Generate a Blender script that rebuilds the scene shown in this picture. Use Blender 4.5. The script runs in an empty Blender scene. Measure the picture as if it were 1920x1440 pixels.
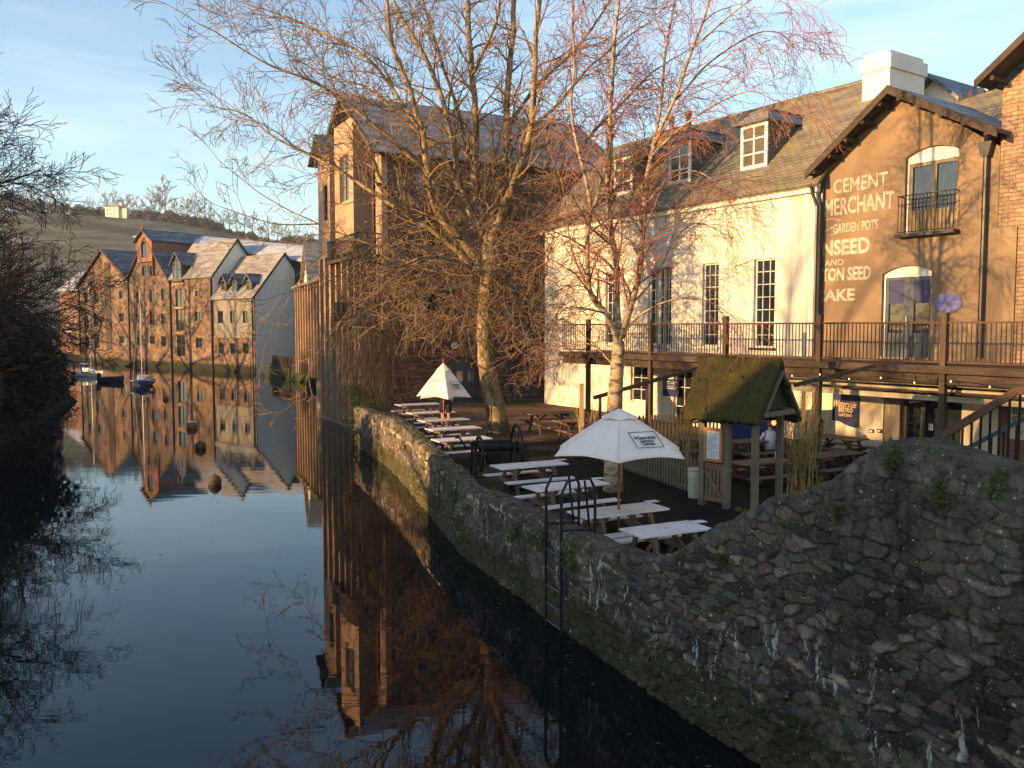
import bpy, bmesh, math, random
import numpy as np
from mathutils import Vector, Matrix, noise
R = math.radians
D = bpy.data
SC = bpy.context.scene
COL = SC.collection
# ------------------------------------------------------------------ camera
F = 1600.0; PITCH = math.atan(105 / 1600); HC = 5.3
cam = D.cameras.new('camera'); camo = D.objects.new('camera', cam); COL.objects.link(camo)
camo.location = (0, 0, HC); camo.rotation_euler = (R(90) - PITCH, 0, 0)
cam.sensor_width = 36; cam.lens = 36 * F / 1920; cam.clip_end = 4000; cam.clip_start = 0.1
SC.camera = camo
# ------------------------------------------------------------------ sky and sun
SUN_AZ = R(243.5)      # clockwise from +Y
SUN_EL = R(9.0)
w = D.worlds.new('World'); SC.world = w; w.use_nodes = True
nt = w.node_tree; nt.nodes.clear()
sky = nt.nodes.new('ShaderNodeTexSky'); sky.sky_type = 'NISHITA'; sky.sun_disc = False
sky.sun_elevation = SUN_EL; sky.sun_rotation = SUN_AZ; sky.air_density = 1.0; sky.dust_density = 0.35; sky.ozone_density = 1.6
bg = nt.nodes.new('ShaderNodeBackground'); bg.inputs[1].default_value = 0.15
tcw = nt.nodes.new('ShaderNodeTexCoord')
mpw = nt.nodes.new('ShaderNodeMapping'); mpw.inputs['Scale'].default_value = (1.1, 1.6, 9.0); mpw.inputs['Rotation'].default_value = (0.12, -0.16, 0.3)
nzw = nt.nodes.new('ShaderNodeTexNoise'); nzw.inputs['Scale'].default_value = 1.5; nzw.inputs['Detail'].default_value = 7; nzw.inputs['Roughness'].default_value = 0.5; nzw.inputs['Distortion'].default_value = 0.35
rpw = nt.nodes.new('ShaderNodeValToRGB'); rpw.color_ramp.elements[0].position = 0.50; rpw.color_ramp.elements[1].position = 0.8
rpw.color_ramp.elements[1].color = (0.24, 0.24, 0.24, 1)
mxw = nt.nodes.new('ShaderNodeMix'); mxw.data_type = 'RGBA'
mxw.inputs[7].default_value = (5.6, 5.4, 5.6, 1)
nt.links.new(tcw.outputs['Generated'], mpw.inputs[0]); nt.links.new(mpw.outputs[0], nzw.inputs[0]); nt.links.new(nzw.outputs[0], rpw.inputs[0])
nt.links.new(rpw.outputs[0], mxw.inputs[0]); nt.links.new(sky.outputs[0], mxw.inputs[6])
nt.links.new(mxw.outputs[2], bg.inputs[0])
wo = nt.nodes.new('ShaderNodeOutputWorld'); nt.links.new(bg.outputs[0], wo.inputs[0])
sl = D.lights.new('sun', 'SUN'); sl.energy = 5.0; sl.angle = R(0.55); sl.color = (1.0, 0.585, 0.245)
so = D.objects.new('sun', sl); COL.objects.link(so)
SDIR = Vector((math.sin(SUN_AZ) * math.cos(SUN_EL), math.cos(SUN_AZ) * math.cos(SUN_EL), math.sin(SUN_EL)))
so.rotation_euler = SDIR.to_track_quat('Z', 'Y').to_euler(); so.location = (-20, -20, 30)
SC.view_settings.view_transform = 'Standard'; SC.view_settings.look = 'None'; SC.view_settings.gamma = 1.0
SC.view_settings.exposure = 1.30
# ------------------------------------------------------------------ measuring helpers (photo pixel -> world)
def ray(px, py):
    x = (px - 960) / F; y = -(py - 720) / F
    return Vector((x, math.cos(PITCH) + y * math.sin(PITCH), y * math.cos(PITCH) - math.sin(PITCH)))
def atz(px, py, z):
    d = ray(px, py); t = (z - HC) / d.z; return Vector((d.x * t, d.y * t, z))
def dep(px, py, Y):
    d = ray(px, py); t = Y / d.y; return Vector((d.x * t, Y, HC + d.z * t))
def tg(y): t = max(0.0, min(1.0, (y - 22) / 18)); return 1.1 + 0.5 * t * t * (3 - 2 * t)
def gp(px, py, dz=0.0):             # pixel -> point at height dz above the terrace
    z = 1.1 + dz
    for i in range(6): p = atz(px, py, z); z = tg(p.y) + dz
    return p
class Frame:
    def __init__(s, ox, oy, ang, oz=0.0):
        s.M = Matrix.Translation((ox, oy, oz)) @ Matrix.Rotation(ang, 4, 'Z'); s.I = s.M.inverted(); s.ang = ang; s.o = (ox, oy, oz)
    def loc(s, px, py, y=0.0):          # hit of the pixel ray with local plane y
        c = s.I @ Vector((0, 0, HC)); d = s.I.to_3x3() @ ray(px, py); t = (y - c.y) / d.y; return c + d * t
    def locx(s, px, py, x=0.0):
        c = s.I @ Vector((0, 0, HC)); d = s.I.to_3x3() @ ray(px, py); t = (x - c.x) / d.x; return c + d * t
# ------------------------------------------------------------------ mesh builder
class MB:
    def __init__(s): s.v = []; s.f = []
    def quad(s, *p):
        n = len(s.v); s.v += [tuple(q) for q in p]; s.f.append(tuple(range(n, n + len(p)))); return s
    def box(s, x0, x1, y0, y1, z0, z1):
        n = len(s.v)
        s.v += [(x0, y0, z0), (x1, y0, z0), (x1, y1, z0), (x0, y1, z0), (x0, y0, z1), (x1, y0, z1), (x1, y1, z1), (x0, y1, z1)]
        s.f += [(n, n+3, n+2, n+1), (n+4, n+5, n+6, n+7), (n, n+1, n+5, n+4), (n+1, n+2, n+6, n+5), (n+2, n+3, n+7, n+6), (n+3, n, n+4, n+7)]; return s
    def beam(s, a, b, w, h=None, up=(0, 0, 1)):      # rectangular bar from a to b
        h = h or w; a = Vector(a); b = Vector(b); d = (b - a).normalized(); up = Vector(up)
        if abs(d.dot(up)) > 0.98: up = Vector((0, 1, 0))
        sx = d.cross(up).normalized() * (w / 2); uz = sx.normalized().cross(d).normalized() * (h / 2)
        n = len(s.v)
        for p in (a, b): s.v += [tuple(p - sx - uz), tuple(p + sx - uz), tuple(p + sx + uz), tuple(p - sx + uz)]
        s.f += [(n, n+1, n+2, n+3), (n+7, n+6, n+5, n+4), (n, n+4, n+5, n+1), (n+1, n+5, n+6, n+2), (n+2, n+6, n+7, n+3), (n+3, n+7, n+4, n)]; return s
    def tube(s, pts, rad, sides=6, cap=True):
        pts = [Vector(p) for p in pts]; k = len(pts)
        if not hasattr(rad, '__len__'): rad = [rad] * k
        base = len(s.v); ref = Vector((0.3, 0.2, 0.93))
        for i in range(k):
            d = (pts[min(i + 1, k - 1)] - pts[max(i - 1, 0)])
            if d.length < 1e-9: d = Vector((0, 0, 1))
            d.normalize()
            if abs(d.dot(ref)) > 0.95: ref = Vector((0.9, 0.3, 0.1))
            a = d.cross(ref).normalized(); b = d.cross(a)
            for j in range(sides):
                t = 2 * math.pi * j / sides; s.v.append(tuple(pts[i] + (a * math.cos(t) + b * math.sin(t)) * rad[i]))
        for i in range(k - 1):
            for j in range(sides):
                p = base + i * sides; q = p + sides; jj = (j + 1) % sides
                s.f.append((p + j, q + j, q + jj, p + jj))
        if cap:
            s.f.append(tuple(base + j for j in range(sides))); s.f.append(tuple(base + (k - 1) * sides + j for j in reversed(range(sides))))
        return s
    def prism(s, poly, d):                # poly: 3-d points (planar), extruded by vector d
        n = len(s.v); k = len(poly); d = Vector(d)
        s.v += [tuple(p) for p in poly] + [tuple(Vector(p) + d) for p in poly]
        s.f.append(tuple(range(n, n + k))); s.f.append(tuple(reversed(range(n + k, n + 2 * k))))
        for i in range(k): j = (i + 1) % k; s.f.append((n + i, n + k + i, n + k + j, n + j))
        return s
    def slab(s, a, b, c, d, t):           # roof slab, thickness t downward along normal
        a, b, c, d = map(Vector, (a, b, c, d)); nn = (b - a).cross(d - a).normalized()
        if nn.z < 0: nn = -nn
        return s.prism([a, b, c, d], -nn * t)
    def lathe(s, prof, sides=16, c=(0, 0, 0)):
        n = len(s.v); k = len(prof)
        for r, z in prof:
            for j in range(sides):
                t = 2 * math.pi * j / sides; s.v.append((c[0] + r * math.cos(t), c[1] + r * math.sin(t), c[2] + z))
        for i in range(k - 1):
            for j in range(sides):
                p = n + i * sides; jj = (j + 1) % sides; s.f.append((p + j, p + jj, p + sides + jj, p + sides + j))
        s.f.append(tuple(n + j for j in reversed(range(sides)))); s.f.append(tuple(n + (k - 1) * sides + j for j in range(sides))); return s
    def ring(s, c, r, t, n=24, ax='y', sides=6):   # torus
        pts = []
        base = len(s.v)
        for i in range(n):
            a = 2 * math.pi * i / n
            for j in range(sides):
                b = 2 * math.pi * j / sides; rr = r + t * math.cos(b); o = t * math.sin(b)
                p = (rr * math.cos(a), o, rr * math.sin(a)) if ax == 'y' else ((o, rr * math.cos(a), rr * math.sin(a)) if ax == 'x' else (rr * math.cos(a), rr * math.sin(a), o))
                s.v.append((c[0] + p[0], c[1] + p[1], c[2] + p[2]))
        for i in range(n):
            for j in range(sides):
                s.f.append((base + i * sides + j, base + ((i + 1) % n) * sides + j, base + ((i + 1) % n) * sides + (j + 1) % sides, base + i * sides + (j + 1) % sides))
        return s
    def wall(s, x0, x1, z0, z1, y=0.0, holes=(), depth=0.2, ax='x', flip=False):
        # sheet in the plane y with real openings; holes = (xa, xb, za, zb[, rise]); ax='y' swaps the axes (plane x=y)
        P = (lambda u, v, z: (u, v, z)) if ax == 'x' else (lambda u, v, z: (v, u, z))
        xs = sorted({x0, x1} | {h[0] for h in holes} | {h[1] for h in holes}); zs = sorted({z0, z1} | {h[2] for h in holes} | {h[3] for h in holes})
        xs = [x for x in xs if x0 - 1e-6 <= x <= x1 + 1e-6]; zs = [z for z in zs if z0 - 1e-6 <= z <= z1 + 1e-6]
        for i in range(len(xs) - 1):
            for j in range(len(zs) - 1):
                cx = (xs[i] + xs[i+1]) / 2; cz = (zs[j] + zs[j+1]) / 2
                if any(h[0] < cx < h[1] and h[2] < cz < h[3] for h in holes): continue
                s.quad(P(xs[i], y, zs[j]), P(xs[i+1], y, zs[j]), P(xs[i+1], y, zs[j+1]), P(xs[i], y, zs[j+1]))
        yb = y + depth
        for h in holes:
            a, b, c, d = h[:4]
            s.quad(P(a, y, c), P(a, yb, c), P(a, yb, d), P(a, y, d)); s.quad(P(b, yb, c), P(b, y, c), P(b, y, d), P(b, yb, d))
            s.quad(P(a, yb, c), P(a, y, c), P(b, y, c), P(b, yb, c)); s.quad(P(a, y, d), P(a, yb, d), P(b, yb, d), P(b, y, d))
            if len(h) > 4:                # segmental arch infill
                m = (a + b) / 2; n = 10; arc = [(a + (b - a) * k / n, d - h[4] * (1 - (1 - ((a + (b - a) * k / n - m) / ((b - a) / 2)) ** 2))* 0 - h[4] * (((a + (b - a) * k / n - m) / ((b - a) / 2)) ** 2)) for k in range(n + 1)]
                for k in range(n):
                    (u0, w0), (u1, w1) = arc[k], arc[k+1]
                    s.quad(P(u0, y, w0), P(u1, y, w1), P(u1, y, d), P(u0, y, d)); s.quad(P(u0, y, w0), P(u0, yb, w0), P(u1, yb, w1), P(u1, y, w1))
        return s
    def clip(s, co, no):                  # drop everything on the side the normal points to
        bm = bmesh.new(); vs = [bm.verts.new(v) for v in s.v]
        for f in s.f:
            try: bm.faces.new([vs[i] for i in f])
            except ValueError: pass
        bmesh.ops.bisect_plane(bm, geom=bm.verts[:] + bm.edges[:] + bm.faces[:], plane_co=co, plane_no=no, clear_outer=True)
        bm.verts.index_update(); s.v = [tuple(v.co) for v in bm.verts]; s.f = [tuple(v.index for v in f.verts) for f in bm.faces]; bm.free(); return s
    def xf(s, M): s.v = [tuple(M @ Vector(v)) for v in s.v]; return s
    def add(s, o):
        n = len(s.v); s.v += o.v; s.f += [tuple(i + n for i in f) for f in o.f]; return s
def mesh(name, mb, mat, smooth=False, bevel=0):
    me = D.meshes.new(name); me.from_pydata([tuple(v) for v in mb.v], [], mb.f); me.validate(); me.update()
    if mat: me.materials.append(mat)
    if smooth: me.polygons.foreach_set('use_smooth', [True] * len(me.polygons))
    return me
def obj(name, mb, mat, parent=None, smooth=False, bevel=0, label=None):
    o = D.objects.new(name, mesh(name, mb, mat, smooth)); COL.objects.link(o)
    if parent: o.parent = parent
    if label: o['label'] = label
    if bevel:
        m = o.modifiers.new('bevel', 'BEVEL'); m.width = bevel; m.segments = 1; m.limit_method = 'ANGLE'
    return o
def tag(o, label, cat, group=None):
    o['label'] = label; o['category'] = cat
    if group: o['group'] = group
    return o
def thing(name, label, cat, loc=(0, 0, 0), rz=0.0, group=None, frame=None):
    o = D.objects.new(name, None); COL.objects.link(o)
    if frame: o.matrix_world = frame.M
    else: o.location = loc; o.rotation_euler = (0, 0, rz)
    o.empty_display_size = 0.3
    return tag(o, label, cat, group)
def struct(name, mb, mat, smooth=False, kind='structure'):
    o = obj(name, mb, mat, None, smooth); o['kind'] = kind; return o
def kids(o): return [c for c in D.objects if c.parent == o]
def dup(root, loc, rz, label, group=None, scale=None):
    def cp(o, par):
        c = o.copy(); COL.objects.link(c)
        if par: c.parent = par
        for ch in kids(o): cp(ch, c)
        return c
    r = cp(root, None); r.location = loc; r.rotation_euler = (0, 0, rz); r['label'] = label
    if group: r['group'] = group
    if scale: r.scale = scale if hasattr(scale, '__len__') else (scale,) * 3
    return r
def text_mb(s, size, shear=0.0, bold=0.0, depth=0.006, width=None):
    cu = D.curves.new('letters', 'FONT'); cu.body = s; cu.size = size; cu.shear = shear; cu.offset = bold; cu.extrude = depth; cu.resolution_u = 3
    o = D.objects.new('letters_tmp', cu); COL.objects.link(o)
    dg = bpy.context.evaluated_depsgraph_get(); me = o.evaluated_get(dg).to_mesh()
    mb = MB(); mb.v = [tuple(v.co) for v in me.vertices]; mb.f = [tuple(p.vertices) for p in me.polygons]
    D.objects.remove(o); D.curves.remove(cu)
    xs = [v[0] for v in mb.v]; ys = [v[1] for v in mb.v]; x0, x1 = min(xs), max(xs); y0 = min(ys)
    k = (width / (x1 - x0)) if width else 1.0
    mb.v = [((v[0] - x0) * k, v[1] - y0, v[2]) for v in mb.v]
    mb.w = (x1 - x0) * k; mb.h = max(ys) - y0
    return mb
def flat_text(mb, x, z, y):               # stand letters up in a local xz plane facing -y
    mb.v = [(x + v[0], y - v[2], z + v[1]) for v in mb.v]; return mb
# ------------------------------------------------------------------ materials
class NT:
    def __init__(s, name, rough=0.8, spec=0.3):
        s.m = D.materials.new(name); s.m.use_nodes = True; s.t = s.m.node_tree; s.b = s.t.nodes['Principled BSDF']
        s.b.inputs['Roughness'].default_value = rough; s.b.inputs['Specular IOR Level'].default_value = spec
        s.tc = s.n('ShaderNodeTexCoord')
    def n(s, ty, **kw):
        nd = s.t.nodes.new(ty)
        for k, v in kw.items(): setattr(nd, k, v)
        return nd
    def l(s, a, b): s.t.links.new(a, b)
    def co(s, scale=(1, 1, 1), rot=(0, 0, 0), src='Object'):
        mp = s.n('ShaderNodeMapping'); mp.inputs['Scale'].default_value = scale; mp.inputs['Rotation'].default_value = rot
        s.l(s.tc.outputs[src], mp.inputs[0]); return mp.outputs[0]
    def warp(s, vec, scale, amt):
        nz = s.n('ShaderNodeTexNoise'); nz.inputs['Scale'].default_value = scale; nz.inputs['Detail'].default_value = 2; s.l(vec, nz.inputs[0])
        ma = s.n('ShaderNodeVectorMath', operation='MULTIPLY_ADD'); s.l(nz.outputs['Color'], ma.inputs[0]); ma.inputs[1].default_value = (amt,) * 3; s.l(vec, ma.inputs[2]); return ma.outputs[0]
    def noise(s, vec, scale=5, det=4, rough=0.6, dist=0):
        nz = s.n('ShaderNodeTexNoise'); nz.inputs['Scale'].default_value = scale; nz.inputs['Detail'].default_value = det
        nz.inputs['Roughness'].default_value = rough; nz.inputs['Distortion'].default_value = dist; s.l(vec, nz.inputs[0]); return nz.outputs[0]
    def ramp(s, fac, stops, interp='LINEAR'):
        r = s.n('ShaderNodeValToRGB'); cr = r.color_ramp; cr.interpolation = interp
        while len(cr.elements) < len(stops): cr.elements.new(0.5)
        for e, (p, c) in zip(cr.elements, stops):
            e.position = p; e.color = (c, c, c, 1) if not hasattr(c, '__len__') else (*c, 1)
        s.l(fac, r.inputs[0]); return r.outputs[0]
    def mix(s, fac, a, b, mode='MIX'):
        m = s.n('ShaderNodeMix'); m.data_type = 'RGBA'; m.blend_type = mode
        for sock, v in ((0, fac), (6, a), (7, b)):
            if hasattr(v, 'is_linked') or hasattr(v, 'links'): s.l(v, m.inputs[sock])
            elif sock == 0: m.inputs[0].default_value = v
            else: m.inputs[sock].default_value = (*v, 1)
        return m.outputs[2]
    def math(s, op, a, b=0.0):
        m = s.n('ShaderNodeMath', operation=op)
        for i, v in enumerate((a, b)):
            if hasattr(v, 'links'): s.l(v, m.inputs[i])
            else: m.inputs[i].default_value = v
        return m.outputs[0]
    def vor(s, vec, scale=1, feat='F1', rnd=1.0):
        v = s.n('ShaderNodeTexVoronoi', feature=feat); v.inputs['Scale'].default_value = scale; v.inputs['Randomness'].default_value = rnd; s.l(vec, v.inputs[0]); return v
    def sep(s, vec):
        x = s.n('ShaderNodeSeparateXYZ'); s.l(vec, x.inputs[0]); return x.outputs
    def bump(s, h, strength=0.5, dist=0.02):
        b = s.n('ShaderNodeBump'); b.inputs['Strength'].default_value = strength; b.inputs['Distance'].default_value = dist; s.l(h, b.inputs['Height']); s.l(b.outputs[0], s.b.inputs['Normal'])
    def col(s, c):
        if hasattr(c, 'links'): s.l(c, s.b.inputs['Base Color'])
        else: s.b.inputs['Base Color'].default_value = (*c, 1)
        return s
def m_plain(name, c1, c2, scale=4, rough=0.8, bump=0.3, dist=0.01, stretch=(1, 1, 1), spec=0.3, det=5, metal=0):
    t = NT(name, rough, spec); v = t.co(stretch); nz = t.noise(v, scale, det); t.col(t.ramp(nz, [(0.3, c1), (0.7, c2)]))
    if bump: t.bump(t.noise(v, scale * 3, 4), bump, dist)
    t.b.inputs['Metallic'].default_value = metal
    return t.m
def m_rubble(name, cols, mortar, s=(2.4, 2.4, 4.5), rough=0.9, moss=None, mw=0.06, bump=0.9, stain=0.5):
    t = NT(name, rough, 0.2); v = t.warp(t.co(s), 1.3, 0.25)
    e = t.vor(v, 1, 'DISTANCE_TO_EDGE').outputs['Distance']; c = t.vor(v, 1).outputs['Color']
    r = t.sep(c)[0]; k = len(cols); base = t.ramp(r, [(i / k, x) for i, x in enumerate(cols)], 'CONSTANT')
    fine = t.noise(t.co(), 22, 6, 0.7); base = t.mix(0.6, base, t.ramp(fine, [(0.3, 0.35), (0.7, 1.0)]), 'MULTIPLY')
    mf = t.ramp(e, [(mw * 0.4, 1.0), (mw, 0.0)]); base = t.mix(mf, base, mortar)
    big = t.noise(t.co(), 0.55, 4, 0.6); base = t.mix(stain, base, t.ramp(big, [(0.35, 0.45), (0.65, 1.15)]), 'MULTIPLY')
    if moss:
        z = t.sep(t.tc.outputs['Object'])[2]; f = t.math('ADD', z, t.math('MULTIPLY', t.noise(t.co(), 2.5, 4), -1.4))
        base = t.mix(t.ramp(f, [(0.0, 1.0), (0.45, 0.0)]), base, moss)
    t.col(base); h = t.math('ADD', t.ramp(e, [(0.0, 0.0), (0.12, 1.0)]), t.math('MULTIPLY', fine, 0.7)); t.bump(h, bump, 0.03)
    return t.m
def m_slate(name, c1, c2, frost, amt, ax='x', frost_scale=0.6):
    t = NT(name, 0.55, 0.4); x, y, z = t.sep(t.tc.outputs['Object'])
    cb = t.n('ShaderNodeCombineXYZ'); t.l(x if ax == 'x' else y, cb.inputs[0]); t.l(t.math('MULTIPLY', z, 1.5), cb.inputs[1])
    br = t.n('ShaderNodeTexBrick'); br.inputs['Scale'].default_value = 1.0; br.inputs['Brick Width'].default_value = 0.32; br.inputs['Row Height'].default_value = 0.2
    br.inputs['Mortar Size'].default_value = 0.012; br.inputs['Color1'].default_value = (*c1, 1); br.inputs['Color2'].default_value = (*c2, 1); br.inputs['Mortar'].default_value = (0.015, 0.015, 0.017, 1)
    t.l(cb.outputs[0], br.inputs[0])
    wide = t.co((0.5, 0.5, 3.0)); n1 = t.noise(wide, frost_scale * 2, 6, 0.7); f = t.ramp(n1, [(0.62 - amt * 0.4, 0.0), (0.85 - amt * 0.4, 0.9)])
    f = t.mix(1.0, f, t.ramp(t.sep(br.outputs[0])[0], [(0.0, 0.2), (0.06, 1.0)]), 'MULTIPLY')
    t.col(t.mix(t.sep(f)[0], br.outputs[0], frost)); t.bump(t.math('ADD', br.outputs['Fac'], t.math('MULTIPLY', t.noise(t.co(), 12), -0.6)), -0.7, 0.02)
    return t.m
def m_brick(name, c1, c2, mortar, bw=0.23, rh=0.075, rough=0.85, bump=0.5, ms=0.008, var=0.5, streak=0.0, warp=0.02):
    t = NT(name, rough, 0.25); x, y, z = t.sep(t.tc.outputs['Object']); cb = t.n('ShaderNodeCombineXYZ'); t.l(t.math('ADD', x, y), cb.inputs[0]); t.l(z, cb.inputs[1])
    br = t.n('ShaderNodeTexBrick'); br.inputs['Scale'].default_value = 1.0; br.inputs['Brick Width'].default_value = bw; br.inputs['Row Height'].default_value = rh
    br.inputs['Mortar Size'].default_value = ms; br.inputs['Color1'].default_value = (*c1, 1); br.inputs['Color2'].default_value = (*c2, 1); br.inputs['Mortar'].default_value = (*mortar, 1)
    t.l(t.warp(cb.outputs[0], 4, warp), br.inputs[0]); nz = t.noise(t.co(), 1.2, 6, 0.7)
    cc = t.mix(var, br.outputs[0], t.ramp(nz, [(0.3, 0.55), (0.7, 1.1)]), 'MULTIPLY')
    if streak: cc = t.mix(streak, cc, t.ramp(t.noise(t.co((3.5, 3.5, 0.22)), 1.3, 6, 0.7), [(0.36, (0.55, 0.52, 0.44)), (0.55, 1.0)]), 'MULTIPLY')
    t.col(cc); t.bump(t.math('ADD', br.outputs['Fac'], t.math('MULTIPLY', t.noise(t.co(), 25), -0.5)), -bump, 0.012)
    return t.m
def m_wood(name, c1, c2, rough=0.75, ax='x', bump=0.35, spec=0.25):
    s = {'x': (0.6, 9, 9), 'y': (9, 0.6, 9), 'z': (9, 9, 0.6)}[ax]
    t = NT(name, rough, spec); v = t.co(s); g = t.noise(v, 2.2, 6, 0.65, 0.4); big = t.noise(t.co(), 1.3, 3)
    t.col(t.mix(0.5, t.ramp(g, [(0.3, c1), (0.7, c2)]), t.ramp(big, [(0.3, 0.55), (0.7, 1.05)]), 'MULTIPLY')); t.bump(g, bump, 0.006); return t.m
def m_flat(name, c, rough=0.5, metal=0, spec=0.4):
    t = NT(name, rough, spec); t.col(t.mix(0.35, c, t.ramp(t.noise(t.co(), 6, 5), [(0.3, 0.6), (0.7, 1.1)]), 'MULTIPLY')); t.b.inputs['Metallic'].default_value = metal; t.bump(t.noise(t.co(), 30, 3), 0.08, 0.004); return t.m
def m_glass(name, c=(0.015, 0.02, 0.025)):
    t = NT(name, 0.03, 0.9); t.col(c); t.bump(t.noise(t.co(), 1.7, 2), 0.06, 0.02); return t.m
def m_bark(name, c1, c2, c3, s=(3, 3, 1.2), bump=0.6):
    t = NT(name, 0.85, 0.15); v = t.co(s); a = t.noise(v, 1.3, 5, 0.6); b = t.noise(v, 5, 4)
    c = t.ramp(a, [(0.35, c1), (0.5, c2), (0.62, c3)]); t.col(t.mix(0.5, c, t.ramp(b, [(0.3, 0.5), (0.7, 1.1)]), 'MULTIPLY')); t.bump(b, bump, 0.02); return t.m
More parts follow.
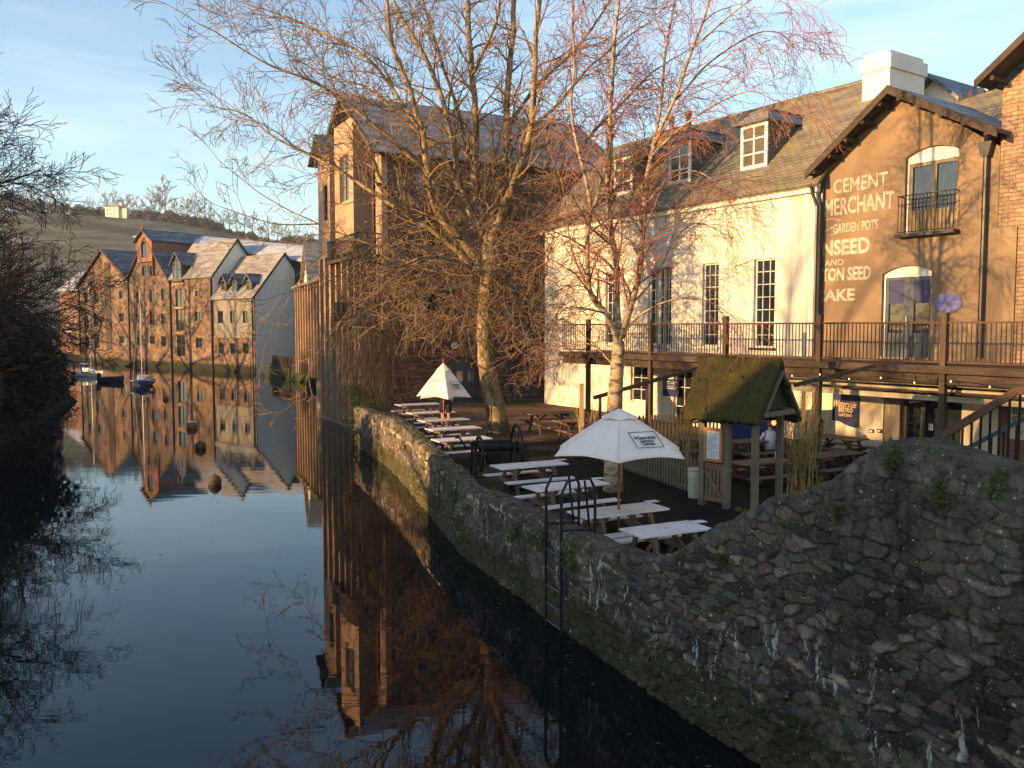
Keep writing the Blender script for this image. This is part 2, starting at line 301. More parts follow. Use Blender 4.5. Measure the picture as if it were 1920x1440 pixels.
MT = dict(
 white=m_brick('white_painted_brick', (0.74, 0.70, 0.61), (0.68, 0.64, 0.56), (0.60, 0.57, 0.50), bump=0.4, var=0.22, streak=0.5),
 whiterender=m_plain('white_render', (0.74, 0.66, 0.56), (0.84, 0.76, 0.66), 1.2, 0.85, 0.15),
 ochre=m_plain('brown_render', (0.155, 0.112, 0.071), (0.26, 0.186, 0.117), 0.7, 0.9, 0.35, det=12),
 cream=m_plain('cream_render', (0.60, 0.52, 0.38), (0.70, 0.62, 0.46), 1.1, 0.85, 0.2),
 stone=m_brick('warm_coursed_stone', (0.40, 0.27, 0.165), (0.27, 0.175, 0.11), (0.17, 0.12, 0.08), bw=0.33, rh=0.115, bump=1.0, ms=0.014, var=0.6, warp=0.09),
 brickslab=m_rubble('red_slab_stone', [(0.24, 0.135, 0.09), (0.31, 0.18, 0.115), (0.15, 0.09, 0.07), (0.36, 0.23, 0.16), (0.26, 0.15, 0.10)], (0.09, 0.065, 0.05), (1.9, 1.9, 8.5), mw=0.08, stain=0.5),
 warestone=m_rubble('pale_rubble', [(0.24, 0.155, 0.095), (0.17, 0.11, 0.075), (0.30, 0.21, 0.135), (0.12, 0.08, 0.06), (0.25, 0.13, 0.075)], (0.21, 0.15, 0.10), (1.5, 1.5, 2.4), mw=0.10, stain=0.75, moss=(0.022, 0.022, 0.010)),
 redbrick=m_brick('red_brick', (0.29, 0.115, 0.065), (0.23, 0.09, 0.055), (0.25, 0.17, 0.12)),
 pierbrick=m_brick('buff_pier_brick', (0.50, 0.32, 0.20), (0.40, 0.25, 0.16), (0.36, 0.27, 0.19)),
 slate_x=m_slate('mossy_slate', (0.11, 0.10, 0.075), (0.18, 0.155, 0.11), (0.24, 0.22, 0.13), 0.5, 'x'),
 slate_y=m_slate('blue_slate', (0.055, 0.058, 0.064), (0.095, 0.10, 0.108), (0.27, 0.28, 0.31), 0.45, 'y'),
 slate_k=m_slate('grey_slate', (0.10, 0.10, 0.10), (0.15, 0.15, 0.15), (0.28, 0.28, 0.29), 0.55, 'x'),
 frost_x=m_slate('frosted_slate', (0.09, 0.09, 0.10), (0.15, 0.14, 0.13), (0.44, 0.46, 0.50), 0.9, 'x'),
 frost_w=m_slate('part_frosted_slate', (0.125, 0.11, 0.085), (0.20, 0.175, 0.13), (0.35, 0.33, 0.30), 0.65, 'x'),
 hang=m_slate('slate_hanging', (0.10, 0.09, 0.06), (0.15, 0.13, 0.09), (0.2, 0.19, 0.14), 0.3, 'y'),
 wood=m_wood('dark_timber', (0.035, 0.026, 0.019), (0.085, 0.062, 0.043)),
 woodz=m_wood('dark_post_timber', (0.05, 0.033, 0.022), (0.12, 0.08, 0.05), ax='z'),
 rail=m_wood('brown_rail_timber', (0.07, 0.038, 0.024), (0.14, 0.082, 0.05)),
 picket=m_wood('weathered_picket', (0.12, 0.10, 0.065), (0.24, 0.20, 0.13), ax='z'),
 tablewood=m_wood('table_timber', (0.14, 0.09, 0.055), (0.26, 0.17, 0.10)),
 frostwood=m_wood('frosted_planks', (0.66, 0.57, 0.52), (0.92, 0.81, 0.75), rough=0.7),
 orangewood=m_wood('orange_timber', (0.42, 0.17, 0.05), (0.55, 0.25, 0.08), ax='z'),
 greywood=m_wood('grey_cladding', (0.16, 0.14, 0.11), (0.28, 0.25, 0.20), ax='z'),
 palewood=m_wood('pale_post_timber', (0.30, 0.19, 0.11), (0.48, 0.32, 0.19), ax='z'),
 black=m_flat('black_metal', (0.012, 0.012, 0.015), 0.4, 0.3),
 iron=m_flat('dark_iron', (0.02, 0.018, 0.018), 0.55, 0.4),
 gutter=m_flat('gutter_black', (0.025, 0.02, 0.02), 0.35),
 frame_w=m_flat('white_frame', (0.72, 0.70, 0.64), 0.5),
 frame_b=m_flat('buff_frame', (0.22, 0.16, 0.08), 0.5),
 frame_d=m_flat('dark_frame', (0.03, 0.025, 0.022), 0.5),
 frame_g=m_flat('grey_blue_frame', (0.055, 0.075, 0.085), 0.5),
 navy=m_flat('navy_board', (0.012, 0.02, 0.10), 0.45),
 blueplate=m_flat('faded_blue_plaque', (0.13, 0.13, 0.32), 0.5),
 letter=m_plain('white_letter_paint', (0.26, 0.22, 0.165), (0.56, 0.51, 0.42), 7, 0.8, 0, det=9),
 gold=m_flat('gold_letter_paint', (0.75, 0.52, 0.22), 0.5),
 glass=m_glass('window_glass'),
 curtainglass=m_glass('pale_window_glass', (0.10, 0.09, 0.07)),
 greyglass=m_glass('grey_window_glass', (0.12, 0.15, 0.15)),
 canvas=m_plain('umbrella_canvas', (0.80, 0.68, 0.57), (0.90, 0.77, 0.66), 3, 0.9, 0.4),
 pole=m_flat('red_brown_pole', (0.30, 0.07, 0.03), 0.4),
 steel=m_flat('galvanised_steel', (0.13, 0.13, 0.14), 0.5, 0.5),
 plastic=m_flat('cream_plastic', (0.42, 0.38, 0.28), 0.6),
 paper=m_plain('paper', (0.62, 0.62, 0.66), (0.70, 0.70, 0.74), 3, 0.8, 0),
 ink=m_flat('printed_ink', (0.12, 0.12, 0.13), 0.8),
 skin=m_flat('skin', (0.50, 0.27, 0.18), 0.6),
 navycloth=m_flat('navy_cloth', (0.012, 0.013, 0.025), 0.9),
 palecloth=m_flat('pale_cloth', (0.55, 0.55, 0.58), 0.9),
 hair=m_flat('brown_hair', (0.06, 0.03, 0.015), 0.7),
 hull_w=m_flat('white_hull', (0.70, 0.70, 0.70), 0.3),
 hull_b=m_flat('blue_hull', (0.01, 0.05, 0.22), 0.25),
 hull_d=m_flat('dark_hull', (0.015, 0.02, 0.035), 0.5),
 mast=m_flat('mast_metal', (0.30, 0.28, 0.25), 0.35, 0.3),
 red=m_flat('red_plastic', (0.45, 0.05, 0.03), 0.45),
 buoy=m_plain('weathered_orange', (0.22, 0.08, 0.035), (0.36, 0.15, 0.06), 3, 0.6, 0.2),
 buoyd=m_plain('grimy_brown_buoy', (0.06, 0.045, 0.03), (0.12, 0.085, 0.05), 4, 0.6, 0.3),
 terracotta=m_flat('terracotta', (0.42, 0.16, 0.08), 0.8),
 bark=m_bark('plane_bark', (0.09, 0.066, 0.036), (0.23, 0.165, 0.085), (0.36, 0.27, 0.15), (4, 4, 1.6)),
 barkgreen=m_bark('mossy_branch_bark', (0.13, 0.095, 0.04), (0.22, 0.16, 0.075), (0.30, 0.22, 0.11)),
 twig=m_plain('twig_bark', (0.14, 0.092, 0.050), (0.235, 0.155, 0.086), 2, 0.8, 0),
 birch=m_bark('birch_bark', (0.07, 0.05, 0.03), (0.36, 0.25, 0.14), (0.52, 0.40, 0.26), (3, 3, 7)),
 birchtwig=m_plain('birch_twig_bark', (0.20, 0.085, 0.055), (0.30, 0.14, 0.09), 2, 0.8, 0),
 darkbark=m_bark('dark_bark', (0.02, 0.015, 0.01), (0.035, 0.025, 0.018), (0.05, 0.04, 0.028)),  # shade on the left bank trees is put into this bark colour
 darktwig=m_plain('dark_twig_bark', (0.022, 0.015, 0.012), (0.042, 0.028, 0.021), 2, 0.9, 0),  # twigs darkened too, their shade is in the colour
 hilltwig=m_plain('hill_twig_bark', (0.13, 0.10, 0.075), (0.20, 0.15, 0.105), 0.1, 0.9, 0),
 bamboocane=m_plain('bamboo_cane', (0.34, 0.20, 0.06), (0.46, 0.30, 0.10), 3, 0.5, 0.1),
)
def m_leaf(name, c1, c2, tr=0.2):
    t = NT(name, 0.6, 0.3); t.col(t.ramp(t.noise(t.co(), 1.5, 4, 0.7), [(0.35, c1), (0.65, c2)]))
    return t.m
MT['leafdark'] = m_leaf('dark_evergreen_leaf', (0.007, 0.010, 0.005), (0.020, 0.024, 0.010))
MT['leafhill'] = m_leaf('hill_evergreen_leaf', (0.055, 0.052, 0.036), (0.10, 0.085, 0.058))
MT['leafbam'] = m_leaf('bamboo_leaf', (0.12, 0.12, 0.03), (0.26, 0.24, 0.07))
MT['moss'] = m_leaf('moss_green', (0.045, 0.06, 0.015), (0.11, 0.13, 0.03))
MT['thatch'] = (lambda: (lambda t: (t.col(t.ramp(t.noise(t.warp(t.co((7, 7, 2)), 2, 0.5), 2.5, 8, 0.75), [(0.3, (0.022, 0.017, 0.010)), (0.43, (0.09, 0.065, 0.028)), (0.52, (0.05, 0.052, 0.015)), (0.6, (0.10, 0.085, 0.03)), (0.72, (0.20, 0.15, 0.075))])), t.bump(t.noise(t.co((5, 5, 2)), 6, 7, 0.8), 1.0, 0.06), t.m)[-1])(NT('mossy_thatch', 0.95, 0.1)))()
# ================================================================== WATER, GROUND, HILL
def lerp_tab(tab, v):
    if v <= tab[0][0]: return tab[0][1]
    for (a, p), (b, q) in zip(tab, tab[1:]):
        if v <= b: return p + (q - p) * (v - a) / (b - a)
    return tab[-1][1]
BANK = [(-40, -17), (10, -18.5), (25, -19.5), (40, -24.0), (60, -32.0), (85, -46), (108, -62), (128, -84), (150, -110)]
RIGHT = [(-40, 28), (2.4, 8.6), (7.1, 6.2), (12, 3.9), (14.9, 2.4), (20, 0.5), (31.4, -2.8), (38.9, -5.6), (42.3, -5.0), (50, -6), (66, -12), (99.8, -28), (130.7, -65), (150, -90)]
def sm(a, b, v): t = max(0, min(1, (v - a) / (b - a))); return t * t * (3 - 2 * t)
def ground_h(x, y):
    xl = lerp_tab(BANK, y); xr = lerp_tab(RIGHT, y)
    inr = 1.0 if xl < x < xr and y < 150 else 0.0
    d = min(abs(x - xl), abs(x - xr)) if inr else 0
    base = 1.3 if not inr else 1.0 - 2.6 * min(1, d / 1.2)
    if x < xl: base += min(3.0, 0.10 * (xl - x))
    if x < -60 and y < 125: base += 0.0
    crest = lerp_tab([(-420, 52), (-260, 56), (-195, 52), (-150, 47), (-120, 44), (-95, 41), (-60, 36), (0, 28), (150, 16)], x)
    h = crest * sm(175, 400, y) + (5 * noise.noise((x * 0.012, y * 0.012, 0)) if y > 200 else 0)
    return base + h - 14 * sm(430, 800, y)
mb = MB(); ys = [-60, -30, -10] + [y for y in range(-2, 60, 2)] + list(range(60, 160, 4)) + list(range(160, 460, 10)) + [500, 560, 640]
xs = [-640, -560, -500] + list(range(-420, -120, 12)) + list(range(-120, -40, 4)) + [x * 1.0 for x in range(-40, 12, 1)] + list(range(14, 60, 6)) + list(range(60, 300, 30)) + [400, 520, 640]
for y in ys:
    for x in xs: mb.v.append((x, y, ground_h(x, y)))
nx = len(xs)
for j in range(len(ys) - 1):
    for i in range(nx - 1): a = j * nx + i; mb.f.append((a, a + 1, a + nx + 1, a + nx))
t = NT('hill_and_bank_ground', 0.95, 0.1); vy = t.sep(t.tc.outputs['Object'])[1]
far = t.ramp(t.math('MULTIPLY', vy, 0.002), [(0.25, 0.0), (0.4, 1.0)])
f1 = t.noise(t.co((0.02, 0.035, 0.02)), 1.2, 5, 0.6); f2 = t.noise(t.co(), 0.25, 6, 0.7)
field = t.mix(0.5, t.ramp(f1, [(0.36, (0.075, 0.085, 0.045)), (0.46, (0.17, 0.165, 0.125)), (0.52, (0.11, 0.11, 0.07)), (0.62, (0.06, 0.062, 0.036))]), t.ramp(f2, [(0.3, 0.6), (0.7, 1.1)]), 'MULTIPLY')
near = t.ramp(t.noise(t.co(), 0.8, 6), [(0.3, (0.008, 0.008, 0.005)), (0.7, (0.024, 0.021, 0.012))])
t.col(t.mix(far, near, field)); t.bump(f2, 0.4, 0.3)
struct('ground', mb, t.m, True)
# water sheet
t = NT('river_water', 0.015, 0.5); t.b.inputs['IOR'].default_value = 1.37; t.col((0.004, 0.006, 0.007))
a = t.noise(t.co((0.5, 2.2, 1)), 0.9, 3, 0.5); b = t.noise(t.co((1.5, 5.0, 1)), 2.6, 2, 0.5); pt = t.noise(t.co((0.05, 0.08, 1)), 1.0, 2)
t.bump(t.math('ADD', t.math('MULTIPLY', a, 0.8), t.math('MULTIPLY', t.math('MULTIPLY', b, t.ramp(pt, [(0.48, 0.0), (0.6, 1.0)])), 0.5)), 0.055, 0.04)
struct('water', MB().quad((-150, -60, 0), (40, -60, 0), (40, 152, 0), (-150, 152, 0)), t.m)
# ================================================================== RUBBLE RIVER WALLS (modelled stone by stone)
def vnoise(X, Y, seed):
    rs = np.random.RandomState(seed); G = rs.rand(257, 257); xi = np.floor(X).astype(int); yi = np.floor(Y).astype(int); fx = X - xi; fy = Y - yi
    fx = fx * fx * (3 - 2 * fx); fy = fy * fy * (3 - 2 * fy); a = G[xi % 256, yi % 256]; b = G[(xi + 1) % 256, yi % 256]; c = G[xi % 256, (yi + 1) % 256]; d = G[(xi + 1) % 256, (yi + 1) % 256]
    return (a * (1 - fx) + b * fx) * (1 - fy) + (c * (1 - fx) + d * fx) * fy - 0.5
def fbm(X, Y, seed, o=4):
    r = 0; A = 1
    for i in range(o): r = r + A * vnoise(X * 2 ** i + 13.7 * i, Y * 2 ** i + 7.1 * i, seed + i); A *= 0.5
    return r
def stones(S, V, cw, ch, seed):
    rs = np.random.RandomState(seed); J = rs.rand(512, 512, 4)
    S = S + 0.16 * fbm(S * 2.2, V * 2.6, seed + 3, 5); V = V + 0.10 * fbm(S * 2.0 + 40, V * 2.4, seed + 5, 5)
    gx = S / cw; gy = V / ch; iy0 = np.floor(gy).astype(int); f1 = np.full(S.shape, 9e9); f2 = f1.copy(); r1 = np.zeros(S.shape); r2 = np.zeros(S.shape)
    for dy in (-1, 0, 1):
        iy = iy0 + dy; off = (iy % 2) * 0.5; ix0 = np.floor(gx - off).astype(int)
        for dx in (-2, -1, 0, 1, 2):
            ix = ix0 + dx; j = J[ix % 512, iy % 512]
            px = ix + off + 0.12 + 0.76 * j[..., 0]; py = iy + 0.2 + 0.6 * j[..., 1]; sx = 0.6 + 0.9 * j[..., 2]
            d = (np.abs((gx - px) / (0.72 * sx)) ** 3.2 + np.abs((gy - py) * (0.8 + 0.5 * j[..., 3])) ** 3.2) ** (1 / 3.2)
            m = d < f1; f2 = np.where(m, f1, np.minimum(f2, d)); r1 = np.where(m, j[..., 3], r1); r2 = np.where(m, j[..., 2], r2); f1 = np.where(m, d, f1)
    return f1, f2, r1, r2
def rubble_wall(name, label, pts, tops, s0, s1, ds, nface, ntop, width, seed, mat, zb=-0.5, back=1.0, grp=None, rough=1.0):
    P = [Vector((x, y, 0)) for x, y in pts]; L = [0]
    for a, b in zip(P, P[1:]): L.append(L[-1] + (b - a).length)
    Ss = np.arange(s0, s1 + 1e-6, ds); n = len(Ss); pos = []; tan = []
    for s in Ss:
        for i in range(len(P) - 1):
            if s <= L[i + 1] + 1e-6 or i == len(P) - 2: break
        d = (P[i + 1] - P[i]).normalized(); q = P[i] + d * (s - L[i]); pos.append((q.x, q.y)); tan.append((d.x, d.y))
    pos = np.array(pos); tan = np.array(tan); k = max(1, int(0.5 / ds)); ker = np.ones(2 * k + 1) / (2 * k + 1)
    for c in (0, 1): tan[:, c] = np.convolve(np.pad(tan[:, c], k, 'edge'), ker, 'valid')
    tan /= np.linalg.norm(tan, axis=1)[:, None]; nrm = np.stack([-tan[:, 1], tan[:, 0]], 1)     # towards the river
    top = np.array([lerp_tab(tops, s) for s in Ss]) + 0.05 * fbm(Ss * 0.9, Ss * 0, seed + 9, 4) * 2
    # rows: (outward offset, height 0..1 of top or below top, normal mix)
    rows = []
    for i in range(nface): rows.append((0.0, i / (nface - 1), 'f'))
    for i in range(1, ntop + 1): rows.append((-width * i / ntop, 1.0, 't'))
    for i in range(1, 9): rows.append((-width, -back * i / 8, 'b'))
    m = len(rows); X = np.zeros((m, n)); Y = X.copy(); Z = X.copy(); V = X.copy(); NX = X.copy(); NZ = X.copy()
    for r, (o, h, ty) in enumerate(rows):
        if ty == 'f':
            z = zb + (top - 0.05 - zb) * h; edge = np.clip((z - (top - 0.30)) / 0.30, 0, 1) ; o2 = -0.07 * edge ** 2; V[r] = z; nx_ = 1 - 0.5 * edge; nz_ = 0.6 * edge
        elif ty == 't':
            z = top + 0.02 * math.sin(math.pi * -o / width) ; o2 = o - 0.07 * (1 + o / width); V[r] = top - o; nx_ = 0.25 * max(0, 1 + 3 * o / width) - 0.0; nz_ = 1.0
        else: z = top + h; o2 = o; V[r] = top + width - h; nx_ = -1.0; nz_ = 0.0
        X[r] = pos[:, 0] + nrm[:, 0] * o2; Y[r] = pos[:, 1] + nrm[:, 1] * o2; Z[r] = z; NX[r] = nx_; NZ[r] = nz_
    S = np.tile(Ss, (m, 1)); f1, f2, r1, r2 = stones(S, V, 0.27, 0.115, seed); e = np.clip((f2 - f1) * 1.6, 0, 1)
    pat = np.clip(0.5 + 2.2 * fbm(S * 0.5, V * 0.5, seed + 21, 3), 0, 1)                  # where render/mortar still covers the stones
    disp = (0.045 * np.clip(e * 3.2, 0, 1) + 0.065 * (r1 - 0.5) * np.clip(e * 3.5, 0, 1)) * (0.5 + 0.5 * pat) + 0.045 * fbm(S * 3.5, V * 5, seed + 31, 7) + 0.07 * fbm(S * 0.7, V * 0.8, seed + 41, 3)
    disp *= rough * (1 - 0.5 * (NZ > 0.9)); disp -= 0.03
    X += nrm[:, 0] * NX * disp; Y += nrm[:, 1] * NX * disp; Z += NZ * disp
    me = D.meshes.new(name + '_face'); nv = m * n; me.vertices.add(nv); me.vertices.foreach_set('co', np.stack([X, Y, Z], -1).reshape(-1).astype(np.float32))
    idx = np.arange(nv).reshape(m, n); q = np.stack([idx[:-1, :-1], idx[:-1, 1:], idx[1:, 1:], idx[1:, :-1]], -1).reshape(-1, 4); nf = len(q)
    me.loops.add(nf * 4); me.loops.foreach_set('vertex_index', q.reshape(-1).astype(np.int32)); me.polygons.add(nf)
    me.polygons.foreach_set('loop_start', np.arange(0, nf * 4, 4, dtype=np.int32)); me.polygons.foreach_set('loop_total', np.full(nf, 4, dtype=np.int32)); me.update(); me.validate()
    ca = me.color_attributes.new('stone', 'FLOAT_COLOR', 'POINT')
    ca.data.foreach_set('color', np.stack([r1, e, r2, pat], -1).reshape(-1).astype(np.float32))
    me.polygons.foreach_set('use_smooth', [True] * nf); me.materials.append(mat)
    uv = me.uv_layers.new(name='run'); uvv = np.stack([S, V], -1).reshape(-1, 2)[q.reshape(-1)]; uv.data.foreach_set('uv', uvv.reshape(-1).astype(np.float32))
    o = D.objects.new(name, me); COL.objects.link(o); return tag(o, label, 'wall', grp)
t = NT('river_rubble', 0.95, 0.15); at = t.n('ShaderNodeAttribute', attribute_name='stone'); r1, e, r2 = t.sep(at.outputs['Color']); uvn = t.n('ShaderNodeUVMap', uv_map='run'); uv = uvn.outputs[0]
st = t.ramp(r1, [(0.0, (0.15, 0.125, 0.10)), (0.16, (0.23, 0.18, 0.135)), (0.3, (0.085, 0.075, 0.066)), (0.45, (0.27, 0.19, 0.145)), (0.55, (0.18, 0.165, 0.14)), (0.68, (0.12, 0.088, 0.068)), (0.8, (0.33, 0.265, 0.20)), (0.9, (0.20, 0.145, 0.092)), (0.965, (0.44, 0.35, 0.27))], 'CONSTANT')
fine = t.noise(t.co(), 14, 8, 0.75); st = t.mix(0.75, st, t.ramp(fine, [(0.28, 0.25), (0.72, 1.45)]), 'MULTIPLY')
vf = t.noise(t.co((1, 1, 1.6)), 55, 6, 0.8); st = t.mix(0.7, st, t.ramp(vf, [(0.34, 0.12), (0.66, 1.6)]), 'MULTIPLY')
mort = t.ramp(t.noise(t.co(), 3.5, 8, 0.75), [(0.3, (0.045, 0.037, 0.029)), (0.5, (0.145, 0.118, 0.088)), (0.7, (0.31, 0.255, 0.19))])
c = t.mix(t.ramp(t.math('ADD', e, t.math('MULTIPLY', t.math('SUBTRACT', fine, 0.5), 0.5)), [(0.06, 0.9), (0.40, 0.0)]), st, mort)
c = t.mix(t.ramp(t.math('SUBTRACT', at.outputs['Alpha'], t.math('MULTIPLY', t.noise(t.co(), 5, 4), 0.5)), [(0.05, 0.85), (0.5, 0.0)]), c, mort)
c = t.mix(1.0, c, t.ramp(e, [(0.0, 0.28), (0.05, 0.5), (0.16, 1.0)]), 'MULTIPLY')
big = t.noise(t.co(), 0.9, 4, 0.6); c = t.mix(0.75, c, t.ramp(big, [(0.34, 0.35), (0.62, 1.25)]), 'MULTIPLY')
z = t.sep(t.tc.outputs['Object'])[2]
# dark staining, lime streaks, moss, lichen
mp = t.n('ShaderNodeMapping'); mp.inputs['Scale'].default_value = (5.5, 0.7, 1); t.l(uv, mp.inputs[0]); run = t.noise(mp.outputs[0], 1.0, 5, 0.7)
c = t.mix(t.ramp(run, [(0.54, 0.0), (0.68, 0.65)]), c, (0.022, 0.02, 0.019))
band = t.math('MULTIPLY', t.ramp(z, [(0.25, 0.0), (0.6, 1.0)]), t.ramp(z, [(0.0, 1.0), (1.0, 0.0)]));
mp2 = t.n('ShaderNodeMapping'); mp2.inputs['Scale'].default_value = (9, 1.1, 1); mp2.inputs['Location'].default_value = (3.3, 1.7, 0); t.l(uv, mp2.inputs[0]); run2 = t.noise(mp2.outputs[0], 1.0, 4, 0.6)
zz = t.math('ABSOLUTE', t.math('SUBTRACT', z, 1.25)); lim = t.math('MULTIPLY', t.ramp(run2, [(0.58, 0.0), (0.64, 1.0)]), t.ramp(zz, [(0.3, 1.0), (0.75, 0.0)]))
lim = t.math('MULTIPLY', lim, t.ramp(t.noise(t.co(), 1.1, 2), [(0.44, 0.0), (0.5, 1.0)])); c = t.mix(lim, c, (0.72, 0.67, 0.58))
led = t.math('MULTIPLY', t.ramp(t.math('ABSOLUTE', t.math('SUBTRACT', t.math('ADD', z, t.math('MULTIPLY', big, 0.5)), 1.75)), [(0.02, 1.0), (0.06, 0.0)]), t.ramp(t.noise(t.co(), 2.3, 6, 0.7), [(0.52, 0.0), (0.56, 1.0)])); c = t.mix(led, c, (0.56, 0.43, 0.31))
cr = t.vor(t.warp(t.co((1, 1, 1.6)), 3, 0.35), 3.2, 'DISTANCE_TO_EDGE').outputs['Distance']
crk = t.math('MULTIPLY', t.ramp(cr, [(0.006, 1.0), (0.016, 0.0)]), t.ramp(t.noise(t.co(), 1.7, 2), [(0.56, 0.0), (0.62, 1.0)])); c = t.mix(t.math('MULTIPLY', crk, 0.12), c, (0.42, 0.36, 0.30))
mossf = t.math('ADD', z, t.math('MULTIPLY', t.noise(t.co(), 2.2, 6, 0.7), -1.5)); c = t.mix(t.ramp(mossf, [(-0.85, 0.7), (-0.35, 0.0)]), c, t.ramp(fine, [(0.35, (0.02, 0.026, 0.007)), (0.65, (0.07, 0.082, 0.018))]))
nz_ = t.sep(t.n('ShaderNodeNewGeometry').outputs['Normal'])[2]
topm = t.math('MULTIPLY', t.ramp(nz_, [(0.35, 0.0), (0.75, 1.0)]), t.ramp(t.noise(t.co(), 4.5, 7, 0.75), [(0.35, 0.0), (0.55, 1.0)])); c = t.mix(t.math('MULTIPLY', topm, 0.8), c, t.ramp(t.noise(t.co(), 9, 5), [(0.3, (0.04, 0.05, 0.016)), (0.5, (0.10, 0.085, 0.04)), (0.7, (0.16, 0.14, 0.10))]))
upm = t.math('MULTIPLY', t.ramp(z, [(2.6 / 5, 0.0), (3.9 / 5, 1.0)]), t.ramp(t.noise(t.co(), 1.5, 4), [(0.4, 0.0), (0.6, 1.0)]));
v1 = t.vor(t.warp(t.co(), 9, 0.06), 7.5); lc = t.math('MULTIPLY', t.ramp(v1.outputs['Distance'], [(0.12, 1.0), (0.2, 0.0)]), t.ramp(t.sep(v1.outputs['Color'])[1], [(0.84, 0.0), (0.88, 1.0)])); c = t.mix(lc, c, (0.66, 0.63, 0.54))
v2 = t.vor(t.warp(t.co(), 12, 0.05), 24); lc2 = t.math('MULTIPLY', t.ramp(v2.outputs['Distance'], [(0.14, 1.0), (0.26, 0.0)]), t.ramp(t.sep(v2.outputs['Color'])[0], [(0.9, 0.0), (0.93, 1.0)])); c = t.mix(lc2, c, (0.62, 0.59, 0.51))
v3 = t.vor(t.warp(t.co((1, 1, 1.7)), 15, 0.08), 38); sc_ = t.ramp(t.noise(t.co(), 1.3, 5, 0.7), [(0.45, 0.0), (0.62, 0.9)]); lc3 = t.math('MULTIPLY', t.math('MULTIPLY', t.ramp(v3.outputs['Distance'], [(0.16, 1.0), (0.34, 0.0)]), t.ramp(t.sep(v3.outputs['Color'])[2], [(0.74, 0.0), (0.8, 1.0)])), sc_); c = t.mix(lc3, c, (0.40, 0.37, 0.31))
lf = t.math('MULTIPLY', t.ramp(nz_, [(0.5, 0.0), (0.85, 1.0)]), t.ramp(t.noise(t.warp(t.co(), 6, 0.2), 2.6, 8, 0.8), [(0.60, 0.0), (0.63, 1.0)])); c = t.mix(t.math('MULTIPLY', lf, t.ramp(t.noise(t.co(), 22, 4, 0.8), [(0.45, 0.2), (0.55, 1.0)])), c, (0.34, 0.37, 0.31))
t.col(c); t.bump(t.math('ADD', fine, t.math('MULTIPLY', vf, 0.5)), 1.0, 0.05); MT['river'] = t.m
WP = [(6.6, 2.4), (4.39, 7.1), (3.03, 9.98), (2.08, 11.99), (0.76, 14.86), (-1.26, 19.93), (-1.75, 21.8), (-4.46, 31.43), (-7.3, 38.9)]
WL = [0]
for a_, b_ in zip(WP, WP[1:]): WL.append(WL[-1] + math.hypot(a_[0] - b_[0], a_[1] - b_[1]))
SB = WL[3] + 0.15                                   # where the wing wall meets the low quay wall
tops = [(0, 4.2), (WL[1], 4.13), (WL[1] + 1.5, 4.13), (WL[1] + 1.85, 4.0), (WL[1] + 2.3, 3.72), (WL[2], 3.33), (WL[2] + 1.1, 2.72), (SB - 0.05, 1.98), (SB + 0.8, 1.82), (WL[4], 1.76), (WL[5], 1.66), (WL[6], 1.7), (WL[7], 1.95), (WL[8], 1.75)]
rubble_wall('bridge_wing_wall', 'tall dark rubble stone wall ramping up to the bridge in the foreground', WP, tops, 0.6, SB, 0.0125, 300, 50, 0.62, 3, MT['river'], back=2.6)
rubble_wall('river_wall', 'long low mossy stone wall between the river and the picnic terrace', WP, tops, SB, WL[8], 0.03, 80, 18, 0.5, 7, MT['river'], back=0.5)
# brick-strengthened end of the river wall by the stone mill
E_ = Frame(WP[8][0], WP[8][1], R(27.75))
# ================================================================== TERRACE
ter = MB(); tp = [(9.5, 5.5), (5.0, 7.2)] + [(x + 0.42, y + 0.18) for x, y in WP[2:]] + [(-7.0, 42), (4, 49), (20, 52), (26, 10), (16, 4)]
for j, y in enumerate(range(5, 54, 2)):
    xl_ = (lerp_tab([(WP[i][1], WP[i][0]) for i in range(len(WP))], y) + 0.42) if y < 38.9 else -7.0 + (y - 38.9) * -0.2
    for i in range(9): ter.v.append((xl_ + (26 - xl_) * i / 8, y, tg(y)))
    if j:
        for i in range(8): q = (j - 1) * 9 + i; ter.f.append((q, q + 1, q + 10, q + 9))
t = NT('terrace_ground', 0.9, 0.2); x, y, zz = t.sep(t.co((1, 1, 1), (0, 0, R(28)))); cb = t.n('ShaderNodeCombineXYZ'); t.l(x, cb.inputs[0]); t.l(y, cb.inputs[1])
br = t.n('ShaderNodeTexBrick'); br.inputs['Scale'].default_value = 1; br.inputs['Brick Width'].default_value = 0.4; br.inputs['Row Height'].default_value = 0.2; br.inputs['Mortar Size'].default_value = 0.008
br.inputs['Color1'].default_value = (0.19, 0.112, 0.075, 1); br.inputs['Color2'].default_value = (0.13, 0.08, 0.056, 1); br.inputs['Mortar'].default_value = (0.02, 0.018, 0.013, 1); t.l(cb.outputs[0], br.inputs[0])
gr = t.ramp(t.noise(t.co(), 7, 7, 0.75), [(0.3, (0.018, 0.02, 0.009)), (0.7, (0.05, 0.052, 0.02))]); f = t.ramp(t.noise(t.co(), 0.32, 5, 0.65), [(0.44, 1.0), (0.56, 0.0)])
dirt = t.ramp(t.noise(t.co(), 5, 7, 0.75), [(0.3, (0.05, 0.036, 0.025)), (0.7, (0.16, 0.11, 0.075))]); g2 = t.ramp(t.noise(t.co(), 0.5, 4), [(0.45, 0.0), (0.6, 1.0)])
t.col(t.mix(f, t.mix(t.math('MULTIPLY', g2, 0.7), br.outputs[0], dirt), gr)); t.bump(t.noise(t.co(), 9, 6, 0.8), 0.7, 0.03)
struct('terrace_paving', ter, t.m)
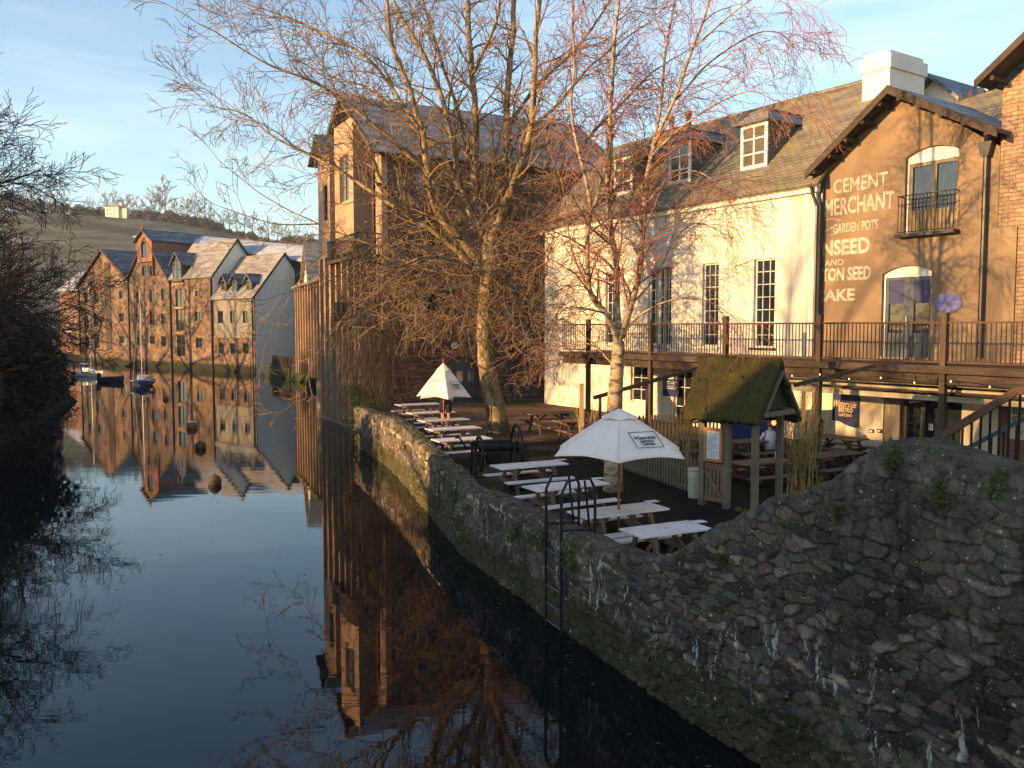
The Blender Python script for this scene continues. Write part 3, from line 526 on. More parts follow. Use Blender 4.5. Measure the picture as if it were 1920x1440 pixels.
# ================================================================== generic bits
def window(parent, x0, x1, z0, z1, y, nx=2, nz=3, mat='frame_w', glass='glass', fw=0.06, bar=0.025, ax='x', name='window', dpt=0.06, rise=0):
    f = MB(); P = (lambda a, b, c, d, e, g: f.box(a, b, c, d, e, g)) if ax == 'x' else (lambda a, b, c, d, e, g: f.box(c, d, a, b, e, g))
    y1 = y + dpt; s = 0.003
    P(x0, x0 + fw, y, y1, z0, z1); P(x1 - fw, x1, y, y1, z0, z1); P(x0 + fw, x1 - fw, y, y1, z0, z0 + fw); P(x0 + fw, x1 - fw, y, y1, z1 - fw - rise, z1)
    for i in range(1, nx): c = x0 + (x1 - x0) * i / nx; P(c - bar / 2, c + bar / 2, y + s, y1 - s, z0 + fw, z1 - fw - rise)
    for i in range(1, nz): c = z0 + (z1 - z0) * i / nz; P(x0 + fw, x1 - fw, y + 2 * s, y1 - 2 * s, c - bar / 2, c + bar / 2)
    w_ = obj(name, f, MT[mat], parent); g = MB();
    if ax == 'x': g.quad((x0, y1 - 0.012, z0), (x1, y1 - 0.012, z0), (x1, y1 - 0.012, z1), (x0, y1 - 0.012, z1))
    else: g.quad((y1 - 0.012, x0, z0), (y1 - 0.012, x1, z0), (y1 - 0.012, x1, z1), (y1 - 0.012, x0, z1))
    obj('pane', g, MT[glass], w_); return w_
def part(name, mb, mat, parent, label=None, smooth=False, bevel=0): return obj(name, mb, MT[mat] if isinstance(mat, str) else mat, parent, smooth, bevel, label)
# ================================================================== WHITE HOUSE + BROWN MILL HOUSE frame
FF = Frame(10.23, 28.71, math.atan2(-0.8336, 0.5523))
GZ = 1.1; MZ = 1.6; DZ = 4.38                                       # terrace and deck levels
wh = thing('white_house', 'long white painted brick house with dormers, tall sash windows and a mossy slate roof', 'house', frame=FF)
EV = 10.04
wh.matrix_world = FF.M @ Matrix.Translation((-0.13, 0, 0)); wn = []
for px, (a, b) in {1438: (1418, 1458), 1337: (1321, 1352), 1249: (1236, 1263)}.items():
    xa = FF.loc(a, 560).x; xb = FF.loc(b, 560).x; wn.append((xa, xb))
wz0 = FF.loc(1438, 652).z; wz1 = FF.loc(1455, 483).z
wn2 = [(-8.15, -7.2), (-10.9, -9.95)]
holes = [(a, b, wz0, wz1) for a, b in wn + wn2]
gh = [(-2.0, -1.0, GZ + 1.2, GZ + 2.6), (-6.6, -5.6, GZ + .3, GZ + 2.6), (-9.2, -8.1, GZ + 1.1, GZ + 2.6)]
m = MB().wall(-15.5, 0, 0.9, EV, 0, holes + gh, 0.18); m.quad((0, 0, 0.9), (0, 8.1, 0.9), (0, 8.1, EV), (0, 0, EV)); m.quad((0, 0, EV), (0, 8.1, EV), (0, 4.05, 13.95))
m.quad((-15.5, 0, 0.9), (-15.5, 8.1, 0.9), (-15.5, 8.1, EV), (-15.5, 0, EV)); m.quad((-15.5, 0, EV), (-15.5, 8.1, EV), (-15.5, 4.05, 13.95)); m.quad((-15.5, 8.1, 0.9), (0, 8.1, 0.9), (0, 8.1, EV), (-15.5, 8.1, EV))
part('wall', m, 'white', wh)
part('cornice', MB().box(-15.7, 0.12, -0.16, 0.0, EV - 0.22, EV - 0.06).box(-15.7, 0.16, -0.26, 0.0, EV - 0.06, EV + 0.02), 'frame_w', wh)
part('plinth_band', MB().box(-15.5, 0.0, -0.035, 0.0, 0.9, GZ + 0.35), 'frame_d', wh)
for i, (a, b) in enumerate(wn + wn2):
    w_ = window(wh, a, b, wz0, wz1, 0.12, 3, 7, bar=0.022); f = MB().box(a - 0.08, b + 0.08, -0.10, 0.11, wz0 - 0.09, wz0 - 0.003); part('sill', f, 'frame_w' if i else 'frame_d', w_)
for a, b, c, d in gh: window(wh, a, b, c, d, 0.12, 2, 3)
RF = lambda y: EV + 0.02 + (3.93 / 4.05) * (y + 0.35)
rm = MB().slab((-15.8, -0.35, RF(-0.35) ), (0.28, -0.35, RF(-0.35)), (0.28, 4.05, RF(4.05)), (-15.8, 4.05, RF(4.05)), 0.1)
rm.slab((-15.8, 8.45, RF(-0.35)), (0.28, 8.45, RF(-0.35)), (0.28, 4.05, RF(4.05) - 0.002), (-15.8, 4.05, RF(4.05) - 0.002), 0.1)
part('roof', rm, 'slate_x', wh); part('ridge_tiles', MB().tube([(-15.8, 4.05, RF(4.05)), (0.28, 4.05, RF(4.05))], 0.09, 8), 'slate_x', wh)
def dormer(parent, xc, wd, y0, z0, z1, n=2):
    d = obj('dormer', MB().box(xc - wd / 2, xc + wd / 2, y0 + 0.05, y0 + 2.6, z0 - 0.3, z1 - 0.02), MT['hang'], parent)
    window(d, xc - wd / 2 - 0.002, xc + wd / 2 + 0.002, z0, z1, y0 - 0.02, 2, 3, fw=0.13, bar=0.06, name='dormer_window', glass='curtainglass')
    r = MB(); e = 0.22; h = 0.45; ins = 0.42; A = (xc - wd / 2 - e, y0 - e - 0.05, z1); B = (xc + wd / 2 + e, y0 - e - 0.05, z1); C = (xc + wd / 2 + e, y0 + 3.1, z1); Dd = (xc - wd / 2 - e, y0 + 3.1, z1)
    a = (A[0] + ins, A[1] + ins + 0.1, z1 + h); b = (B[0] - ins, B[1] + ins + 0.1, z1 + h); c2 = (B[0] - ins, C[1], z1 + h); d2 = (A[0] + ins, C[1], z1 + h)
    r.quad(A, B, b, a).quad(B, C, c2, b).quad(Dd, A, a, d2).quad(a, b, c2, d2).quad(A, Dd, C, B); part('dormer_roof', r, 'slate_k', d); part('lead_flat', MB().box(a[0] - 0.03, b[0] + 0.03, a[1] - 0.03, C[1] - 0.05, z1 + h + 0.003, z1 + h + 0.06), 'steel', d)
for px, pyb, pyt in ((1418, 328, 243), (1278, 358, 280), (1172, 378, 310)):
    y0 = 0.85; b = FF.loc(px, pyb, y0); tt = FF.loc(px, pyt, y0); dormer(wh, b.x, 1.25, y0, RF(y0) - 0.02, RF(y0) + 1.62)
# chimneys
c0 = FF.loc(1622, 200, 3.0); cz = FF.loc(1650, 97, 3.0).z
m = MB().box(c0.x, c0.x + 1.05, 3.0, 5.1, 11.5, cz - 0.25).box(c0.x - 0.07, c0.x + 1.12, 2.93, 5.17, cz - 0.62, cz - 0.18).box(c0.x + 0.04, c0.x + 1.01, 3.04, 5.06, cz - 0.18, cz)
part('chimney', m, 'whiterender', wh, 'tall white rendered chimney')
m = MB().box(-11.5, -9.6, 3.6, 4.5, 12.5, 14.4); ch = part('chimney', m, 'stone', wh, 'short chimney with clay pots');
for xx in (-11.1, -10.0): part('chimney_pot', MB().lathe([(0.13, 0), (0.12, 0.5), (0.16, 0.52), (0.15, 0.7)], 12, (xx, 4.05, 14.4)), 'terracotta', ch)
part('drainpipe', MB().tube([(0.12, -0.12, 4.4), (0.12, -0.12, EV - 0.7), (0.02, -0.2, EV - 0.35), (-0.02, -0.28, EV - 0.02)], 0.055, 8), 'gutter', wh)
# ---------------- brown mill house
bh = thing('brown_gabled_house', 'brown rendered gabled house with old white painted trade lettering', 'house', frame=FF)
BX1 = FF.loc(1866, 300).x; BXL = FF.loc(1893, 600).x; ap = FF.loc(1680, 172, 0.0)
ub = [FF.loc(1697, 440, .25), FF.loc(1797, 436, .25)]; lb = [FF.loc(1650, 668, .25), FF.loc(1744, 668, .25)]
ux0, ux1 = FF.loc(1697, 350, .25).x, FF.loc(1797, 350, .25).x; uz0 = ub[0].z; uz1 = FF.loc(1745, 274, .25).z
lx0, lx1 = FF.loc(1652, 600, .25).x, FF.loc(1744, 600, .25).x; lz0 = DZ + 0.02; lz1 = FF.loc(1700, 498, .25).z
BY = 0.25; hl = [(ux0, ux1, uz0, uz1, 0.22), (lx0, lx1, lz0, lz1, 0.22)]
m = MB().wall(-0.4, BX1, DZ - 0.15, 13.6, BY, hl, 0.34)
sl_ = (ap.z - 10.55) / (ap.x + 0.1)
m.clip((ap.x, 0, ap.z), (-sl_, 0, 1)); m.clip((ap.x, 0, ap.z), (sl_, 0, 1)); part('wall', m, 'ochre', bh)
part('lower_wall_patch', MB().box(BX1 + 0.003, BXL, BY - 0.04, BY + 0.25, DZ - 0.15, FF.loc(1880, 425).z), 'ochre', bh)
part('side_wall', MB().box(BX1 - 0.25, BX1 - 0.003, BY + 0.36, 6, 9.0, 10.4), 'ochre', bh)
# roof: two slopes, verge boards
rh = ap.z + 0.12; xe0 = FF.loc(1513, 322, -0.35).x; ze0 = FF.loc(1513, 322, -0.35).z; xe1 = BX1 + 0.25; ze1 = FF.loc(1860, 240, -0.35).z - 0.05
m = MB().slab((xe0, -0.4, ze0), (ap.x, -0.4, rh), (ap.x, 6.0, rh), (xe0, 6.0, ze0), 0.09).slab((ap.x, -0.4, rh), (xe1, -0.4, ze1), (xe1, 6.0, ze1), (ap.x, 6.0, rh), 0.09)
part('roof', m, 'slate_y', bh)
m = MB();
for (xa, za, xb, zb_) in ((xe0, ze0, ap.x, rh), (ap.x, rh, xe1, ze1)):
    m.prism([(xa, -0.46, za + 0.02), (xb, -0.46, zb_ + 0.02), (xb, -0.46, zb_ - 0.24), (xa, -0.46, za - 0.24)], (0, 0.055, 0))
part('verge_board', m, 'wood', bh)
m = MB()
for k in range(5):
    f_ = (k + 0.5) / 5; xx = xe0 + (ap.x - xe0) * f_; zz_ = ze0 + (rh - ze0) * f_ - 0.2; m.box(xx - 0.05, xx + 0.05, -0.4, BY, zz_ - 0.12, zz_)
    xx = ap.x + (xe1 - ap.x) * f_; zz_ = rh + (ze1 - rh) * f_ - 0.2; m.box(xx - 0.05, xx + 0.05, -0.4, BY, zz_ - 0.12, zz_)
m.quad((xe0, -0.4, ze0 - 0.12), (ap.x, -0.4, rh - 0.12), (ap.x, BY, rh - 0.12), (xe0, BY, ze0 - 0.12)); m.quad((xe1, -0.4, ze1 - 0.12), (ap.x, -0.4, rh - 0.12), (ap.x, BY, rh - 0.12), (xe1, BY, ze1 - 0.12))
part('soffit', m, 'wood', bh)
# upper window with juliet balcony
w_ = window(bh, ux0 + 0.02, ux1, uz0, uz1, BY + 0.14, 2, 1, 'frame_b', 'glass', 0.14, 0.16, rise=0.38)
m = MB().box(ux0 - 0.02, ux1, BY + 0.11, BY + 0.138, uz1 - 0.42, uz1 - 0.02).box(ux0 - 0.0, ux0 + 0.06, BY + 0.11, BY + 0.138, uz0, uz1 - 0.42); part('surround', m, 'frame_w', w_)
m = MB(); m.box(ux0 + 0.16, (ux0 + ux1) / 2 - 0.02, BY + 0.12, BY + 0.19, uz0, uz0 + 0.7).box((ux0 + ux1) / 2 + 0.02, ux1 - 0.14, BY + 0.12, BY + 0.19, uz0, uz0 + 0.7); part('lower_panel', m, 'frame_b', w_)
bl = MB(); zt = uz0 + 1.12; nb = 15
bl.box(ux0 - 0.06, ux1 + 0.03, -0.02, 0.01, zt, zt + 0.03).box(ux0 - 0.06, ux1 + 0.03, -0.02, 0.01, zt - 0.26, zt - 0.235).box(ux0 - 0.06, ux1 + 0.03, -0.02, 0.01, uz0 + 0.03, uz0 + 0.06)
for xx in (ux0 - 0.06, ux1): bl.box(xx, xx + 0.03, 0.012, BY + 0.05, zt, zt + 0.03)
for i in range(nb + 1): xx = ux0 - 0.05 + (ux1 - ux0 + 0.06) * i / nb; bl.box(xx, xx + 0.016, -0.015, 0.005, uz0 + 0.06, zt)
part('juliet_balcony', bl, 'iron', bh); part('sill', MB().box(ux0 - 0.12, ux1 + 0.08, -0.08, BY + 0.13, uz0 - 0.1, uz0 - 0.003), 'frame_d', bh)
# lower glazed door
dr = window(bh, lx0 + 0.02, lx1, lz0, lz1, BY + 0.15, 2, 1, 'frame_g', 'glass', 0.13, 0.34, name='glazed_door', rise=0.3)
m = MB().box(lx0, lx1, BY + 0.11, BY + 0.148, lz1 - 0.34, lz1 - 0.02).box(lx0, lx0 + 0.06, BY + 0.11, BY + 0.148, lz0, lz1 - 0.34); part('surround', m, 'frame_w', dr)
mid = (lx0 + lx1) / 2
for a, b in ((lx0 + 0.15, mid - 0.17), (mid + 0.17, lx1 - 0.13)):
    part('blue_door_panel', MB().box(a, b, BY + 0.165, BY + 0.19, lz1 - 1.15, lz1 - 0.44), 'navy', dr); part('kick_panel', MB().box(a, b, BY + 0.165, BY + 0.19, lz0 + 0.13, lz0 + 0.75), 'frame_g', dr)
part('letter_plate', MB().box(lx0 + 0.35, lx0 + 0.75, BY + 0.14, BY + 0.148, lz0 + 0.85, lz0 + 0.91), 'steel', dr); part('handle', MB().box(mid - 0.05, mid - 0.02, BY + 0.10, BY + 0.14, lz0 + 1.0, lz0 + 1.25), 'gold', dr)
# oval plaque
oc = FF.loc(1778, 568, BY); m = MB(); n = 28; m.prism([(oc.x + 0.42 * math.cos(2 * math.pi * i / n), BY - 0.035, oc.z + 0.29 * math.sin(2 * math.pi * i / n)) for i in range(n)], (0, 0.033, 0))
tag(obj('oval_plaque', m, MT['blueplate']), 'faded blue oval plaque on the brown wall right of the glazed door', 'plaque').matrix_world = FF.M
# drainpipe with hopper
dx0 = FF.loc(1846, 380, BY - 0.12).x
m = MB().tube([(dx0, BY - 0.12, 4.45), (dx0, BY - 0.12, 10.1)], 0.07, 10); m.prism([(dx0 - 0.1, BY - 0.24, 10.1), (dx0 + 0.1, BY - 0.24, 10.1), (dx0 + 0.2, BY - 0.24, 10.5), (dx0 - 0.2, BY - 0.24, 10.5)], (0, 0.23, 0)); m.tube([(dx0, BY - 0.12, 10.5), (dx0 + 0.12, BY - 0.3, 10.78)], 0.08, 8)
for zz_ in (5.2, 6.9, 8.6): m.tube([(dx0, BY - 0.12, zz_), (dx0, BY - 0.12, zz_ + 0.1)], 0.09, 10)
part('drainpipe', m, 'gutter', bh, smooth=False)
dx1 = FF.loc(1541, 420, BY - 0.1).x
part('drainpipe', MB().tube([(dx1, BY - 0.1, 4.45), (dx1, BY - 0.1, 10.2), (dx1 - 0.1, BY - 0.3, 10.5)], 0.05, 8), 'gutter', bh)
# lettering
def paint(s, px, pyb, pxr, pyt, bold=0.012, sh=0.0):
    a = FF.loc(px, pyb, BY); b = FF.loc(pxr, pyb, BY); c = FF.loc(px, pyt, BY); hgt = abs(c.z - a.z)
    tm = text_mb(s, hgt / 0.72, sh, bold * hgt, 0.003, b.x - a.x); flat_text(tm, a.x, a.z, BY - 0.006); part('painted_lettering', tm, 'letter', bh)
paint('CEMENT', 1563, 364, 1664, 338); paint('MERCHANT', 1546, 407, 1676, 376, 0.03); paint('GARDEN POTS', 1562, 438, 1646, 421, 0.02)
paint('INSEED', 1534, 482, 1631, 455, 0.05); paint('AND', 1546, 499, 1582, 488, 0.02); paint('TTON SEED', 1530, 529, 1633, 506, 0.04); paint('CAKE', 1527, 566, 1603, 545, 0.04)
m = text_mb('ALER IN', 0.11, 0.0, 0.003, 0.003, FF.loc(1562, 430, BY).x - FF.loc(1545, 430, BY).x); m.xf(Matrix.Rotation(R(18), 4, 'Z')); a = FF.loc(1546, 436, BY); part('painted_lettering', flat_text(m, a.x, a.z, BY - 0.006), 'letter', bh)
m = MB(); a = FF.loc(1545, 432, BY)
for zz0, bow in ((0.26, 0.10), (-0.10, -0.08)):
    pts = [(a.x + 0.62 * k / 10, a.z + zz0 + bow * math.sin(math.pi * (0.2 + 0.8 * k / 10))) for k in range(11)]
    for p, q in zip(pts, pts[1:]): m.quad((p[0], BY - 0.006, p[1] - 0.012), (q[0], BY - 0.006, q[1] - 0.012), (q[0], BY - 0.006, q[1] + 0.012), (p[0], BY - 0.006, p[1] + 0.012))
part('painted_scroll', m, 'letter', bh)
# ground floor under the deck (cream)
gx = lambda px, py=780, y=0.25: FF.loc(px, py, y).x
d0, d1 = gx(1690), gx(1765); m = MB().wall(-0.12, 5.95, GZ - 0.3, DZ - 0.3, BY, [(gx(1656), gx(1803), GZ - 0.3, DZ - 0.45)], 0.5)
part('cafe_front_wall', m, 'cream', bh)
part('cafe_front_wall', MB().box(gx(1657), gx(1686), BY + 0.03, BY + 0.5, GZ - 0.3, DZ - 0.46), 'greywood', bh, 'grey pier beside the cafe doors')
cd = window(bh, gx(1687), gx(1803), GZ, DZ - 0.46, BY + 0.2, 3, 1, 'frame_d', 'glass', 0.1, 0.16, name='cafe_door')
part('notice', MB().box(gx(1735), gx(1743), BY + 0.19, BY + 0.197, GZ + 1.1, GZ + 1.3), 'paper', cd)
m = MB().wall(5.953, 9.5, GZ - 0.3, DZ - 0.3, BY, [], 0.2); part('brick_front', m, 'redbrick', bh)
# small gable and far roofs behind
g = thing('rear_gabled_house', 'small white gable with dark slates behind the white chimney', 'house', frame=FF)
p0 = FF.loc(1752, 140, 6.5); m = MB().prism([(p0.x - 1.0, 6.5, 10), (p0.x + 1.05, 6.5, 10), (p0.x + 1.05, 6.5, p0.z - 1.0), (p0.x, 6.5, p0.z - 0.1), (p0.x - 1.0, 6.5, p0.z - 1.0)], (0, 3, 0)); part('wall', m, 'whiterender', g)
m = MB().slab((p0.x - 1.3, 6.1, p0.z - 1.2), (p0.x, 6.1, p0.z), (p0.x, 10, p0.z), (p0.x - 1.3, 10, p0.z - 1.2), 0.12).slab((p0.x, 6.1, p0.z), (p0.x + 1.3, 6.1, p0.z - 1.2), (p0.x + 1.3, 10, p0.z - 1.2), (p0.x, 10, p0.z), 0.12); part('roof', m, 'slate_y', g)
# ---------------- stone building at the right edge
sb = thing('stone_building', 'tall warm rubble stone building at the right edge with deep dark eaves', 'building', frame=FF)
SH = FF.loc(1832, 150, 0).z
m = MB().wall(BX1 + 0.003, 13, DZ - 0.4, 16, 0.27, [], 0.2); q0 = FF.loc(1866, 160, 0.27); m.clip((q0.x, 0, q0.z - 0.25), (-0.72, 0, 1)); m.quad((BX1 + 0.003, 0.27, DZ), (BX1 + 0.003, 6, DZ), (BX1 + 0.003, 6, q0.z - 0.3), (BX1 + 0.003, 0.27, q0.z - 0.3)); part('wall', m, 'stone', sb)
r0 = FF.loc(1830, 152, -0.55); m = MB(); ex = 6.0
m.slab((r0.x, -0.55, r0.z), (r0.x + ex, -0.55, r0.z + ex * 0.75), (r0.x + ex, 6, r0.z + ex * 0.75), (r0.x, 6, r0.z), 0.1); part('roof', m, 'slate_y', sb)
m = MB().prism([(r0.x - 0.02, -0.62, r0.z + 0.02), (r0.x + ex, -0.62, r0.z + ex * 0.75 + 0.02), (r0.x + ex, -0.62, r0.z + ex * 0.75 - 0.2), (r0.x - 0.02, -0.62, r0.z - 0.2)], (0, 0.07, 0)); part('verge_board', m, 'wood', sb)
m = MB(); m.quad((r0.x, -0.55, r0.z - 0.13), (r0.x + ex, -0.55, r0.z + ex * 0.75 - 0.13), (r0.x + ex, 0.3, r0.z + ex * 0.75 - 0.13), (r0.x, 0.3, r0.z - 0.13))
for k in range(6): xx = r0.x + 0.35 + k * 0.9; zz_ = r0.z + (xx - r0.x) * 0.75 - 0.2; m.box(xx, xx + 0.1, -0.5, 0.3, zz_ - 0.12, zz_)
part('soffit', m, 'wood', sb)
rr = thing('crested_roof_house', 'old crooked slate roof with a crested ridge between the brown gable and the stone building', 'house', frame=FF)
a0 = FF.loc(1790, 195, 5.0); m = MB().slab((a0.x - 0.1, 3.2, a0.z - 1.5), (a0.x + 4.0, 3.2, a0.z - 1.2), (a0.x + 4.0, 5.0, a0.z + 0.45), (a0.x - 0.1, 5.0, a0.z + 0.05), 0.1); part('roof', m, 'slate_x', rr)
m = MB()
for k in range(9): xx = a0.x + 0.1 + k * 0.34; zz_ = a0.z + 0.06 + (xx - a0.x) * 0.1; m.prism([(xx, 4.97, zz_), (xx + 0.24, 4.97, zz_), (xx + 0.17, 4.97, zz_ + 0.22), (xx + 0.08, 4.97, zz_ + 0.26)], (0, 0.07, 0))
part('ridge_cresting', m, 'iron', rr); part('wall', MB().box(a0.x + 0.1, a0.x + 4, 3.5, 5.0, 8, a0.z - 1.4), 'stone', rr)
# ================================================================== STONE MILL in the middle
KF = Frame(-6.1, 42.3, R(27.75)); KE = 14.0; KR = 17.75; KW = 11.0
km = thing('stone_mill', 'tall dark red stone mill with a long slate roof behind the plane tree', 'building', frame=KF)
def krect(x0, y0, x1, y1): a = KF.loc(x0, y1); b = KF.loc(x1, y0); return (a.x, b.x, a.z, b.z)
kw = [krect(785, 542, 817, 600), krect(796, 400, 818, 460), krect(780, 318, 806, 352)]
da = KF.loc(833, 770); db = KF.loc(897, 668); kd = (da.x, db.x, MZ, db.z, 0.45)
kw = [tuple(list(k) + [0.18]) for k in kw]
m = MB().wall(0, 14, 0.6, KE, 0, kw + [kd], 0.35); part('wall', m, 'brickslab', km)
m = MB().wall(0, 8.0, 0.0, 18.2, 0.0, [(0.95, 2.15, 5.0, 13.5)], 2.0, ax='y'); m.clip((0, KW / 2, KR), (0, -(KR - KE) / (KW / 2), 1)); m.clip((0, KW / 2, KR), (0, (KR - KE) / (KW / 2), 1)); part('river_gable_wall', m, 'brickslab', km)
part('rear_wall', MB().quad((0, 8, 0), (14, KW, 0), (14, KW, KE), (0, 8, KE)).quad((14, 0, 0), (14, KW, 0), (14, KW, KE), (14, KW / 2, KR), (14, 0, KE)), 'brickslab', km)
m = MB().slab((-0.75, -0.35, KE - 0.2), (14.4, -0.35, KE - 0.2), (14.4, KW / 2, KR + 0.1), (-0.75, KW / 2, KR + 0.1), 0.14).slab((-0.75, 7.9, KR + 0.098 - 2.4 * 0.706), (14.4, 7.9, KR + 0.098 - 2.4 * 0.706), (14.4, KW / 2, KR + 0.098), (-0.75, KW / 2, KR + 0.098), 0.14); part('roof', m, 'slate_k', km)
part('gutter', MB().tube([(-0.6, -0.42, KE - 0.3), (14.4, -0.42, KE - 0.3)], 0.09, 8), 'gutter', km)
m = MB();
for y_, z_ in ((-0.35, KE - 0.18), (7.9, KR + 0.12 - 2.4 * 0.706)): m.prism([(-0.8, y_, z_), (-0.8, KW / 2, KR + 0.12), (-0.8, KW / 2, KR - 0.25), (-0.8, y_, z_ - 0.33)], (0.06, 0, 0))
part('verge_board', m, 'wood', km)
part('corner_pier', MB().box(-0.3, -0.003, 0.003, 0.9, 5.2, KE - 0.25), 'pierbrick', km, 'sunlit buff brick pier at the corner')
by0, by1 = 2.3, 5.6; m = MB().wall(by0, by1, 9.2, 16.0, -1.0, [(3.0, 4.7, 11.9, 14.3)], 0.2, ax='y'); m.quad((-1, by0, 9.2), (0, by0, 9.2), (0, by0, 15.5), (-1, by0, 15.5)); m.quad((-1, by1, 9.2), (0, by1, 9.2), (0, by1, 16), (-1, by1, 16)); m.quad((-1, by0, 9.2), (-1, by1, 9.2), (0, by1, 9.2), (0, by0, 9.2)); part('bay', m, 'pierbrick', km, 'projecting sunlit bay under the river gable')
window(km, 3.0, 4.7, 11.9, 14.3, -0.92, 2, 3, 'frame_b', 'curtainglass', ax='y', name='bay_window')
# lower lean-to wing further along the river side
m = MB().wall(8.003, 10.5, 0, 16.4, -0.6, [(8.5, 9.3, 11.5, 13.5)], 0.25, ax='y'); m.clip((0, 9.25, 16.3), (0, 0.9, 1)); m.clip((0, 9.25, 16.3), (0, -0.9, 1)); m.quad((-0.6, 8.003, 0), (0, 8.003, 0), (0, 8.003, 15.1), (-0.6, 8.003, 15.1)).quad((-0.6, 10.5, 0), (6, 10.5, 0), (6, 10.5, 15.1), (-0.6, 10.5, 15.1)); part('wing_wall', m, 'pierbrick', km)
part('wing_roof', MB().slab((-1.1, 7.95, 15.2), (-1.1, 9.25, 16.45), (5, 9.25, 16.45), (5, 7.95, 15.2), 0.12).slab((-1.1, 10.9, 14.9), (-1.1, 9.25, 16.45), (5, 9.25, 16.45), (5, 10.9, 14.9), 0.12), 'slate_y', km)
window(km, 8.5, 9.3, 11.5, 13.5, -0.5, 2, 2, 'frame_d', ax='y')
for k in kw[:2]: window(km, k[0], k[1], k[2], k[3], 0.2, 2, 1, 'frame_d', 'glass', 0.07)
window(km, *kw[2][:4], 0.2, 3, 3, 'frame_w', 'greyglass', 0.05)
# arched door
dd = MB(); x0, x1, z0, z1 = kd[0], kd[1], kd[2], kd[3]; n3 = 3; dd.box(x0, x1, 0.18, 0.24, z0, z0 + 0.85); dd.box(x0, x1, 0.18, 0.24, z1 - 0.75, z1)
for i in range(4): c_ = x0 + (x1 - x0) * i / 3; dd.box(max(x0, c_ - 0.13), min(x1, c_ + 0.13), 0.177, 0.243, z0, z1 - 0.3)
dd.box(x0, x1, 0.174, 0.246, z0 + 0.78, z0 + 0.92); door = part('arched_door', dd, 'frame_g', km, 'wide grey-blue arched glazed door')
part('pane', MB().quad((x0, 0.23, z0), (x1, 0.23, z0), (x1, 0.23, z1), (x0, 0.23, z1)), 'greyglass', door)
# brick arch over the door
m = MB(); xm = (x0 + x1) / 2; hw = (x1 - x0) / 2; n = 30
for i in range(n):
    u = -1.08 + 2.16 * (i + 0.5) / n; xx = xm + u * hw; zz_ = z1 - 0.45 * u * u + 0.02; an = math.atan(0.9 * u / hw * 0.45 * 2 / 2)
    q = MB().box(-0.032, 0.032, -0.03, 0.02, 0, 0.42); q.xf(Matrix.Translation((xx, 0, zz_)) @ Matrix.Rotation(an * 0.9, 4, 'Y')); m.add(q)
part('door_arch', m, 'redbrick', km)
# round sign
rc = KF.loc(853, 648, -0.5); m = MB(); m.prism([(rc.x + 0.17 * math.cos(2 * math.pi * i / 24), -0.5, rc.z + 0.17 * math.sin(2 * math.pi * i / 24)) for i in range(24)], (0, 0.05, 0))
rs_ = thing('round_bracket_sign', 'small round white sign on the mill wall above the arched door', 'sign', frame=KF); part('disc', m, 'frame_w', rs_)
m = MB(); m.ring((rc.x, -0.506, rc.z), 0.105, 0.012, 20); m.box(rc.x - 0.1, rc.x + 0.1, -0.512, -0.503, rc.z - 0.025, rc.z + 0.03); part('emblem', m, 'ink', rs_); part('bracket', MB().box(rc.x - 0.02, rc.x + 0.02, -0.45, 0, rc.z - 0.02, rc.z + 0.02).box(rc.x - 0.02, rc.x + 0.02, -0.48, -0.44, rc.z - 0.3, rc.z), 'iron', rs_)
# river side: base, timber frame, balconies
m = MB(); m.box(-1.0, -0.003, 0.2, 3.2, -0.5, 3.6).box(-1.4, -1.003, 0.2, 0.75, -0.5, 5.4).box(-0.9, -0.61, 3.4, 10.4, -0.5, 2.2); part('river_base', m, 'pierbrick', km)
for k in range(8):
    yy = 0.4 + k * 1.08; part('timber_post', MB().box(-1.25, -1.05, yy, yy + 0.2, 0.3 if k else 1.6, 9.2), 'palewood', km)
for zz_, ya, yb in ((5.6, 0.4, 4.4), (8.9, 0.2, 5.6)):
    b = obj('balcony', MB().box(-1.5, -0.003, ya, yb, zz_ - 0.18, zz_), MT['wood'], km)
    q = MB(); q.box(-1.53, -1.47, ya, yb, zz_ + 0.98, zz_ + 1.05)
    for i in range(int((yb - ya) / 0.14)): q.box(-1.515, -1.49, ya + i * 0.14, ya + i * 0.14 + 0.03, zz_, zz_ + 0.98)
    for yy in (ya, yb): q.box(-1.47, -0.01, yy, yy + 0.05, zz_ + 0.98, zz_ + 1.05)
    for i in range(10): q.box(-1.45 + i * 0.145, -1.42 + i * 0.145, ya, ya + 0.03, zz_, zz_ + 0.98)
    part('balcony_rail', q, 'black', b)
m = MB().slab((-2.2, 0.1, 9.3), (-2.2, 10.9, 9.3), (-0.003, 10.9, 10.8), (-0.003, 0.1, 10.8), 0.1); 0 and part('lean_to_roof', m, 'slate_y', km)
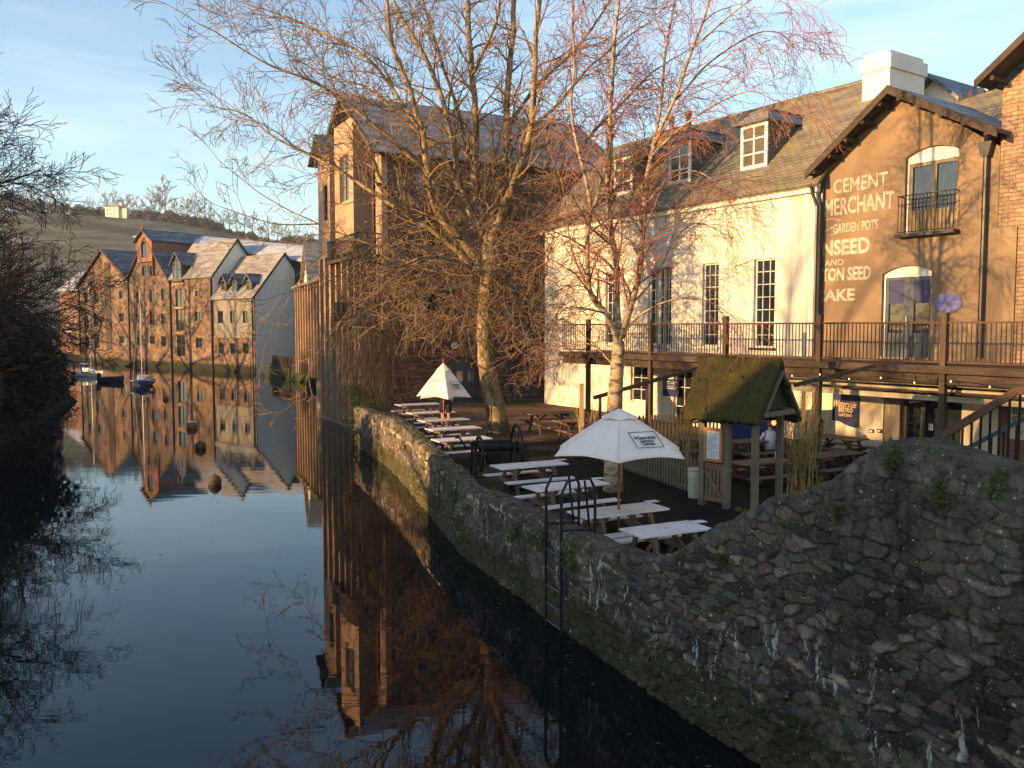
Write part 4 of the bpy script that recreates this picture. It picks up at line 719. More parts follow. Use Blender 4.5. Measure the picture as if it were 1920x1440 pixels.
# ================================================================== far timber-framed building and quay
QF = Frame(-20.2, 85.0, math.atan2(-0.925, 0.381)); tf = thing('timber_post_building', 'riverside building of pale timber posts beyond the stone mill, part hidden by twigs', 'building', frame=QF)
m = MB().wall(0, 20, 0.9, 9.5, 0.0, [(1.2 + 2.3 * k, 2.9 + 2.3 * k, 3.4, 8.6) for k in range(8)], 0.2); part('wall', m, 'cream', tf)
for k in range(8): window(tf, 1.2 + 2.3 * k, 2.9 + 2.3 * k, 3.4, 8.6, 0.1, 2, 4, 'frame_d')
for k in range(13): part('timber_post', MB().box(-0.1 + 1.55 * k, 0.2 + 1.55 * k, -1.3, -1.0, 0.9, 9.4), 'palewood', tf)
part('base_wall', MB().box(6, 17.5, -0.9, -0.003, 0.9, 2.7), 'pierbrick', tf)
m = MB().slab((-0.6, -1.6, 9.3), (20.5, -1.6, 9.3), (20.5, 4.5, 13.4), (-0.6, 4.5, 13.4), 0.15); m.slab((-0.6, 10, 9.3), (20.5, 10, 9.3), (20.5, 4.5, 13.4), (-0.6, 4.5, 13.4), 0.15); part('roof', m, 'frost_w', tf)
m = MB().quad((0, 0, 0.9), (0, 9, 0.9), (0, 9, 9.3), (0, 4.5, 13.2), (0, 0, 9.3)); part('end_wall', m, 'frame_d', tf)
g0 = 7.5; m = MB().prism([(g0 - 2, -1.25, 9.4), (g0 + 2, -1.25, 9.4), (g0, -1.25, 12.6)], (0, 5, 0)); part('roof_gable', m, 'cream', tf); m = MB().slab((g0 - 2.4, -1.6, 9.1), (g0, -1.6, 13), (g0, 4, 13), (g0 - 2.4, 4, 9.1), 0.12).slab((g0 + 2.4, -1.6, 9.1), (g0, -1.6, 13), (g0, 4, 13), (g0 + 2.4, 4, 9.1), 0.12); part('gable_roof', m, 'frost_w', tf)
m = MB(); qp = [(-28.5, 98.2), (-20.9, 84.6), (-13.5, 69.5), (-9.5, 58), (-7, 60), (-8, 99)]; m.prism([(x, y, 1.15) for x, y in reversed(qp)], (0, 0, -2.0))
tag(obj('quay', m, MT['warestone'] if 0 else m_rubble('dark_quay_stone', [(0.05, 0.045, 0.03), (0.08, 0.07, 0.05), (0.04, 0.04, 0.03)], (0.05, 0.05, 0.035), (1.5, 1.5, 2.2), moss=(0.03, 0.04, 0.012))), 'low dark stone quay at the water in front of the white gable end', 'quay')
qf = thing('quay_fence', 'low dark paling fence along the far quay beside the white gable end', 'fence')
pa = Vector((-26.6, 94.8, 1.15)); pb = Vector((-15.0, 73.0, 1.15)); n = 60; m = MB()
for i in range(n + 1): p = pa.lerp(pb, i / n); m.box(p.x - 0.08, p.x + 0.08, p.y - 0.02, p.y + 0.02, 1.15, 2.3)
m.beam(pa + Vector((0, 0, 0.3)), pb + Vector((0, 0, 0.3)), 0.06).beam(pa + Vector((0, 0, 0.95)), pb + Vector((0, 0, 0.95)), 0.06); part('paling', m, 'wood', qf)
# ================================================================== FAR WAREHOUSES
WF = Frame(-66.43, 130.68, math.atan2(-0.645, 0.764)); WLn = 47.7
def U(px, py=600, y=0.0): return WF.loc(px, py, y).x
def Zw(px, py, y=0.0): return WF.loc(px, py, y).z
def far_window(parent, px, pyt, pyb, wpx=9, y=0.0, mat='frame_d', arch=True):
    a = WF.loc(px - wpx / 2, pyb, y); b = WF.loc(px + wpx / 2, pyt, y); return (a.x, b.x, a.z, b.z)
def block(name, label, x0, x1, wins, gable=None, eave=None, matw='warestone', depth=12, cat='warehouse', z0=-0.6):
    th = thing(name, label, cat, frame=WF); m = MB()
    top = gable[1] if gable else eave; m.wall(x0, x1, z0, top, 0, wins, 0.3)
    if gable:
        (gx_, gz, el, er) = gable; m.clip((gx_, 0, gz), (-(gz - el), 0, (gx_ - x0))); m.clip((gx_, 0, gz), ((gz - er), 0, (x1 - gx_)))
        m.quad((x0, 0, z0), (x0, depth, z0), (x0, depth, el), (x0, 0, el)); m.quad((x1, 0, z0), (x1, depth, z0), (x1, depth, er), (x1, 0, er))
    part('wall', m, matw, th)
    for w_ in wins: window(th, w_[0] + 0.02, w_[1] - 0.02, w_[2], w_[3], 0.12, 2 if w_[1] - w_[0] > 0.5 else 1, 2, 'frame_d', 'glass', 0.08, 0.06)
    return th
def roof_gable(th, x0, x1, gx_, gz, el, er, depth, mat='slate_y', ov=0.35, y0=-0.3):
    k0 = (gz - el) / (gx_ - x0); k1 = (gz - er) / (x1 - gx_)
    m = MB().slab((x0 - ov, y0, el - ov * k0 + 0.12), (gx_, y0, gz + 0.12), (gx_, depth, gz + 0.12), (x0 - ov, depth, el - ov * k0 + 0.12), 0.12).slab((gx_, y0, gz + 0.12), (x1 + ov, y0, er - ov * k1 + 0.12), (x1 + ov, depth, er - ov * k1 + 0.12), (gx_, depth, gz + 0.12), 0.12); part('roof', m, mat, th)
    m = MB().prism([(x0 - ov, y0 - 0.05, el - ov * k0 + 0.16), (gx_, y0 - 0.05, gz + 0.16), (gx_, y0 - 0.05, gz - 0.2), (x0 - ov, y0 - 0.05, el - ov * k0 - 0.2)], (0, 0.048, 0)).prism([(x1 + ov, y0 - 0.05, er - ov * k1 + 0.16), (gx_, y0 - 0.05, gz + 0.16), (gx_, y0 - 0.05, gz - 0.2), (x1 + ov, y0 - 0.05, er - ov * k1 - 0.2)], (0, 0.048, 0)); part('verge_board', m, 'wood', th)
# A: left gable
a0, a1 = U(147), U(243) - 0.003; wA = []
for (px, yt, yb) in ((163, 548, 568), (181, 546, 570), (228, 545, 560), (162, 595, 614), (180, 590, 612), (228, 587, 603), (163, 632, 650), (182, 630, 652), (228, 630, 643)): wA.append(far_window(None, px, yt, yb, 8))
agx = U(196); slot = (U(199), U(209), Zw(204, 655), Zw(204, 492))
A = block('gabled_warehouse', 'leftmost gabled stone warehouse with a dark tall loading slot under its peak', a0, a1, wA, (agx, Zw(196, 468), Zw(150, 540), Zw(243, 522)))
roof_gable(A, a0, a1, agx, Zw(196, 468), Zw(150, 540), Zw(243, 522), 14)
for zz_ in (Zw(204, 538), Zw(204, 577), Zw(204, 615)): part('loading_floor', MB().box(slot[0], slot[1], -0.12, 0.1, zz_ - 0.12, zz_ + 0.05), 'wood', A)
part('loading_doors', MB().box(slot[0], slot[1], -0.07, -0.003, slot[2], slot[3]), 'wood', A)
part('downpipe', MB().tube([(a0 + 0.6, -0.1, 0), (a0 + 0.6, -0.1, Zw(150, 542))], 0.09, 6), 'gutter', A); part('downpipe', MB().tube([(a1, -0.1, 0), (a1, -0.1, Zw(243, 526))], 0.1, 6), 'gutter', A)
# B: second gable with brick hoist dormer
b0, b1 = U(243), U(320) - 0.003; wB = []
for (px, yt, yb) in ((271, 498, 517), (285, 497, 517), (260, 548, 568), (285, 543, 567), (307, 542, 564), (260, 589, 606), (285, 585, 610), (307, 588, 608), (262, 632, 648), (286, 630, 645), (307, 630, 650)): wB.append(far_window(None, px, yt, yb, 8.5))
bgx = U(279); bgz = Zw(279, 445)
B = block('gabled_warehouse', 'stone warehouse whose gable carries a red brick hoist dormer', b0, b1, wB, (bgx, bgz, Zw(243, 522), Zw(320, 524)))
roof_gable(B, b0, b1, bgx, bgz, Zw(243, 522), Zw(320, 524), 14)
tx0, tx1, tz0, tz1 = U(265), U(293), Zw(279, 484), Zw(279, 450); tap = Zw(277, 431)
dmr = obj('hoist_dormer', MB().wall(tx0, tx1, tz0 - 0.5, tap, -0.35, [(U(273), U(284), Zw(278, 483), Zw(278, 452))], 0.3), MT['redbrick'], B)
m2 = MB().wall(tx0, tx1, tz0 - 0.5, tap, -0.35, [(U(273), U(284), Zw(278, 483), Zw(278, 452))], 0.3); xm = (tx0 + tx1) / 2; m2.clip((xm, 0, tap), (-(tap - tz1), 0, xm - tx0)); m2.clip((xm, 0, tap), ((tap - tz1), 0, tx1 - xm)); m2.quad((tx0, -0.35, tz0 - 0.5), (tx0, 9, tz0 - 0.5), (tx0, 9, tz1), (tx0, -0.35, tz1)).quad((tx1, -0.35, tz0 - 2.5), (tx1, 9, tz0 - 2.5), (tx1, 9, tz1), (tx1, -0.35, tz1)).quad((tx0, -0.35, tz0 - 0.5), (tx1, -0.35, tz0 - 0.5), (tx1, 0.2, tz0 - 0.5), (tx0, 0.2, tz0 - 0.5))
dmr.data = mesh('hoist_dormer', m2, MT['redbrick']); window(dmr, U(273), U(284), Zw(278, 483), Zw(278, 452), -0.25, 2, 1, 'frame_d', name='dormer_window')
part('finial', MB().lathe([(0.12, 0), (0.2, 0.15), (0.08, 0.3), (0.14, 0.45), (0.02, 0.6)], 8, (xm, -0.5, tap + 0.1)), 'terracotta', dmr)
# E: long frosted back roof running from the hoist dormer to the right
E = thing('long_frosted_roof_range', 'long frosty blue roofed range running behind the gables', 'building', frame=WF)
el_ = WF.locx; xr = U(590, 600, 0)
zr = tap; k = (tap - tz1) / (xm - tx0); depthE = 70
m = MB().slab((tx0 - 0.4, -0.8, tz1 - 0.4 * k + 0.1), (xm, -0.8, tap + 0.1), (xm, 8, tap + 0.1), (tx0 - 0.4, 8, tz1 - 0.4 * k + 0.1), 0.12).slab((tx1 + 0.4, -0.8, tz1 - 0.4 * k + 0.1), (xm, -0.8, tap + 0.1), (xm, 8, tap + 0.1), (tx1 + 0.4, 8, tz1 - 0.4 * k + 0.1), 0.12); part('dormer_roof', m, 'slate_y', dmr)
LX0, LX1 = tx1 - 2.0, tx1 + 62
pr0 = WF.loc(285, 434, 8.0); pr1 = WF.loc(590, 462, 8.0); pe0 = WF.loc(292, 449, 5.2); pe1 = WF.loc(590, 492, 5.2)
ext = lambda p, q, x: p.z + (q.z - p.z) * (x - p.x) / (q.x - p.x)
xa_, xb_ = pr0.x - 0.5, pr1.x + 14
zr_ = (pr0.z + pr1.z) / 2; ze_ = (pe0.z + pe1.z) / 2
m = MB().slab((xa_, 5.2, ext(pe0, pe1, xa_)), (xb_, 5.2, ext(pe0, pe1, xb_)), (xb_, 8, ext(pr0, pr1, xb_)), (xa_, 8, ext(pr0, pr1, xa_)), 0.15).slab((xa_, 10.8, ext(pe0, pe1, xa_)), (xb_, 10.8, ext(pe0, pe1, xb_)), (xb_, 8, ext(pr0, pr1, xb_)), (xa_, 8, ext(pr0, pr1, xa_)), 0.15); part('roof', m, 'frost_x', E)
m = MB().prism([(xa_, 5.6, 0), (xb_, 5.6, 0), (xb_, 5.6, ext(pe0, pe1, xb_) - 0.05), (xa_, 5.6, ext(pe0, pe1, xa_) - 0.05)], (0, 4.8, 0)); part('wall', m, 'frame_d', E)
for px in (575, 590, 515): q = WF.loc(px, 487, 5.5); window(E, q.x - 0.7, q.x + 0.7, q.z - 1.5, q.z - 0.2, 5.5, 2, 2, 'frame_w', 'greyglass', 0.1)
# C: third block, eaves front, pale gable end
c0_, c1_ = U(320), U(400) - 0.003; ce = Zw(398, 517); wC = [far_window(None, 372, 545, 556, 12), far_window(None, 372, 585, 602, 12), far_window(None, 373, 633, 652, 12), (U(331), U(346), Zw(338, 668), Zw(338, 628)), (U(330), U(345), Zw(338, 620), Zw(338, 580)), (U(330), U(345), Zw(338, 575), Zw(338, 542))]
Cb = block('tall_warehouse', 'tall stone warehouse with tan frosted roof, one dormer and a tall column of loading doors', c0_, c1_, wC, None, ce)
cyd = 5.2; cr_ = WF.loc(443, 447, 0)
cap = WF.locx(443, 447, c1_); cy, czr = cap.y, cap.z
m = MB().slab((c0_, -0.35, ce - 0.15), (c1_ + 0.3, -0.35, ce - 0.15), (c1_ + 0.3, cy, czr), (c0_, cy, czr), 0.14).slab((c0_, 2 * cy + 0.35, ce - 0.15), (c1_ + 0.3, 2 * cy + 0.35, ce - 0.15), (c1_ + 0.3, cy, czr - 0.002), (c0_, cy, czr - 0.002), 0.14); part('roof', m, 'frost_w', Cb)
m = MB().quad((c1_, 0, -0.5), (c1_, 2 * cy, -0.5), (c1_, 2 * cy, ce), (c1_, cy, czr - 0.15), (c1_, 0, ce)); part('end_wall', m, 'whiterender', Cb)
m = MB().prism([(c1_ + 0.3, -0.35, ce - 0.1), (c1_ + 0.3, cy, czr + 0.05), (c1_ + 0.3, cy, czr - 0.3), (c1_ + 0.3, -0.35, ce - 0.45)], (0.06, 0, 0)).prism([(c1_ + 0.3, 2 * cy + .35, ce - 0.1), (c1_ + 0.3, cy, czr + 0.05), (c1_ + 0.3, cy, czr - 0.3), (c1_ + 0.3, 2 * cy + .35, ce - 0.45)], (0.06, 0, 0)); part('verge_board', m, 'wood', Cb)
def gdormer(parent, xc, wd, y0, z0, z1, zp, dep_, mat='wood'):
    d = obj('dormer', MB().prism([(xc - wd / 2, y0, z0), (xc + wd / 2, y0, z0), (xc + wd / 2, y0, z1), (xc, y0, zp - 0.1), (xc - wd / 2, y0, z1)], (0, dep_, 0)), MT[mat], parent)
    window(d, xc - wd / 2 + 0.2, xc + wd / 2 - 0.2, z0 + 0.25, z1, y0 - 0.07, 2, 2, 'frame_b', name='dormer_window'); k_ = (zp - z1) / (wd / 2)
    m = MB().slab((xc - wd / 2 - 0.35, y0 - 0.35, z1 - 0.35 * k_), (xc, y0 - 0.35, zp), (xc, y0 + dep_, zp), (xc - wd / 2 - 0.35, y0 + dep_, z1 - 0.35 * k_), 0.1).slab((xc + wd / 2 + 0.35, y0 - 0.35, z1 - 0.35 * k_), (xc, y0 - 0.35, zp), (xc, y0 + dep_, zp), (xc + wd / 2 + 0.35, y0 + dep_, z1 - 0.35 * k_), 0.1); part('dormer_roof', m, 'slate_y', d)
gdormer(Cb, (U(328) + U(348)) / 2, U(347) - U(329), -0.25, Zw(338, 530), Zw(338, 492), Zw(334, 472), 3.4)
for zz_ in (Zw(338, 577), Zw(338, 624), Zw(338, 532)): part('loading_floor', MB().box(U(328), U(348), -0.18, 0.02, zz_ - 0.1, zz_ + 0.1), 'palewood', Cb)
part('downpipe', MB().tube([(c0_ + 0.2, -0.12, 0), (c0_ + 0.2, -0.12, ce)], 0.12, 6), 'gutter', Cb); part('downpipe', MB().tube([(c1_ - 0.2, -0.12, 0), (c1_ - 0.2, -0.12, ce)], 0.1, 6), 'gutter', Cb)
# D: fourth block with three dormers and white gable end
e0, e1 = U(400), WLn; de = Zw(440, 557); dl = Zw(440, 632); wD = [far_window(None, px, 643, 663, 9) for px in (415, 437, 461)]
Db = block('dormered_warehouse', 'nearest warehouse with three small dormers and a plain white gable end', e0, e1, wD, None, dl)
wU = [far_window(None, px, 583, 606, 9.5) for px in (415, 438, 462)]
m = MB().wall(e0 + 0.4, e1, dl, de, -0.12, wU, 0.2); m.box(e0 + 0.4, e1 + 0.0, -0.2, 0.0, dl - 0.1, dl + 0.05); part('clad_upper_wall', m, 'greywood', Db)
for w_ in wU: window(Db, w_[0], w_[1], w_[2], w_[3], -0.02, 2, 2, 'frame_d')
dap = WF.locx(532, 475, e1); dy, dz_ = dap.y, dap.z; dr_ = WF.locx(562, 520, e1);
m = MB().quad((e1, 0, -0.5), (e1, 2 * dy, -0.5), (e1, 2 * dy, de), (e1, dy, dz_ - 0.1), (e1, 0, de)); part('white_gable_wall', m, 'whiterender', Db, 'plain white rendered gable end')
m = MB().slab((e0, -0.5, de - 0.2), (e1 + 0.25, -0.5, de - 0.2), (e1 + 0.25, dy, dz_ + 0.1), (e0, dy, dz_ + 0.1), 0.14).slab((e0, 2 * dy + 0.4, de - 0.2), (e1 + 0.25, 2 * dy + 0.4, de - 0.2), (e1 + 0.25, dy, dz_ + 0.098), (e0, dy, dz_ + 0.098), 0.14); part('roof', m, 'frost_w', Db)
m = MB().prism([(e1 + 0.25, -0.5, de - 0.15), (e1 + 0.25, dy, dz_ + 0.15), (e1 + 0.25, dy, dz_ - 0.2), (e1 + 0.25, -0.5, de - 0.5)], (0.06, 0, 0)).prism([(e1 + 0.25, 2 * dy + .4, de - 0.15), (e1 + 0.25, dy, dz_ + 0.15), (e1 + 0.25, dy, dz_ - 0.2), (e1 + 0.25, 2 * dy + .4, de - 0.5)], (0.06, 0, 0)); part('verge_board', m, 'wood', Db)
for px in (417, 438, 464): xc = U(px); gdormer(Db, xc, 1.35, 0.3, Zw(px, 548), Zw(px, 525), Zw(px, 512), 2.6)
part('downpipe', MB().tube([(e1 - 0.25, -0.25, 0), (e1 - 0.25, -0.25, de - 0.2)], 0.09, 6), 'gutter', Db)
# F: dark slate house right of the white gable, G: reddish house at left
Fh = thing('dark_boarded_house', 'dark boarded house with a frosty blue roof just right of the white gable', 'house', frame=WF)
f0 = WF.loc(553, 600, 7.5); m = MB().box(e1 - 1.0, e1 + 9, 6.7, 13, 0, WF.loc(575, 524, 6.7).z); part('wall', m, 'frame_d', Fh)
zt_ = WF.loc(575, 524, 6.5).z; m = MB().slab((e1 - 1.4, 6.4, zt_), (e1 + 9.4, 6.4, zt_), (e1 + 9.4, 9.6, zt_ + 2.9), (e1 - 1.4, 9.6, zt_ + 2.9), 0.12); part('roof', m, 'frost_x', Fh)
Gh = thing('red_brick_riverside_house', 'low dark red brick house left of the warehouses behind the bare trees', 'house', frame=WF)
m = MB().box(a0 - 14, a0 - 0.4, 3.0, 10, 0.5, Zw(120, 546, 3.0)); part('wall', m, 'brickslab', Gh); zt_ = Zw(120, 546, 3.0)
m = MB().slab((a0 - 14.5, 2.6, zt_), (a0 - 0.3, 2.6, zt_), (a0 - 0.3, 6.5, zt_ + 3.4), (a0 - 14.5, 6.5, zt_ + 3.4), 0.12).slab((a0 - 14.5, 10.4, zt_), (a0 - 0.3, 10.4, zt_), (a0 - 0.3, 6.5, zt_ + 3.4), (a0 - 14.5, 6.5, zt_ + 3.4), 0.12); part('roof', m, 'frost_x', Gh)
for k_ in range(3): xx = a0 - 3 - 3.6 * k_; window(Gh, xx - 0.5, xx + 0.5, 3.2, 4.8, 2.93, 2, 2, 'frame_w', 'glass')
# H: cream villa on the hill
hp = dep(222, 397, 380); vh = thing('hill_villa', 'cream villa with a pale roof high on the wooded hill', 'house', loc=(hp.x, hp.y, hp.z - 1.0), rz=R(-12))
vh.scale = (0.85, 0.85, 0.62); part('wall', MB().box(-5.6, 2.2, -3, 4, -4, 4.6).box(2.203, 6.0, -1.8, 4, -4, 3.6), 'cream', vh)
m = MB(); m.quad((-6.2, -3.5, 4.6), (2.7, -3.5, 4.6), (0.5, 0.5, 6.6), (-4, 0.5, 6.6)).quad((2.7, -3.5, 4.6), (2.7, 4.4, 4.6), (0.5, 0.5, 6.6)).quad((-6.2, -3.5, 4.6), (-6.2, 4.4, 4.6), (-4, 0.5, 6.6)).quad((-6.2, 4.4, 4.6), (2.7, 4.4, 4.6), (0.5, 0.5, 6.6), (-4, 0.5, 6.6)).quad((2.2, -2.2, 3.6), (6.4, -2.2, 3.6), (5.2, 1, 5.0), (2.2, 1, 5.0)); part('roof', m, 'pierbrick', vh)
part('chimney', MB().box(1.0, 2.1, -0.2, 0.8, 5, 8.0), 'cream', vh)
for xx, z0_ in ((-4.6, 2), (-2.6, 2), (-0.4, 2), (-4.6, -1), (-2.6, -1), (-0.4, -1)): window(vh, xx, xx + 0.9, z0_, z0_ + 1.5, -3.05, 1, 2, 'frame_w', 'glass', 0.1)
# ================================================================== DECK AND RAILINGS
DY = -3.5
dk = thing('timber_deck', 'raised timber walkway deck with heavy edge beams in front of the white and brown houses', 'deck', frame=FF)
dxl = FF.loc(1052, 640, DY).x; dxr = 10.5
m = MB().box(dxl, dxr, DY, -0.04, DZ - 0.09, DZ - 0.04)
part('deck_boards', m, 'wood', dk)
part('edge_beam', MB().box(dxl, dxr, DY - 0.14, DY - 0.003, DZ - 0.22, DZ - 0.03), 'wood', dk)
part('lower_beam', MB().box(dxl, dxr, DY + 0.1, DY + 0.28, DZ - 0.5, DZ - 0.1), 'wood', dk)
m = MB(); k = dxl + 0.3
while k < dxr: m.box(k, k + 0.07, DY + 0.285, -0.06, DZ - 0.28, DZ - 0.093); k += 0.6
part('joist', m, 'wood', dk)
pxs = [1100, 1217, 1357, 1533, 1767]; posts = [FF.loc(p, 650, DY).x for p in pxs] + [dxr - 0.2];
rt = thing('deck_railing', 'long brown timber railing with thin vertical bars along the raised deck', 'railing', frame=FF)
for i, x in enumerate(posts):
    part('post', MB().box(x - 0.075, x + 0.075, DY + 0.01, DY + 0.16, 0.9, 5.68 if i > 1 else 5.62), 'woodz', rt)
RZ = 5.46; edges = [dxl] + posts
for a, b in zip(edges, edges[1:]):
    a += 0.09 if a != dxl else 0; b -= 0.09
    if b - a < 0.1: continue
    part('top_rail', MB().box(a, b, DY + 0.05, DY + 0.12, RZ - 0.05, RZ), 'rail', rt); part('bottom_rail', MB().box(a, b, DY + 0.06, DY + 0.11, DZ + 0.04, DZ + 0.08), 'rail', rt)
nb = 0; xx = posts[-1] - 0.2; bal = mesh('baluster', MB().box(-0.011, 0.011, DY + 0.075, DY + 0.095, DZ + 0.08, RZ - 0.05), MT['iron']); rest = MB()
while xx > dxl:
    if min(abs(xx - p) for p in posts) > 0.1:
        if nb < 100: o = D.objects.new('baluster', bal); COL.objects.link(o); o.parent = rt; o.location = (xx, 0, 0); nb += 1
        else: rest.box(xx - 0.011, xx + 0.011, DY + 0.075, DY + 0.095, DZ + 0.08, RZ - 0.05)
    xx -= 0.118
o = part('baluster', rest, 'iron', rt); o['kind'] = 'stuff'
# awning cassettes and cables under the deck
aw = thing('awning_cassette', 'cream awning cassettes and pipes fixed beneath the deck edge', 'awning', frame=FF)
x0 = FF.loc(1440, 700, DY + 0.5).x; x1 = 10.0
part('cassette_tube', MB().tube([(x0, DY + 0.55, 3.84), (x1, DY + 0.55, 3.84)], 0.05, 8), 'plastic', aw); part('cassette_tube', MB().tube([(x0, DY + 0.5, 3.62), (x1, DY + 0.5, 3.62)], 0.03, 8), 'wood', aw)
part('cassette_tube', MB().tube([(x0, DY + 0.35, 4.0), (x1, DY + 0.35, 4.0)], 0.035, 8), 'plastic', aw); part('cassette_tube', MB().tube([(x0, DY + 0.7, 3.68), (x1, DY + 0.7, 3.68)], 0.04, 8), 'plastic', aw)
part('cassette_box', MB().box(x0, x1, DY + 0.8, DY + 0.98, 3.38, 3.52), 'plastic', aw)
b1 = dep(1490, 722, 19.6); b2 = dep(1640, 686, 20.6); tag(obj('diagonal_beam', MB().beam(b1, b2, 0.07, 0.09), MT['woodz']), 'dark diagonal beam rising from the mossy shelter to the deck edge', 'beam')
sr = thing('stair_handrail', 'dark timber handrail climbing behind the birch towards the deck', 'handrail'); b1 = dep(1113, 746, 25.5); b2 = dep(1308, 690, 27); part('rail', MB().beam(b1, b2, 0.09, 0.11), 'woodz', sr)
for f_ in (0.06, 0.5): p = b1.lerp(b2, f_); part('post', MB().box(p.x - 0.04, p.x + 0.04, p.y - 0.04, p.y + 0.04, GZ, p.z), 'woodz', sr)
# stairs at the right
hs = thing('staircase_handrail', 'thick brown sloping handrail with black bars at the right behind the foreground wall', 'handrail')
q0 = dep(1700, 858, 12.2); q1 = dep(1903, 735, 11.2); q2 = dep(1990, 722, 10.6); part('rail', MB().beam(q0, q1, 0.10, 0.10).beam(q1, q2, 0.10, 0.10), 'rail', hs)
m = MB()
for i in range(12): p = q0.lerp(q1, (i + 0.5) / 12); m.box(p.x - 0.012, p.x + 0.012, p.y - 0.012, p.y + 0.012, p.z - 1.1, p.z - 0.05)
for i in range(4): p = q1.lerp(q2, (i + 0.5) / 4); m.box(p.x - 0.012, p.x + 0.012, p.y - 0.012, p.y + 0.012, p.z - 1.1, p.z - 0.05)
part('bars', m, 'iron', hs); lo = Vector((0, 0, -0.4));
h2 = thing('far_stair_rail', 'thin grey blue second stair rail behind the thick brown one', 'handrail'); p = q0 + Vector((0.55, 0.5, -0.25)); q = q1 + Vector((0.6, 0.5, -0.32)); part('rail', MB().beam(p, q, 0.05, 0.06), 'frame_g', h2)
m = MB()
for i in range(9): u = p.lerp(q, (i + 0.5) / 9); m.box(u.x - 0.01, u.x + 0.01, u.y - 0.01, u.y + 0.01, u.z - 1.0, u.z - 0.02)
part('bars', m, 'iron', h2)
# ---------------- signs on the walls
def board(name, label, px0, py0, px1, py1, mat, y=0.25, wave=0.0):
    a = FF.loc(px0, py1, y); b = FF.loc(px1, py0, y); th = thing(name, label, 'sign', frame=FF); top = [(b.x, b.z), (a.x, b.z)]
    n = 16; bot = [(a.x + (b.x - a.x) * i / n, a.z + wave * (1 - sm(0.15, 0.8, i / n)) + 0.03 * (i == n)) for i in range(n + 1)]
    m = MB().prism([(x, y - 0.035, z) for x, z in (bot + top)], (0, 0.03, 0)); part('board', m, mat, th); return th, a, b
sg, a, b = board('bistro_sign', 'navy bistro sign with a wavy lower edge and gold lettering on the cream wall', 1561, 732, 1613, 797, 'navy', 0.25, 0.16)
wd = b.x - a.x; hh = b.z - a.z
for s_, fx, fz, fw, fh, sh, bo in (('Waterside', 0.06, 0.52, 0.84, 0.19, 0.45, 0.0), ('BISTRO', 0.25, 0.385, 0.52, 0.12, 0, 0.03), ('CAFE BAR', 0.25, 0.27, 0.50, 0.08, 0, 0.03)):
    tm = text_mb(s_, fh * hh / 0.72, sh, bo * fh * hh, 0.004, fw * wd); part('lettering', flat_text(tm, a.x + fx * wd, a.z + fz * hh, 0.208), 'gold', sg)
sg, a, b = board('navy_notice', 'small navy notice board on the white wall under the deck', 1244, 712, 1273, 742, 'navy', 0.0)
for i in range(5): z_ = b.z - 0.1 - 0.07 * i; part('text_line', MB().box(a.x + 0.06, b.x - 0.06 - 0.05 * (i % 3), -0.045, -0.036, z_ - 0.012, z_ + 0.008), 'palecloth', sg)
sg, a, b = board('yellow_bistro_sign', 'cream bistro sign with black letters on brick at the right edge', 1893, 742, 1975, 822, 'cream', 0.25); m_ = 'ink'; wd = b.x - a.x; hh = b.z - a.z
for s_, fz, fh, fw, sh in (('Waterside', 0.74, 0.17, 0.9, 0.4), ('BISTRO', 0.55, 0.14, 0.8, 0), ('CAFE BAR', 0.38, 0.12, 0.8, 0), ('01', 0.10, 0.09, 0.11, 0)):
    tm = text_mb(s_, fh * hh / 0.72, sh, 0.006, 0.003, fw * wd); part('lettering', flat_text(tm, a.x + (0.07 if s_ != '01' else 0.2) * wd, a.z + fz * hh, 0.21), m_, sg)
for i, px in enumerate((1635, 1650)):
    c_ = FF.loc(px, 808, 0.25); th = thing('wall_light', ('left' if i == 0 else 'right') + ' of two small black framed bulkhead lights low on the cream cafe wall', 'wall light', frame=FF); part('housing', MB().box(c_.x - 0.08, c_.x + 0.08, 0.19, 0.25, c_.z - 0.055, c_.z + 0.055), 'black', th); part('lens', MB().box(c_.x - 0.055, c_.x + 0.055, 0.183, 0.188, c_.z - 0.03, c_.z + 0.03), 'paper', th)
# ================================================================== PICNIC TABLES
def table_parts(t_, top, leg, L=1.7, W=0.72, bench=True):
    m = MB(); n = 5; w_ = W / n
    for i in range(n): m.box(-L / 2, L / 2, -W / 2 + i * w_ + 0.013, -W / 2 + (i + 1) * w_ - 0.013, 0.715, 0.755)
    tp_ = obj('tabletop', m, MT[top], t_, bevel=0.006); obj('parasol_hole', MB().lathe([(0.03, 0), (0.03, 0.002)], 12, (0, 0, 0.7555)), MT['black'], tp_)
    for s_ in (-1, 1):
        if bench: b_ = MB().box(-L / 2, L / 2, s_ * 0.62 - 0.12, s_ * 0.62 - 0.01, 0.42, 0.455).box(-L / 2, L / 2, s_ * 0.62 + 0.01, s_ * 0.62 + 0.12, 0.42, 0.455); obj('bench_seat', b_, MT[top], t_)
        for q in (-1, 1): obj('leg', MB().beam((s_ * (L / 2 - 0.3), q * 0.22, 0.71), (s_ * (L / 2 - 0.3), q * 0.52, 0.0), 0.09, 0.05, (1, 0, 0)), MT[leg], t_)
        obj('cross_bearer', MB().box(s_ * (L / 2 - 0.3) - 0.075, s_ * (L / 2 - 0.3) - 0.03, -0.74, 0.74, 0.33, 0.417).box(s_ * (L / 2 - 0.3) - 0.075, s_ * (L / 2 - 0.3) - 0.03, -0.3, 0.3, 0.62, 0.712), MT[leg], t_)
        obj('brace', MB().beam((s_ * (L / 2 - 0.34), 0, 0.40), (s_ * 0.12, 0, 0.70), 0.05), MT[leg], t_)
TR = R(28)
def tpos(px, py, dz=0.757): p = gp(px, py, dz); return Vector((p.x, p.y, tg(p.y)))
